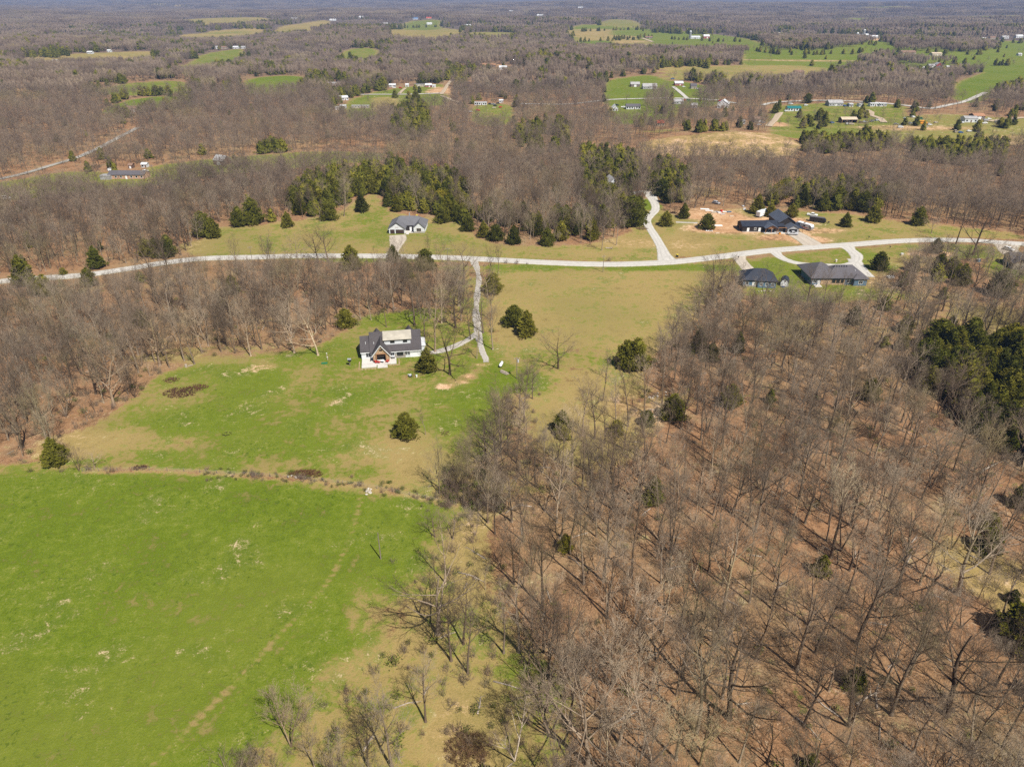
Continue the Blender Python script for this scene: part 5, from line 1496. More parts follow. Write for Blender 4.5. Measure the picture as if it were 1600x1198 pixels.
# ---- trees picked out one by one: foot px, row of the top, form, tone, what it stands by
HAND = [
 (957,1073,925,'forked','white','white barked sycamore in the foreground wood'), (996,1085,955,'narrow','pale','slim pale tree just right of the white sycamore'),
 (1131,957,812,'tall','pale','stout pale trunked tree in the middle of the foreground wood'), (1138,1121,970,'spread','dark','dark trunk with a wide pale fork in the foreground wood'),
 (1088,1144,985,'tall','grey','grey tree in the lower middle of the foreground wood'), (1065,1056,900,'tall','grey','straight grey tree left of centre in the foreground wood'),
 (1019,1190,1050,'forked','pale','pale forked tree near the bottom edge'), (918,1196,1060,'spread','pale','broad pale crowned tree at the bottom edge'),
 (1245,1046,890,'tall','grey','upright grey tree right of centre in the foreground wood'), (847,949,820,'tall','dark','dark tree at the left rim of the foreground wood'),
 (912,912,775,'narrow','grey','thin upright tree with a long straight shadow'), (944,908,775,'tall','grey','grey tree between two thin uprights in the wood'),
 (1047,863,730,'forked','dark','dark forked tree in the orange floored glade'), (987,902,775,'narrow','dark','leaning slim tree on the orange leaf floor'),
 (856,1058,945,'tall','dark','dark tree beside the green patch at the wood rim'), (1298,871,735,'tall','pale','pale trunked tree in the right half of the wood'),
 (1326,1134,985,'forked','dark','dark twin stemmed tree at lower right'), (1392,1116,965,'tall','dark','slanting dark tree right of the twin stemmed tree'),
 (1478,1116,960,'spread','dark','big spreading dark tree near the right edge'), (1339,1005,850,'tall','grey','dense crowned grey tree in the right wood'),
 (1515,1172,1040,'forked','grey','forked grey tree in the lower right corner'), (1496,928,800,'spread','grey','spreading tree at the edge of the tan glade'),
 (1180,830,700,'tall','grey','grey tree in the upper part of the foreground wood'), (1400,930,790,'tall','grey','tall grey tree in the thick right wood'),
 (684,990,868,'spread','grey','broad tree at the rim of the pasture'), (705,1032,930,'tall','dark','dark tree below the broad pasture rim tree'), (731,1051,935,'narrow','dark','thin dark trunk beside the pasture rim trees'),
 (787,1020,905,'narrow','grey','slim grey tree between pasture and wood'), (811,1018,890,'tall','grey','tall grey tree at the left rim of the wood'), (858,1061,960,'tall','grey','grey tree over a dark shadow at the wood rim'),
 (665,1127,1040,'tall','grey','bushy grey tree in the rough grass at the bottom'), (613,1200,1090,'tall','grey','wide grey tree cut by the bottom edge'), (576,1200,1115,'forked','grey','forked tree cut by the bottom edge left of the wide one'),
 (492,1200,1140,'tall','grey','leftmost small tree at the bottom edge'), (804,1188,1100,'forked','white','small white barked tree at the bottom edge'), (392,1205,1165,'thicket','grey','greyish thicket at the bottom edge of the pasture'),
 (680,839,798,'spread','grey','left of two small trees on the pasture'), (708,842,798,'spread','grey','right of two small trees on the pasture'),
 (716,782,735,'tall','dark','dark tree on the brushy fence line'), (734,780,735,'tall','grey','grey tree on the brushy fence line'),
 (812,640,580,'tall','grey','grey tree by the rubble at the lawn edge'), (832,623,570,'tall','dark','dark tree at the corner of lawn and tan field'), (872,576,515,'spread','dark','rounded tree on the near edge of the tan field'),
 (947,591,545,'narrow','grey','thin tree left of the big double cedar'), (942,626,560,'narrow','grey','straight thin tree in the open glade'), (929,686,600,'tall','grey','tall thin tree in the middle of the glade'),
 (962,671,590,'narrow','grey','bare pole like tree with a straight shadow'), (981,666,570,'narrow','grey','tall straight tree below the double cedar'), (910,681,590,'tall','pale','pale tree left of centre in the glade'),
 (1054,593,525,'tall','dark','dark tree casting fan shaped shadow on tan grass'), (894,736,640,'tall','pale','pale forked tree at the lower end of the glade'), (945,693,620,'narrow','grey','thin leaning tree in the lower glade'),
 (1104,676,580,'forked','dark','forked dark tree at the glade edge'), (920,741,660,'tall','grey','grey tree between glade and foreground wood'),
 (124,736,694,'forked','pale','pale small tree leaning on the dark cedar'), (148,731,704,'spread','pale','little pale shrub like tree on the fence line'), (71,680,588,'tall','grey','tall tree with a long dark shadow at far left'),
 (35,699,610,'spread','grey','leaning tree at the left edge'), (178,634,545,'spread','pale','big pale trunked tree on the lawn corner'), (162,629,570,'tall','grey','grey tree left of the pale trunked tree'), (211,621,560,'thicket','dark','bushy tree right of the pale trunked tree'),
 (250,571,490,'spread','pale','pale trunked oak like tree above the bramble clumps'), (304,569,500,'tall','grey','tree behind the stump at the lawn edge'), (316,551,480,'tall','pale','left of two leaning pale trunks at the lawn edge'), (346,550,480,'tall','pale','right of two leaning pale trunks at the lawn edge'), (392,556,480,'tall','pale','pale tree at the upper lawn edge'),
 (409,546,470,'tall','grey','tall tree on the bank left of the lawn oaks'), (460,551,490,'spread','pale','left lawn oak with a spiky round shadow'), (497,555,488,'spread','pale','right lawn oak with a spiky round shadow'),
 (604,511,445,'narrow','pale','lone pale trunk behind the white house'), (580,500,450,'tall','grey','tree behind the roof of the white house'), (648,508,440,'spread','grey','broad tree behind the right roof end'),
 (680,549,450,'tall','pale','tall pale tree at the garage end of the white house'), (664,530,460,'tall','grey','grey tree close behind the house corner'), (703,585,500,'spread','dark','wide low tree with crooked dark limbs near the house'),
 (655,462,400,'tall','grey','tall tree on the slope between road and house'), (628,478,420,'tall','dark','dark tree on the slope behind the lone pale trunk'), (712,512,440,'spread','grey','broad tree over the gravel spur'), (735,530,465,'tall','dark','dark tree in the fork of the gravel driveways'), (722,490,425,'forked','grey','forked grey tree left of the gravel driveway'), (690,505,430,'tall','pale','pale tree behind the gravel spur'), (672,498,425,'narrow','grey','slim tree behind the roof end of the white house'), (755,520,462,'spread','grey','low spreading tree right of the driveway fork'), (778,430,385,'narrow','grey','thin tree at the field corner by the road'), (765,440,392,'tall','dark','dark tree on the right bank near the road'), (645,560,500,'narrow','grey','slim tree at the house front corner') if False else (745,560,500,'narrow','grey','slim tree at the end of the gravel driveway'),
 (770,546,470,'tall','grey','tree right of the gravel driveway end'), (768,500,440,'tall','grey','tree on the right bank of the gravel driveway'), (762,465,415,'spread','grey','tree halfway up the gravel driveway'), (725,445,380,'spread','dark','big dark tree where the gravel driveway meets the road'), (700,470,410,'tall','grey','tall tree left of the gravel driveway'),
 (690,430,380,'tall','pale','pale tree below the road beside the driveway mouth'), (665,679,636,'narrow','grey','bare sapling beside the lawn cedar'),
 (500,345,315,'spread','grey','round grey tree among the meadow cedars'), (538,338,305,'spread','grey','round grey tree left of the cedar lane'), (940,391,345,'tall','grey','bare tree standing out on the meadow edge'), (922,383,340,'narrow','pale','pale slim tree at the meadow edge'), (963,383,335,'tall','grey','grey tree in front of the dark cedars'),
 (1085,325,280,'spread','dark','spreading dark tree left of the silver car'), (1130,322,290,'spread','grey','grey tree right of the silver car'),
 (1493,382,315,'tall','dark','tall dark tree by the road at right'), (1520,398,320,'spread','dark','big dark tree over the road at right'), (1560,345,300,'spread','grey','tree with wide crown above the road at right'), (1455,365,335,'spread','pale','pale small tree beside the meadow cedar'),
 (1262,470,420,'spread','dark','forked dark tree in front of the long grey house'), (1285,475,425,'tall','dark','second dark tree in front of the long grey house'), (1310,480,430,'tall','grey','grey tree before the stone wall of the long house'), (1355,476,432,'spread','grey','grey tree at the right end of the long house'), (1225,480,440,'spread','grey','low bare tree behind the small shed'),
 (1150,475,435,'spread','grey','round bare tree in front of the dark roofed blue house'), (1120,480,435,'spread','grey','round bare tree at the corner of the tan field'),
 (232,284,262,'spread','pale','white twigged tree before the long brick house'), (282,276,256,'forked','dark','dark forked tree on the green valley strip'),
]
HAND_CEDAR = [
 (635,690,644,'round cedar standing alone on the lawn'), (668,586,543,'broad cedar in front of the white house'), (541,514,482,'dark cedar at the back edge of the lawn'), (92,731,683,'pointed cedar at the left end of the fence line'),
 (978,580,530,'left half of the big double cedar on the tan field'), (992,583,527,'right half of the big double cedar on the tan field'), (823,531,484,'taller of the cedar pair on the tan field'), (803,513,476,'rear one of the cedar pair on the tan field'),
 (877,682,640,'dark cedar in the lower glade'), (962,684,655,'small yellowish cedar in the glade'), (1050,662,615,'cedar between glade and right wood'), (1090,555,512,'cedar at the rim of the right wood'),
 (320,372,330,'left cedar of the dark pair by the left meadow edge'), (335,374,338,'right cedar of the dark pair by the left meadow edge'), (397,353,308,'tall cedar at the left end of the cedar row'), (375,356,322,'cedar left of the tall row end cedar'), (450,357,330,'round cedar alone on the left meadow'), (515,346,312,'pointed cedar out on the meadow'), (566,333,300,'cedar closing the grassy lane'), (692,350,318,'cedar right of the grey roofed house'),
 (731,363,335,'small round cedar at the wood tip'), (756,373,345,'cedar under the bare trees by the meadow'), (775,378,350,'dark cedar at the meadow edge centre'), (803,384,350,'round meadow edge cedar left of the clump'), (855,386,355,'front cedar of the meadow edge clump'), (876,378,345,'rear cedar of the meadow edge clump'), (925,378,340,'dark cedar behind the lone bare tree'), (985,357,305,'large cedar on the left of the winding driveway'), (970,350,300,'cedar behind the large driveway cedar'), (995,345,305,'cedar touching the green round lawn'),
 (1040,355,329,'round cedar right of the winding driveway'), (1068,343,317,'round cedar at the end of the short track'), (1104,360,333,'pointed cedar on the orange earth'), (1182,336,302,'tall cedar behind the black steel house'), (1203,340,318,'round cedar behind the long black roof'), (1236,341,318,'round cedar behind the tall metal roof'),
 (1022,291,272,'small cedar at the top of the winding driveway'), (1047,298,275,'cedar over the driveway top'), (1320,356,331,'round cedar alone right of the black trailer'), (1363,349,318,'broad meadow cedar at right'), (1433,354,322,'meadow cedar at the wood edge on the right'), (1330,330,295,'tall cedar at the back of the right meadow'), (1305,328,290,'tall dark cedar left of the meadow path'), (1250,325,285,'tall cedar behind the recreational vehicle'),
 (1372,424,392,'round cedar right of the looped driveway'), (1460,397,372,'cedar by the roadside at right'), (1425,426,398,'cedar at the edge of the scrub at right'), (1558,465,420,'cedar below the grey edge house'), (1578,945,920,'dark cedar at the right edge'), (1540,835,800,'cedar in the right wood'), (1575,1010,945,'yellow green cedar at the right edge'),
 (42,450,398,'tall cedar beside the road at far left'), (100,430,418,'tiny cedar by the road at left'), (262,405,370,'cedar above the road at left'), (232,402,372,'left roadside cedar above the road'), (75,465,428,'cedar below the road at far left'), (615,412,382,'cedar at the driveway mouth below the road'), (665,425,388,'cedar on the lower road bank'), (636,437,402,'left cedar on the lower road bank'), (770,460,425,'cedar beside the gravel driveway'), (550,425,382,'cedar below the road left of the driveway mouth'),
 (943,160,146,'lone tall cedar on the far road bend'), (1261,162,145,'lone tall cedar over the far road at right'), (1210,178,160,'cedar left of the teal roofed house'), (1280,188,168,'cedar below the teal roofed house'), (650,160,140,'tall dark evergreen by the straight lane'), (807,168,148,'cedar on the far clearing edge'), (366,248,241,'dark cedar above the old barn'),
 (880,690,662,'low cedar in the glade undergrowth'), (1010,668,640,'shadowy cedar in the right glade'), (1140,640,600,'cedar inside the right wood'),
]
TONE = {'white': (2.1, 2.2, 2.35, 1), 'pale': (1.45, 1.42, 1.36, 1), 'grey': (1, 1, 1, 1), 'dark': (.62, .60, .58, 1)}
REGISTER = []                                # (object, base label, group, foot px) still to be told apart

def bare_tree(x, y, h_, form, tone, var, rot, wide=1.0):
    e = bpy.data.objects.new('bare_tree', None)
    COL.objects.link(e)
    s = h_ / PROTO_H
    e.location = (x, y, float(hgt(x, y)))
    e.scale = (s * wide, s * wide, s)
    e.rotation_euler = (0, 0, rot)
    e['category'] = 'tree'
    tr, cr = PROTOS[form][var % len(PROTOS[form])]
    for nm, me in (('trunk', tr), ('crown', cr)):
        o = put(nm, me, e)
        o.color = TONE['pale' if tone == 'white' and nm == 'crown' else tone]
    return e

def cedar(x, y, h_, var, rot, wide, tint):
    e = bpy.data.objects.new('cedar_tree', None)
    COL.objects.link(e)
    s = h_ / CEDAR_H
    e.location = (x, y, float(hgt(x, y)))
    e.scale = (s * wide, s * wide, s)
    e.rotation_euler = (0, 0, rot)
    e['category'] = 'tree'
    tr, cr = CEDARS[var % len(CEDARS)]
    put('trunk', tr, e)
    o = put('crown', cr, e)
    o.color = (*tint, 1)
    return e

used = []
for i, (px, py, pt, form, tone, lab) in enumerate(HAND):
    p = at(px, py)
    h_ = high(p, pt)
    e = bare_tree(p.x, p.y, h_, form, tone, i, i * 2.4, 1.25 if form == 'spread' else 1.1)
    e['label'] = lab
    used.append((p.x, p.y, 3.2))
for i, (px, py, pt, lab) in enumerate(HAND_CEDAR):
    p = at(px, py)
    h_ = max(high(p, pt), 2.5)                          # the row is the near edge of the skirt: the trunk stands behind it
    p = p + Vector((p.x, p.y, 0)).normalized() * (.30 * h_)
    h_ = max(high(p, pt), 2.2)
    e = cedar(p.x, p.y, h_, i, i * 1.9, 1.2 if h_ < 9 else 1.08, (1.5, 1.35, 1.0) if 'yellow' in lab else (1, 1, 1))
    e['label'] = lab
    used.append((p.x, p.y, 2.6))
used = np.array(used)
def clear_of_hand(x, y, m=0):
    return not ((used[:, 0] - x) ** 2 + (used[:, 1] - y) ** 2 < (used[:, 2] + m) ** 2).any()

def seen_size(t):
    z = float(hgt(t[0], t[1]))
    px, py = to_px(t[0], t[1], z)
    if not (-20 < px < 1620 and -5 < py < 1215): return 0
    return t[2] / math.hypot(t[0], t[1], CAM_H)
BARE = [t for t in BARE if math.hypot(t[0], t[1]) > 520 or clear_of_hand(t[0], t[1])]
CED = [t for t in CED if math.hypot(t[0], t[1]) > 520 or clear_of_hand(t[0], t[1])]
BARE.sort(key=seen_size, reverse=True)
CED.sort(key=seen_size, reverse=True)
nb, nc = 300 - len(HAND), 300 - len(HAND_CEDAR)

def zone(px, py):
    if py < 400:
        return 'in the woods beyond the road'
    if px < 620 and py < 740:
        if px < 160: return 'in the left wood near the photo edge'
        if py < 470: return 'in the left wood just below the road'
        return 'in the left wood above the lawn' if px > 300 else 'in the left wood above the bramble clumps'
    if px < 800:
        return 'on the rough ground at the pasture rim' if py > 740 else 'by the gravel driveway'
    if py > 1100: return 'at the bottom edge, ' + ('left' if px < 1000 else 'middle' if px < 1300 else 'right')
    a = 'left side' if px < 1000 else 'middle' if px < 1200 else 'right of middle' if px < 1400 else 'right edge'
    if py > 960: return 'low in the foreground wood, ' + a
    if py > 840: return 'mid height in the foreground wood, ' + a
    if py > 720: return 'high in the foreground wood, ' + a
    if py > 600: return 'in the wood below the tan field, ' + a
    return 'in the wood behind the tan field, ' + a

FORM_W = {'tall': 'upright', 'spread': 'broad', 'narrow': 'slender', 'forked': 'forked', 'thicket': 'bushy'}
for i, t in enumerate(BARE[:nb]):
    u = NR.random()
    form = 'thicket' if t[2] < 9 and u < .6 else ('tall' if u < .42 else 'narrow' if u < .66 else 'forked' if u < .84 else 'spread')
    tone = NR.choice(['pale', 'pale', 'grey', 'grey', 'dark'])
    e = bare_tree(t[0], t[1], t[2], form, tone, i, NR.uniform(0, 6.28))
    q = to_px(t[0], t[1], 0)
    REGISTER.append((e, f"{'small ' if t[2] < 11 else ''}{tone} {FORM_W[form]} tree {zone(*q)}", 'bare trees of the woods', q))
for i, t in enumerate(CED[:nc]):
    k = NR.random()
    tint = (1.35, 1.25, 1.0) if k < .18 else (.85, .9, .9) if k < .4 else (1, 1, 1)
    e = cedar(t[0], t[1], t[2], i, NR.uniform(0, 6.28), NR.uniform(.85, 1.15), tint)
    q = to_px(t[0], t[1], float(hgt(t[0], t[1])))
    c = 'olive' if k < .18 else 'dark' if k < .4 else 'green'
    z_ = None
    r_ = math.hypot(t[0], t[1])
    if q[0] > 1410 and 500 < q[1] < 720: z_ = 'in the dense cedar grove at right'
    elif r_ > 900: z_ = 'in the far cedar hedge or grove, ' + ('left' if q[0] < 500 else 'middle' if q[0] < 1000 else 'right')
    elif 420 < q[0] < 745 and q[1] < 350: z_ = 'in the cedar clump behind the grey roofed house'
    elif 745 <= q[0] < 900 and q[1] < 400: z_ = 'under the bare trees at the meadow edge'
    elif 900 <= q[0] < 1090 and q[1] < 400: z_ = 'in the cedar stand by the winding driveway'
    elif 1090 <= q[0] and q[1] < 400: z_ = 'in the wood behind the black steel house'
    elif q[0] < 420 and q[1] < 480: z_ = 'along the road at left'
    else: z_ = zone(*q)
    REGISTER.append((e, f"{'small ' if t[2] < 6.5 else ''}{c} cedar {z_}", 'cedars scattered through the woods', q))

# ---- the rest of the woods: points that carry copies of a few trees
KIT = bpy.data.collections.new('tree_kit')                # never linked to the scene
def stock(name, *mbs):
    """Merges shapes of one kit tree into a single mesh."""
    me = bpy.data.meshes.new(name)
    v, f, mi = [], [], []
    mats = []
    for mb, mat in mbs:
        if mat not in mats: mats.append(mat)
        o = len(v)
        v += mb.v; f += [tuple(i + o for i in q) for q in mb.f]; mi += [mats.index(mat)] * len(mb.f)
    me.from_pydata(v, [], f)
    for m_ in mats: me.materials.append(m_)
    me.polygons.foreach_set('material_index', mi)
    me.polygons.foreach_set('use_smooth', [True] * len(f))
    me.update()
    return me

def kit(name, meshes):
    c = bpy.data.collections.new(name)
    for i, me in enumerate(meshes):
        c.objects.link(bpy.data.objects.new(f'{name}_{i:02d}', me))
    return c

def scatter(name, pts, coll, nkind, label, cat):
    """pts: x, y, z, kind, rotation, scale xy, scale z"""
    pts = np.array(pts, float)
    me = bpy.data.meshes.new(name)
    me.vertices.add(len(pts))
    me.vertices.foreach_set('co', pts[:, :3].astype(np.float32).ravel())
    for nm, ty, col in (('pick', 'INT', pts[:, 3].astype(np.int32)),):
        me.attributes.new(nm, ty, 'POINT').data.foreach_set('value', col)
    rot = np.zeros((len(pts), 3), np.float32); rot[:, 2] = pts[:, 4]
    me.attributes.new('turn', 'FLOAT_VECTOR', 'POINT').data.foreach_set('vector', rot.ravel())
    sc = np.stack([pts[:, 5], pts[:, 5], pts[:, 6]], 1).astype(np.float32)
    me.attributes.new('size', 'FLOAT_VECTOR', 'POINT').data.foreach_set('vector', sc.ravel())
    o = put(name, me)
    tag(o, label, cat, kind='stuff')
    ng = bpy.data.node_groups.new(name, 'GeometryNodeTree')
    ng.interface.new_socket('Geometry', in_out='INPUT', socket_type='NodeSocketGeometry')
    ng.interface.new_socket('Geometry', in_out='OUTPUT', socket_type='NodeSocketGeometry')
    N = ng.nodes.new
    gi, go, ip, ci = N('NodeGroupInput'), N('NodeGroupOutput'), N('GeometryNodeInstanceOnPoints'), N('GeometryNodeCollectionInfo')
    ci.inputs['Collection'].default_value = coll
    ci.inputs['Separate Children'].default_value = True
    ci.inputs['Reset Children'].default_value = True
    ip.inputs['Pick Instance'].default_value = True
    def na(n, t):
        k = N('GeometryNodeInputNamedAttribute'); k.data_type = t; k.inputs['Name'].default_value = n
        return next(s for s in k.outputs if s.enabled and s.name == 'Attribute')
    er = N('FunctionNodeEulerToRotation')
    ng.links.new(gi.outputs[0], ip.inputs['Points'])
    ng.links.new(ci.outputs[0], ip.inputs['Instance'])
    ng.links.new(na('pick', 'INT'), ip.inputs['Instance Index'])
    ng.links.new(na('turn', 'FLOAT_VECTOR'), er.inputs[0])
    ng.links.new(er.outputs[0], ip.inputs['Rotation'])
    ng.links.new(na('size', 'FLOAT_VECTOR'), ip.inputs['Scale'])
    ng.links.new(ip.outputs[0], go.inputs[0])
    mod = o.modifiers.new('scatter', 'NODES')
    mod.node_group = ng
    return o

near_kit = []
for form in ('tall', 'narrow', 'forked', 'spread', 'thicket'):
    for tr, cr in PROTOS[form]:
        a, b = MB(), MB()
        for mb, me in ((a, tr), (b, cr)):
            co = np.empty(len(me.vertices) * 3, np.float32); me.vertices.foreach_get('co', co)
            mb.v = [tuple(q) for q in co.reshape(-1, 3).tolist()]
            mb.f = [tuple(p.vertices) for p in me.polygons]
        near_kit.append(stock('near', (a, M['bark']), (b, M['bark'])))
mid_kit = []
for k in range(6):
    tr, cr = make_tree(300 + k, PROTO_H, dict(MIDT, ang=[.6 + .08 * k, .65, .6]), .24, 1)
    mid_kit.append(stock('mid', (tr, M['far_bark']), (cr, M['far_bark'])))

def far_clump(seed, size, step, H, n, w):
    rn = random.Random(seed)
    f = MB()
    k = int(size / step)
    for i in range(k):
        for j in range(k):
            c = Vector(((i + .5 + rn.uniform(-.4, .4)) * step - size / 2, (j + .5 + rn.uniform(-.4, .4)) * step - size / 2, 0))
            h_ = H * rn.uniform(.72, 1.12)
            f.spike(c - UP, c + UP * h_ * .8, w * 1.2)
            W = step * .62
            for _ in range(n):
                a, e = rn.uniform(0, 6.28), rn.random()
                z = h_ * (.35 + .5 * rn.random())
                o_ = c + Vector((math.cos(a), math.sin(a), 0)) * W * .25 * e + UP * z
                d = Vector((math.cos(a) * W * e, math.sin(a) * W * e, (h_ - z) * (1.15 - .75 * e * e)))
                f.spike(o_, o_ + d * rn.uniform(.7, 1.1), w * rn.uniform(.6, 1.2))
    return f
patch_kit = [stock('patch', (far_clump(500 + k, 26, 6.2, 13.5, 46, .17), M['far_bark'])) for k in range(5)]
big_kit = [stock('bigpatch', (far_clump(600 + k, 88, 10.0, 14, 12, .75), M['far_bark'])) for k in range(4)]
K1, K2 = len(near_kit), len(mid_kit)
wood_kit = kit('wood', near_kit + mid_kit + patch_kit + big_kit)
pts = []
for t in BARE[nb:]:
    r_ = math.hypot(t[0], t[1])
    s = t[2] / PROTO_H
    k = NR.integers(0, K1) if r_ < 430 else K1 + NR.integers(0, K2)
    w_ = s * (1 if r_ < 430 else 1.15)
    pts.append((t[0], t[1], float(hgt(t[0], t[1])), k, NR.uniform(0, 6.28), w_ * NR.uniform(.9, 1.15), s))
for a, b in PATCH:
    pts.append((a, b, float(hgt(a, b)), K1 + K2 + NR.integers(0, len(patch_kit)), NR.integers(0, 4) * math.pi / 2 + NR.uniform(-.2, .2), 1.0, NR.uniform(.9, 1.15)))
for a, b in BIGPATCH:
    pts.append((a, b, float(hgt(a, b)), K1 + K2 + len(patch_kit) + NR.integers(0, len(big_kit)), NR.integers(0, 4) * math.pi / 2 + NR.uniform(-.2, .2), 1.0, NR.uniform(.9, 1.2)))
NWOOD = len(pts)
scatter('woodland', pts, wood_kit, 0, 'brown leafless woodland stretching from the lawn edges to the skyline', 'woodland')

cedar_kit = kit('evergreen', [stock('evergreen', (cedar_mesh(80 + k, CEDAR_H, w, 260, pw, .95), M['cedar'])) for k, (w, pw) in enumerate(((3.1, .62), (2.6, .75), (3.5, .6), (2.9, .85)))])
pts = [(t[0], t[1], float(hgt(t[0], t[1])), NR.integers(0, 4), NR.uniform(0, 6.28), t[2] / CEDAR_H * NR.uniform(.8, 1.1), t[2] / CEDAR_H) for t in CED[nc:]]
scatter('cedar_woodland', pts, cedar_kit, 0, 'dark evergreen cedars dotted through the distant woods and hedges', 'cedars')

# ---- low growth under the trees and along the fence line
shrubs = [stock('shrub', (shrub_mesh(700 + k, 2.2, 26, 1.6, .022), M['shrub'])) for k in range(3)]
def sprouts(seed):
    rn = random.Random(seed)
    f = MB()
    for k in range(70):
        c = Vector((rn.gauss(0, .55), rn.gauss(0, .55), rn.uniform(.2, 1.6)))
        d = Vector((rn.uniform(-1, 1), rn.uniform(-1, 1), rn.uniform(-.3, 1))).normalized()
        f.spike(c, c + d * .32, .09)
    return f
shrubs += [stock('sprout', (shrub_mesh(720 + k, 1.9, 12, 1.2, .018), M['shrub']), (sprouts(730 + k), M['leaf'])) for k in range(2)]
x, y = jitter_grid(52, 330, 3.9, 62)
sd = open_sd(x, y)
dn = soft_noise(x, y, 16)
pts = []
for a, b, s, n in zip(x, y, sd, dn):
    if s > .5 or not free_of_built(a, b, .5): continue
    pr = .75 if -7 < s else (.5 if n > 0 else .22)
    if NR.random() < pr:
        k = NR.integers(0, 5) if NR.random() < .5 else NR.integers(0, 3)
        sc_ = NR.uniform(.45, 1.15)
        pts.append((a, b, 0, k, NR.uniform(0, 6.28), sc_ * 1.1, sc_))
p0s = [(300,740),(400,744),(470,750),(560,757),(640,770),(700,780),(740,790)]
for a, b in zip(p0s, p0s[1:]):
    u, v = at(*a), at(*b)
    for _ in range(int((v - u).length * (2.2 if a[0] > 600 else 1.3))):
        q = u.lerp(v, NR.random())
        pts.append((q.x + NR.normal(0, .8), q.y + NR.normal(0, 1.2 if a[0] < 600 else 3), 0, NR.integers(0, 5), NR.uniform(0, 6.28), NR.uniform(.3, .75), NR.uniform(.25, .6)))
for _ in range(150):                                       # thicket where the fence meets the wood
    q = at(NR.uniform(690, 790), NR.uniform(735, 800))
    pts.append((q.x, q.y, 0, NR.integers(0, 4), NR.uniform(0, 6.28), NR.uniform(.7, 1.3), NR.uniform(.7, 1.4)))
for _ in range(45):
    q = at(NR.uniform(600, 800), NR.uniform(860, 1190))
    pts.append((q.x, q.y, 0, NR.integers(0, 5), NR.uniform(0, 6.28), NR.uniform(.4, 1.1), NR.uniform(.4, 1.1)))
scatter('undergrowth', pts, kit('shrub', shrubs), 0, 'thin brown undergrowth and sprouting saplings beneath the bare trees', 'undergrowth')

def branch_mesh(seed):
    rn = random.Random(seed); f = MB()
    L = rn.uniform(3, 7)
    f.tube([(0, 0, .12), (L * .5, rn.uniform(-.4, .4), .16), (L, 0, .1)], [.16, .12, .03], 5)
    for k in range(7):
        x = L * rn.uniform(.3, .95); s = rn.choice((-1, 1))
        f.spike(Vector((x, 0, .15)), Vector((x + rn.uniform(.3, 1.2), s * rn.uniform(.4, 1.4), rn.uniform(.1, .8))), .045)
    return f
deadwood = [stock('deadwood', (branch_mesh(800 + k), M['log'])) for k in range(4)]
x, y = jitter_grid(52, 300, 9.0, 62)
sd = open_sd(x, y)
pts = [(a, b, 0, NR.integers(0, 4), NR.uniform(0, 6.28), NR.uniform(.5, 1.2), NR.uniform(.6, 1.2)) for a, b, s in zip(x, y, sd) if s < -3 and NR.random() < .55 and free_of_built(a, b, 1)]
scatter('deadwood', pts, kit('deadwood', deadwood), 0, 'fallen grey branches strewn over the woodland floor', 'fallen branches')

def clump(px, py, rx, ry, h_, label, cat='bush', tone=(1, 1, 1, 1), name='bramble_bush', n=60, seed=0, leafy=False):
    p = at(px, py)
    e = thing(name, p, 0, label, cat)
    f = MB()
    rn = random.Random(seed + int(px))
    for k in range(n):
        a, q = rn.uniform(0, 6.28), math.sqrt(rn.random())
        c = Vector((math.cos(a) * q * rx, math.sin(a) * q * ry, -.05))
        hh = h_ * (1.05 - .6 * q * q) * rn.uniform(.6, 1.1)
        for j in range(7):
            d = Vector((rn.uniform(-.8, .8), rn.uniform(-.8, .8), rn.uniform(.5, 1.1)))
            f.spike(c + UP * hh * rn.uniform(0, .4), c + d * hh * rn.uniform(.6, 1), .035)
    o = f.build('stems', M['leaf'] if leafy else M['shrub'], e)
    o.color = tone
clump(282, 614, 5.5, 3.4, 1.5, 'largest brown bramble clump on the lawn', tone=(.75, .55, .5, 1), n=260)
clump(308, 606, 3.8, 2.2, 1.2, 'brown bramble clump right of the largest one', tone=(.85, .6, .5, 1), n=150)
clump(268, 594, 2.8, 2.0, 1.0, 'small brown bramble clump behind the largest one', tone=(.85, .6, .5, 1), n=110)
clump(478, 741, 4.6, 1.9, 1.6, 'reddish brown bush on the fence line', tone=(.8, .48, .42, 1), n=220)
clump(455, 739, 1.2, 1.1, 1.3, 'little green bush at the left end of the reddish bush', leafy=True, n=30, tone=(.8, .85, .8, 1))
clump(219, 731, 2.4, 1.2, 1.2, 'dark brown bush at the left end of the fence line', tone=(.6, .45, .4, 1), n=60)
clump(355, 678, 1.5, 1.1, .6, 'small blackened brush heap on the lawn', tone=(.22, .2, .2, 1), n=40, cat='brush heap', name='brush_heap')
clump(696, 677, 1.6, 1.6, .6, 'brown weed patch beside the bright green lawn patch', tone=(.8, .6, .5, 1), n=40)
clump(608, 754, .8, .8, 1.0, 'dark green shrub on the fence line', leafy=True, n=24, tone=(.5, .6, .5, 1))
clump(733, 1172, 4.2, 3.4, 2.6, 'big brown brush pile at the bottom edge', tone=(.8, .58, .5, 1), n=230, cat='brush heap', name='brush_heap')
clump(1052, 333, 2.2, 1.4, 2.0, 'grey brush beside the two round cedars', tone=(.9, .8, .7, 1), n=60)
clump(1003, 358, 3.2, 2.0, 1.6, 'heap of cut brush left of the winding driveway', tone=(1.2, 1.0, .9, 1), n=80, cat='brush heap', name='brush_heap')
clump(685, 512, 1.6, 1.4, 1.6, 'bright green shrub behind the house', leafy=True, n=40)
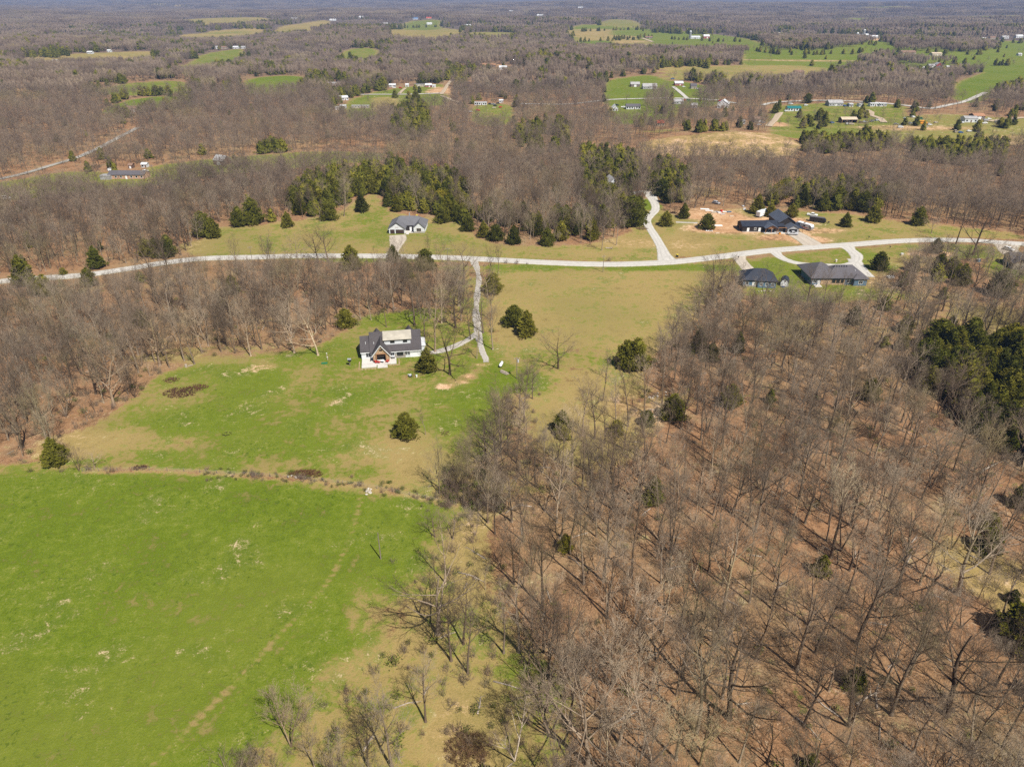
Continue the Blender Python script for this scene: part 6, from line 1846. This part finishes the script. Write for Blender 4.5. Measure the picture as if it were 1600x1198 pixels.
# ------------------------------------------------------------------ vehicles
def wheels(par, xs, half, r, w=.22):
    for x in xs:
        for s in (-1, 1):
            m = MB()
            m.tube([(x, s * half - w / 2, r), (x, s * half + w / 2, r)], [r, r], 12)
            o = m.build('wheel', M['rubber'], par)
            MB().tube([(x, s * (half + w / 2 - .02) , r), (x, s * (half + w / 2 + .02), r)], [r * .55, r * .55], 10).build('rim', M['grey_metal'], o)

def car(p, rz, paint, label, kind='car', group=None, small=False, cat=None):
    """Nose towards local +x."""
    e = thing({'pickup': 'pickup_truck', 'van': 'van', 'suv': 'parked_car'}.get(kind, 'parked_car'), p, rz, label, cat or {'pickup': 'pickup truck', 'van': 'van'}.get(kind, 'car'), group)
    prof = {'car': [(-2.2, .35), (-2.25, .75), (-2.1, .95), (-1.2, .98), (1.0, .95), (2.0, .82), (2.25, .6), (2.2, .35)],
            'suv': [(-2.3, .4), (-2.35, .9), (-2.3, 1.1), (1.0, 1.08), (2.1, .98), (2.3, .7), (2.25, .4)],
            'pickup': [(-2.8, .5), (-2.8, 1.12), (-.75, 1.12), (1.2, 1.15), (2.6, 1.08), (2.75, .8), (2.7, .5)],
            'van': [(-2.6, .4), (-2.65, 1.1), (1.4, 1.1), (2.4, .95), (2.6, .65), (2.55, .4)]}[kind]
    cab = {'car': [(-1.9, .95), (-1.1, 1.42), (.2, 1.45), (1.1, .95)], 'suv': [(-2.25, 1.08), (-2.0, 1.7), (.2, 1.72), (1.05, 1.06)],
           'pickup': [(-.8, 1.1), (-.65, 1.82), (.7, 1.84), (1.4, 1.13)], 'van': [(-2.6, 1.08), (-2.5, 1.98), (.9, 1.98), (1.7, 1.08)]}[kind]
    hw = .95 if kind in ('pickup', 'van') else .88
    b = MB().prism(prof, -hw, hw)
    if kind == 'pickup':
        b = MB().prism([(-.75, .5), (-.75, 1.12), (1.2, 1.15), (2.6, 1.08), (2.75, .8), (2.7, .5)], -hw, hw)
        b.box(-2.8, -.752, -hw, hw, .5, .72); b.box(-2.8, -.752, -hw, -hw + .09, .72, 1.14); b.box(-2.8, -.752, hw - .09, hw, .72, 1.14); b.box(-2.8, -2.7, -hw + .09, hw - .09, .72, 1.12)
    b.build('body', M[paint], e)
    top = MB().prism([(x * .97 + (-.03), z) for x, z in cab], -hw + .1, hw - .1)
    c = top.build('cabin', M[paint], e)
    g = MB()
    zlo, zhi = cab[0][1] + .07, cab[1][1] - .1
    for s in (-1, 1):
        y = s * (hw - .1)
        g.add([(cab[0][0] * .97 + .22, y + s * .012, zlo), (cab[3][0] * .97 - .3, y + s * .012, zlo), (cab[2][0] * .97 - .12, y + s * .012, zhi), (cab[1][0] * .97 + .1, y + s * .012, zhi)], [(0, 1, 2, 3)] if s < 0 else [(3, 2, 1, 0)])
    (xa, za), (xb, zb) = cab[2], cab[3]
    g.add([(xb * .97 - .03 + .012, -hw + .2, zb + .05), (xb * .97 - .03 + .012, hw - .2, zb + .05), (xa * .97 - .03 + .05, hw - .22, za - .06), (xa * .97 - .03 + .05, -hw + .22, za - .06)], [(0, 1, 2, 3)])
    (xa, za), (xb, zb) = cab[1], cab[0]
    g.add([(xb * .97 - .055, hw - .2, zb + .07), (xb * .97 - .055, -hw + .2, zb + .07), (xa * .97 - .07, -hw + .22, za - .06), (xa * .97 - .07, hw - .22, za - .06)], [(0, 1, 2, 3)])
    g.build('window', M['glass'], e)
    L = prof[-1][0]
    if small:
        m = MB()
        for x in (-L * .62, L * .6):
            for s in (-1, 1):
                m.tube([(x, s * (hw - .05) - .1, .34), (x, s * (hw - .05) + .1, .34)], [.34, .34], 8)
        o = m.build('wheel_set', M['rubber'], e)
    else:
        wheels(e, (-L * .62, L * .6), hw - .08, .36)
        for s in (-1, 1):
            MB().box(L - .02, L + .07, s * hw * .72 - .16, s * hw * .72 + .16, .62, .78).build('headlight', M['white'], e)
            MB().box(-L - .09, -L, s * hw * .75 - .12, s * hw * .75 + .12, .7, .88).build('tail_light', M['red'], e)
    return e

def lp(root, x, y, z=0):
    return root.matrix_basis @ Vector((x, y, z)) if False else Vector(root.location) + Matrix.Rotation(root.rotation_euler.z, 3, 'Z') @ Vector((x, y, z))

car(at(1575.5, 391.5) + Vector((0, 0, .09)), -1.05, 'white', 'white car parked on the gravel pad at the right edge', 'suv')
car(lp(BLACK, 24.5, -5.6, .09), -.12, 'silver', 'silver pickup truck parked before the black steel house', 'pickup')
car(at(1119, 318.5), -.9, 'silver', 'silver car under the bare trees behind the building rubbish', 'suv')
car(at(1269, 337.5), -.5, 'white', 'white pickup truck standing behind the black trailer', 'pickup')

def camper():
    p = lp(BLACK, 34.5, 4.5, .02)
    e = thing('camper', p, -1.0, 'white and grey camper trailer beside the black steel house', 'camper')
    MB().prism([(-4.6, .6), (-4.7, 2.9), (-4.3, 3.15), (3.9, 3.15), (4.6, 2.4), (4.8, 1.3), (4.4, .6)], -1.2, 1.2).build('body', M['white'], e)
    MB().prism([(3.2, .75), (3.0, 2.6), (4.3, 2.66), (4.66, 2.25), (4.86, 1.3), (4.46, .75)], -1.23, 1.23).build('nose', M['grey_metal'], e)
    for s in (-1, 1):
        MB().box(-4.3, 2.8, s * 1.21 - .01, s * 1.21 + .01, 1.0, 1.35).build('stripe', M['red'], e)
        m = MB(); m.box(-3.6, -2.4, s * 1.22 - .01, s * 1.22 + .01, 1.75, 2.4); m.box(-.4, 1.0, s * 1.22 - .01, s * 1.22 + .01, 1.75, 2.4)
        m.build('window', M['glass'], e)
    MB().box(-1.0, -.2, -.4, .4, 3.15, 3.4).build('roof_unit', M['dark'], e)
    MB().box(1.5, 2.2, 1.2, 1.25, .7, 2.6).build('door', M['beige'], e)
    wheels(e, (-1.3, -.4), 1.05, .36)
    MB().tube([(4.5, 0, .6), (5.9, 0, .5)], [.08, .06], 6).build('tow_bar', M['dark'], e)
camper()

def cargo_trailer():
    p = at(1277, 347)
    e = thing('cargo_trailer', p, -.55, 'black box trailer on the grass right of the black house', 'trailer')
    MB().box(-4.2, 3.2, -1.2, 1.2, .6, 2.7).build('body', M['black_siding'], e)
    MB().prism([(3.2, .6), (3.2, 2.6), (4.2, 1.7), (4.2, .6)], -1.1, 1.1).build('nose', M['dark'], e)
    MB().box(-4.3, 3.3, -1.25, 1.25, 2.703, 2.76).build('roof', M['roof_slate'], e)
    wheels(e, (-1.0, .0), 1.15, .38)
    MB().tube([(4.2, 0, .6), (6.0, 0, .55)], [.1, .08], 6).build('tow_bar', M['dark'], e)
    MB().box(5.4, 6.1, -.5, .5, .55, 1.1).build('tool_box', M['dark'], e)
cargo_trailer()

def white_trailer():
    p = at(1188, 338.5)
    e = thing('box_trailer', p, .75, 'pale box trailer between two cedars behind the black house', 'trailer')
    MB().box(-3, 6.5, -1.25, 1.25, .7, 3.3).build('body', M['white'], e)
    MB().box(-3.08, -3.003, -1.0, 1.0, .9, 3.0).build('rear_door', M['silver'], e)
    wheels(e, (-1.6, -.7), 1.1, .42)
white_trailer()

def bus(px, py):
    p = at(px, py)
    e = thing('bus', p, .05, 'orange yellow bus in the salvage yard at right', 'bus')
    MB().prism([(-4.4, .5), (-4.5, 2.9), (-4.2, 3.05), (3.2, 3.05), (3.5, 2.6), (3.6, 1.7), (4.8, 1.5), (4.9, .5)], -1.2, 1.2).build('body', M['orange'], e)
    for s in (-1, 1):
        for k in range(7):
            MB().box(-4.0 + k, -3.3 + k, s * 1.215 - .012, s * 1.215 + .012, 1.8, 2.5).build('window', M['glass'], e)
    wheels(e, (-2.6, 3.6), 1.05, .48)
bus(1440, 194)

YARD = [  # px, py, kind, paint, heading, what it stands by
 (1407, 200, 'van', 'white', .05, 'white van left of the orange bus'), (1452, 196, 'suv', 'white', .2, 'white car right of the orange bus'), (1446, 199, 'car', 'silver', .1, 'silver car below the orange bus'),
 (1429, 195, 'car', 'blue_paint', .9, 'blue car just left of the orange bus'), (1421, 194, 'pickup', 'grey_metal', .4, 'grey pickup two places left of the orange bus'), (1413, 193, 'car', 'silver', .2, 'silver car behind the white van'),
 (1400, 195, 'car', 'grey_metal', -.3, 'grey car left end of the salvage row'), (1438, 186.5, 'van', 'green_paint', .1, 'green van behind the orange bus'), (1462, 192.5, 'car', 'beige', .4, 'beige car far right of the orange bus'),
 (1427, 184, 'suv', 'white', .5, 'white car on the slope above the salvage row'), (1414, 186, 'car', 'silver', .6, 'silver car on the slope above the salvage row'),
 (1540, 189, 'suv', 'silver', .1, 'silver car just right of the brown roofed barn'), (1538, 193.5, 'pickup', 'white', .15, 'white pickup in front of the brown roofed barn'), (1545, 187, 'car', 'white', .3, 'white car behind the silver car at the barn'),
 (1558, 192, 'suv', 'grey_metal', -.2, 'grey car beside the far right farm lane'), (1564, 192.5, 'car', 'white', -.3, 'white car beside the far right farm lane'), (1504, 192.5, 'car', 'white', 1.2, 'white car at the left wall of the workshop'),
 (1501, 208, 'car', 'blue_paint', .1, 'blue car behind the cedar row'), (1514, 206, 'car', 'white', .2, 'white car behind the cedar row'), (1492, 207, 'van', 'beige', 1.4, 'beige van behind the cedar row'), (1530, 209, 'car', 'silver', .3, 'silver car behind the cedar row at right'),
 (1345, 192, 'car', 'brown_siding', .3, 'brown car right of the open cream roofed shed'), (1351, 191.5, 'car', 'silver', .2, 'silver car second from the open cream roofed shed'), (1362, 190.5, 'pickup', 'grey_metal', .5, 'grey pickup on the shed lane'), (1370, 189, 'suv', 'silver', .4, 'silver car at the right end of the shed lane'),
 (1323, 194.5, 'suv', 'white', 1.2, 'white car in front of the open cream roofed shed'), (1330, 195, 'van', 'beige', .1, 'beige van in front of the open cream roofed shed'), (1293, 192, 'pickup', 'dark', .2, 'black pickup left of the open cream roofed shed'), (1300, 193, 'suv', 'blue_paint', .5, 'dark blue car left of the open cream roofed shed'),
 (1320, 166.5, 'suv', 'blue_paint', .6, 'blue car at the right corner of the large hall'), (1324, 166, 'pickup', 'dark', .3, 'black pickup beside the large hall'),
 (1259, 165.5, 'suv', 'white', .2, 'white car under the lone tall cedar'), (1235, 163.5, 'van', 'white', .1, 'white van above the teal roofed house'), (1228, 174.5, 'car', 'white', .5, 'white car left of the teal roofed house'),
 (1192, 192.5, 'car', 'silver', .3, 'silver car right of the pinkish roofed house'), (1186, 196, 'car', 'white', .2, 'white car below the pinkish roofed house'),
 (1068, 157.5, 'pickup', 'red', .1, 'red pickup where the drive meets the far road'), (1076, 158, 'van', 'green_paint', .1, 'green van where the drive meets the far road'), (1125, 158.5, 'pickup', 'red', .5, 'red pickup behind the big white gabled barn'),
 (1091, 140, 'suv', 'silver', .3, 'silver car right of the tan slate roofed house'), (1094, 141, 'car', 'dark', .4, 'black car right of the tan slate roofed house'), (1051, 124, 'pickup', 'blue_paint', 0, 'blue pickup on the grass behind the farmhouse'),
 (1068, 136.5, 'car', 'white', .4, 'white car before the red and white farmhouse'), (964, 165.5, 'suv', 'dark', .1, 'black car behind the white gabled garage'), (974, 168.5, 'pickup', 'white', .1, 'white pickup between garage and long cottage'),
 (626, 138.5, 'suv', 'red', -.2, 'red car on the short lane'), (616, 138, 'car', 'white', .1, 'white car left of the red car'), (605, 134, 'pickup', 'blue_paint', 1.2, 'blue pickup at the left end of the lane yards'), (525, 157.5, 'pickup', 'blue_paint', .9, 'dark blue pickup by the white house at the lane'),
 (553, 149, 'van', 'white', .1, 'white van on the straight lane'), (766, 163.5, 'suv', 'dark', .3, 'black car left in the dark wreck cluster'), (771, 164, 'pickup', 'grey_metal', .2, 'grey pickup in the dark wreck cluster'), (774, 166, 'suv', 'dark', .6, 'black car in front of the grey wreck'),
 (778, 162.5, 'car', 'dark', .1, 'black car at the right of the wreck cluster'), (772, 169.5, 'car', 'beige', .1, 'beige car below the wreck cluster'), (747, 173.5, 'suv', 'red', .1, 'dark red car on the small clearing'), (782, 168.5, 'car', 'red', .8, 'red car near the wreck cluster'),
 (735, 175.5, 'car', 'silver', .2, 'silver car at the left rim of the small clearing'), (719, 162.5, 'pickup', 'dark', -.5, 'black pickup at the end of the short dirt track'), (770, 110.5, 'van', 'white', .1, 'white van below the long rusty shed'), (801, 106, 'pickup', 'dark', .4, 'black pickup right of the white metal barn'), (804, 105, 'van', 'white', .4, 'white van right of the white metal barn'),
 (10, 311, 'van', 'white', .15, 'white van in the woods at the left edge'), (227, 268.5, 'car', 'white', .1, 'white car on the grass right of the brick house'), (174, 267, 'suv', 'white', .8, 'white car behind the grey carport'), (220, 175.5, 'suv', 'silver', .2, 'silver car beside the brown roofed house'),
]
for px, py, kind, paint, rz, lab in YARD:
    car(at(px, py) + Vector((0, 0, .05)), rz, paint, lab, kind, 'cars and trucks parked around the far farmyards', small=True)

# ------------------------------------------------------------------ poles, tank and yard things
def utility_pole(px, py, top, label, arm=True, can=False, ang=0.0):
    p = at(px, py)
    h_ = high(p, top)
    e = thing('utility_pole', p, ang, label, 'utility pole')
    MB().tube([(0, 0, -.4), (0, 0, h_)], [.15, .10], 8).build('post', M['pole_wood'], e)
    if arm:
        a = MB().box(-1.0, 1.0, -.18, -.08, h_ - .55, h_ - .4).build('crossarm', M['pole_wood'], e)
        for x in (-.85, 0, .85):
            MB().tube([(x, -.13, h_ - .4), (x, -.13, h_ - .2)], [.05, .04], 6).build('insulator', M['white'], a)
    if can:
        MB().tube([(.42, 0, h_ - 1.9), (.42, 0, h_ - .9)], [.27, .27], 10).build('transformer', M['silver'], e)
        MB().box(.08, .3, -.05, .05, h_ - 1.5, h_ - 1.3).build('bracket', M['grey_metal'], e)
utility_pole(595, 873, 832, 'bare wooden pole standing in the green pasture', arm=False)
utility_pole(942, 425.5, 399, 'utility pole on the tan field beside the road', ang=.4)
utility_pole(807.5, 591.5, 558, 'utility pole with a grey transformer at the lawn edge', can=True, ang=.3)
utility_pole(240, 272, 258, 'utility pole right of the long brick house', ang=.2)
utility_pole(213, 173, 155, 'utility pole before the vivid green field', ang=.2)
for k, (x_, y_) in enumerate(((700, 414), (395, 412))):
    utility_pole(x_, y_, y_ - 27, ['utility pole below the road by the driveway mouth', 'utility pole below the road among the left trees'][k], ang=.1)

def propane_tank():
    p = at(783, 572)
    e = thing('propane_tank', p, 1.35, 'white capsule shaped gas tank on the grass by the driveway end', 'gas tank')
    n = 8
    pts = [(-1.65 + .5 * (1 - math.cos(k / n * math.pi / 2)), 0, .85) for k in range(n + 1)]
    prof = [(-1.6, .02), (-1.52, .25), (-1.3, .45), (-1.0, .52), (1.0, .52), (1.3, .45), (1.52, .25), (1.6, .02)]
    MB().tube([(x, 0, .85) for x, _ in prof], [r for _, r in prof], 14).build('tank', M['white'], e, True)
    MB().tube([(0, 0, 1.35), (0, 0, 1.58)], [.2, .2], 10).build('valve_dome', M['grey_metal'], e)
    for x in (-.85, .85):
        MB().box(x - .1, x + .1, -.4, .4, -.1, .48).build('foot', M['dark'], e)
propane_tank()

def log_pile():
    p = at(788, 583)
    e = thing('log_pile', p, -.7, 'short pile of cut logs beside the gas tank', 'log pile')
    for j, (y, z) in enumerate(((-.45, .2), (0, .2), (.45, .2), (-.22, .56), (.24, .56))):
        rn = random.Random(j)
        MB().tube([(-1.4 + rn.uniform(-.2, .2), y, z), (1.4 + rn.uniform(-.3, .3), y + rn.uniform(-.05, .05), z)], [.2, .18], 8).build('log', M['log'], e)
log_pile()

def fallen(px, py, L, r, ang, label, pale=True):
    p = at(px, py)
    e = thing('fallen_log', p, ang, label, 'log')
    MB().tube([(0, 0, r * .8), (L * .5, .15, r * .8), (L, 0, r * .6)], [r, r * .85, r * .55], 8).build('stem', M['log' if pale else 'pole_wood'], e)
    m = MB()
    for k in range(4):
        t = L * (.5 + .12 * k)
        m.tube([(t, 0, r), (t + .9, (-1) ** k * 1.0, r + .5 + .2 * k)], [r * .35, .03], 5)
    m.build('branch', M['log' if pale else 'pole_wood'], e)
fallen(1338, 1101, 5, .25, .5, 'short pale log lying near the dark twin stemmed tree')
fallen(952, 1135, 6, .22, .5, 'pale broken branch lying under the broad pale tree')
fallen(1042, 890, 5, .22, .25, 'pale log on the orange leaf floor')
fallen(1530, 740, 9, .32, .55, 'big pale fallen trunk with splayed limbs in the right wood')
fallen(1015, 640, 4, .2, -.3, 'pale log amid the rubble of the glade')
fallen(1210, 930, 4.5, .2, .9, 'thin log on the ground right of the stout pale tree')
fallen(946, 388, 3.5, .3, -.3, 'cut log at the foot of the bare tree at the meadow edge')

def stump(px, py):
    p = at(px, py)
    e = thing('tree_stump', p, 0, 'grey stump and broken wood at the upper lawn edge', 'stump')
    MB().tube([(0, 0, -.2), (0, 0, .9)], [.5, .38], 9).build('stem', M['log'], e)
    MB().tube([(.6, .2, .2), (2.0, .8, .3)], [.2, .12], 7).build('broken_limb', M['log'], e)
stump(291, 573)

def rocks(px, py, n, rx, ry, label, s=.4, ids='rock'):
    p = at(px, py)
    e = thing('rock_pile', p, 0, label, 'rocks')
    rn = random.Random(int(px))
    for k in range(n):
        m = MB()
        c = Vector((rn.uniform(-rx, rx), rn.uniform(-ry, ry), 0))
        r = s * rn.uniform(.5, 1.2)
        m.tube([c + Vector((0, 0, -.1)), c + Vector((0, 0, r * .35)), c + Vector((.05, .03, r * .7))], [r, r * rn.uniform(.8, 1.1), r * .45], 6)
        m.build('rock', M['rock'], e)
rocks(576, 768, 9, .7, 2.0, 'pale stones in the fence gap', .4)
rocks(459, 745, 5, 1.5, .5, 'pale stones left of the reddish bush', .35)
rocks(1028, 617, 14, 3.2, 2.2, 'scattered pale rubble in the glade', .38)
rocks(1008, 645, 8, 2.5, 1.6, 'smaller rubble patch at the glade bottom', .35)
rocks(1195, 455, 7, 4.0, .8, 'row of pale boulders behind the blue house', .5)

def fire_pit():
    p = at(641, 588)
    e = thing('fire_pit', p, .35, 'black fire pit inside a wooden frame on the lawn', 'fire pit')
    for a, b in (((-1.5, -1.1), (-.9, 1.1)), ((.9, -1.1), (1.5, 1.1))):
        MB().tube([(a[0], a[1], .12), (b[0], b[1], .12)], [.14, .14], 6).build('side_log', M['timber'], e)
    MB().tube([(0, 0, 0), (0, 0, .45)], [.62, .7], 12).build('bowl', M['dark'], e)
    MB().tube([(0, 0, .46), (0, 0, .5)], [.45, .42], 10).build('grate', M['silver'], e)
    MB().box(-.6, .6, .9, 1.1, .25, .35).build('bench_plank', M['white'], e)
fire_pit()
b_ = thing('bucket', at(651, 589), 0, 'small white bucket right of the fire pit', 'bucket')
MB().tube([(0, 0, 0), (0, 0, .8)], [.24, .3], 10).build('pail', M['white'], b_)
MB().tube([(-.28, 0, .8), (0, 0, 1.0), (.28, 0, .8)], [.02, .02, .02], 4).build('handle', M['grey_metal'], b_)

def feeder():
    p = at(547, 571)
    e = thing('post_box', p, 0, 'dark box on a short post left of the house', 'post box')
    MB().box(-.12, .12, -.12, .12, -.2, 1.6).build('post', M['pole_wood'], e)
    MB().box(-.5, .5, -.4, .4, 1.6, 2.4).build('box', M['dark'], e)
    MB().prism_x([(-.55, 2.403), (.55, 2.403), (0, 2.75)], -.6, .6).build('lid', M['grey_metal'], e)
feeder()
o_ = thing('water_trough', at(507, 568), .1, 'low green box lying on the lawn left of the house', 'box')
MB().box(-1.0, 1.0, -.4, .4, -.05, .35).build('tub', M['green_paint'], o_)
MB().box(-.85, .85, -.3, .3, .351, .37).build('lid', M['green_paint'], o_)
for k, (x_, y_) in enumerate(((511, 556), (512, 562))):
    s_ = thing('garden_post', at(x_, y_), 0, ['pale garden post farther from the house on the lawn', 'pale garden post nearer the green box'][k], 'post')
    MB().box(-.1, .1, -.1, .1, -.1, 1.0).build('stake', M['beige'], s_)
    MB().box(-.16, .16, -.16, .16, 1.003, 1.1).build('cap', M['white'], s_)

# patio furniture
def chair(x, y, rz, label):
    e = thing('patio_chair', house_pt(x, y, .33), HR + rz, label, 'chair', 'red chairs on the patio')
    MB().slab([(-.4, -.45, .5), (.4, -.45, .5), (.4, .35, .4), (-.4, .35, .4)], .09).build('seat', M['red'], e)
    MB().slab([(-.4, .3, .42), (.4, .3, .42), (.38, .62, 1.25), (-.38, .62, 1.25)], .09).build('backrest', M['red'], e)
    for s in (-1, 1):
        MB().box(s * .46 - .06, s * .46 + .06, -.5, .5, .58, .64).build('armrest', M['red'], e)
        MB().box(s * .44 - .05, s * .44 + .05, -.45, -.35, 0, .578).build('leg', M['red'], e)
        MB().box(s * .44 - .05, s * .44 + .05, .3, .42, 0, .578).build('leg', M['red'], e)
chair(4.7, -3.1, 2.2, 'red chair at the left porch post')
chair(5.6, -3.5, 2.8, 'red chair next to the porch table')
chair(8.6, -3.3, -2.0, 'red chair at the right porch post')
t_ = thing('patio_table', house_pt(7.0, -3.3, .33), HR, 'white round table on the patio between red chairs', 'table')
MB().tube([(0, 0, .70), (0, 0, .75)], [.6, .6], 16).build('top', M['white'], t_)
MB().tube([(0, 0, 0), (0, 0, .70)], [.25, .06], 8).build('pedestal', M['dark'], t_)
g_ = thing('barbecue_grill', house_pt(10.6, -1.0, .33), HR, 'grey covered grill on the right end of the patio', 'grill')
MB().box(-.6, .6, -.3, .3, .55, .9).build('box', M['grey_metal'], g_)
MB().prism_x([(-.3, .903), (.3, .903), (.2, 1.2), (-.2, 1.2)], -.6, .6).build('lid', M['silver'], g_)
for sx in (-.5, .5):
    for sy in (-.22, .22):
        MB().box(sx - .03, sx + .03, sy - .03, sy + .03, 0, .548).build('leg', M['dark'], g_)

# roadside boxes and bins
def mailbox(px, py, label, mat='dark'):
    e = thing('mailbox', at(px, py), .2, label, 'mailbox')
    MB().box(-.07, .07, -.07, .07, -.1, 1.05).build('post', M['pole_wood'], e)
    MB().tube([(0, -.35, 1.25), (0, .35, 1.25)], [.22, .22], 8).build('box', M[mat], e)
mailbox(1357, 373.5, 'dark mailbox on the meadow side of the road at right')
mailbox(1390, 389, 'dark mailbox on the house side of the road at right')
mailbox(1153, 405, 'mailbox at the mouth of the blue house driveway')
def bin_(px, py, label, mat, lid):
    e = thing('rubbish_bin', at(px, py), .3, label, 'bin')
    MB().prism([(-.35, 0), (.35, 0), (.42, 1.15), (-.42, 1.15)], -.4, .4).build('body', M[mat], e)
    MB().box(-.46, .46, -.45, .45, 1.153, 1.28).build('lid', M[lid], e)
bin_(1058, 401.5, 'dark bin with yellow lid where the winding driveway meets the road', 'dark', 'yellow')
bin_(1161, 426, 'dark bin beside the near black hip roof', 'dark', 'dark')
def kennel(px, py, rz, w, d, h_, label, cat, nm, mat, roof):
    e = thing(nm, at(px, py), rz, label, cat)
    MB().box(-w / 2, w / 2, -d / 2, d / 2, -.1, h_).build('body', M[mat], e)
    MB().box(-w / 2 - .06, w / 2 + .06, -d / 2 - .06, d / 2 + .06, h_ + .003, h_ + .12).build('lid', M[roof], e)
kennel(1391, 434, .1, 3.0, 1.4, .7, 'white covered boat like box right of the long grey house', 'box', 'storage_box', 'white', 'white')
kennel(1411, 445, .3, .9, .9, .7, 'small white box on the bare earth at right', 'box', 'storage_box', 'white', 'silver')
kennel(1409, 399, .2, 1.2, .8, .9, 'pale crate on bare earth near the roadside cedar', 'crate', 'crate', 'beige', 'white')
kennel(1528, 409, .3, 1.6, 1.2, 1.2, 'blue grey hutch in the scrub at right', 'hutch', 'hutch', 'blue_siding', 'roof_galv')
kennel(1306, 409.5, .2, .7, .6, 1.1, 'pale utility cabinet on the oval lawn', 'cabinet', 'utility_cabinet', 'beige', 'white')
kennel(1224, 449, -.35, 1.3, .8, .8, 'blue and white cooler box before the small shed', 'box', 'storage_box', 'blue_paint', 'white')
kennel(651.5, 340.5, 0, .9, .9, 1.5, 'yellow crate behind the grey roofed house', 'crate', 'crate', 'yellow', 'yellow')
kennel(1218, 366, .1, .8, .8, 1.0, 'orange tub under the porch of the black house', 'tub', 'tub', 'orange', 'dark')
# building leftovers on the orange earth
LEFT = [(1101, 327, 5.0, 1.2, .3, 'white', 'white sheet pile at the back of the orange yard, far left'), (1108, 329.5, 4.2, 1.0, .3, 'white', 'white sheet pile right of the farthest left pile'), (1115, 332.5, 2.4, 1.4, .6, 'beige', 'tan lumber stack among the white piles'),
        (1119, 331.5, 2.6, 1.2, .5, 'grey_metal', 'grey panel stack left of the red drum'), (1124, 333, 2.0, 1.3, .6, 'white', 'white stack touching the red drum'), (1133, 331.5, 3.0, 1.1, .4, 'white', 'white sheet pile right of the red drum'), (1139, 331.5, 2.6, 1.3, .5, 'blue_siding', 'bluish panel stack at the right end of the piles'),
        (1129, 335, 2.8, .9, .3, 'silver', 'silver sheet pile in front of the red drum'), (1143, 338, 2.2, 1.0, .3, 'beige', 'tan pile at the lower right of the yard piles'), (1122, 353, 4.4, 1.6, .35, 'white', 'large white sheet right of the pointed cedar'), (1108, 361, 3.4, .9, .25, 'white', 'white boards at the foot of the pointed cedar'),
        (1163, 327.5, 1.2, 1.0, .8, 'white', 'white crate at the back right of the orange yard'), (1161, 323, 1.0, .8, .7, 'silver', 'silver crate behind the white crate'), (1121, 364.5, 2.0, .7, .3, 'beige', 'tan boards in front of the orange yard')]
for px, py, w_, d_, h_, mat, lab in LEFT:
    e = thing('material_pile', at(px, py), random.Random(px).uniform(-.3, .3), lab, 'building materials')
    n_ = max(2, int(h_ / .12))
    for k in range(min(n_, 4)):
        j = random.Random(px + k)
        MB().box(-w_ / 2 + j.uniform(-.2, .2), w_ / 2 + j.uniform(-.2, .2), -d_ / 2 + j.uniform(-.1, .1), d_ / 2 + j.uniform(-.1, .1), h_ * k / min(n_, 4) + .003, h_ * (k + 1) / min(n_, 4)).build('sheet', M[mat], e)
d_ = thing('drum', at(1127, 331), 0, 'red drum among the white building piles', 'drum')
MB().tube([(0, 0, 0), (0, 0, 1.1)], [.7, .7], 12).build('barrel', M['red'], d_)
MB().tube([(0, 0, 1.103), (0, 0, 1.15)], [.72, .66], 12).build('lid', M['red'], d_)

# fence along the top of the pasture
def fence(pxs, label):
    c = spline([at(*q)[:2] for q in pxs], 4.0)
    e = thing('wire_fence', Vector((c[0][0], c[0][1], 0)), 0, label, 'fence')
    post = MB().tube([(0, 0, -.3), (0, 0, 1.25)], [.07, .06], 6).mesh('post', M['pole_wood'])
    for i, q in enumerate(c):
        o = put('post', post, e)
        rn = random.Random(i)
        o.location = (q[0] - c[0][0] + rn.uniform(-.2, .2), q[1] - c[0][1] + rn.uniform(-.1, .1), rn.uniform(-.15, .1))
        o.rotation_euler = (rn.uniform(-.06, .06), rn.uniform(-.06, .06), 0)
    for z in (.35, .75, 1.12):
        MB().tube([(q[0] - c[0][0], q[1] - c[0][1] - .075, z) for q in c], [.012] * len(c), 3).build('wire', M['grey_metal'], e)
fence([(128, 737), (235, 735), (340, 740), (450, 747), (560, 759), (640, 774), (712, 789)], 'old wire fence on thin posts between pasture and lawn')

# ------------------------------------------------------------------ labels that tell look-alikes apart
from collections import defaultdict
buckets = defaultdict(list)
for r_ in REGISTER:
    buckets[r_[1]].append(r_)
ORD = ['leftmost', 'second from left', 'third from left', 'fourth from left', 'fifth from left', 'sixth from left', 'seventh from left', 'eighth from left']
for base, L in buckets.items():
    L.sort(key=lambda t: t[3][0])
    for i, (e, b, g, q) in enumerate(L):
        e['group'] = g
        if len(L) == 1: e['label'] = b
        elif len(L) == 2: e['label'] = b + ', ' + ('left' if i == 0 else 'right') + ' of two'
        elif i == len(L) - 1: e['label'] = b + ', rightmost'
        elif i < len(ORD): e['label'] = b + ', ' + ORD[i]
        else: e['label'] = b + f', {i + 1}th from left'

# ------------------------------------------------------------------ the air
HAZE = True
if HAZE:
    m = bpy.data.materials.new('haze')
    m.use_nodes = True
    t = m.node_tree
    for n in list(t.nodes): t.nodes.remove(n)
    out, vol = t.nodes.new('ShaderNodeOutputMaterial'), t.nodes.new('ShaderNodeVolumePrincipled')
    vol.inputs['Color'].default_value = (.36, .56, 1.0, 1)
    vol.inputs['Density'].default_value = 0.00008
    vol.inputs['Anisotropy'].default_value = 0.0
    t.links.new(vol.outputs[0], out.inputs['Volume'])
    zlo = float(GZ.min()) - 1.5
    hz = MB().box(-23000, 23000, -23000, 23000, zlo, CAM_H + 6).build('haze', m)
    tag(hz, 'thin bluish haze over the distant hills', 'haze', kind='stuff')
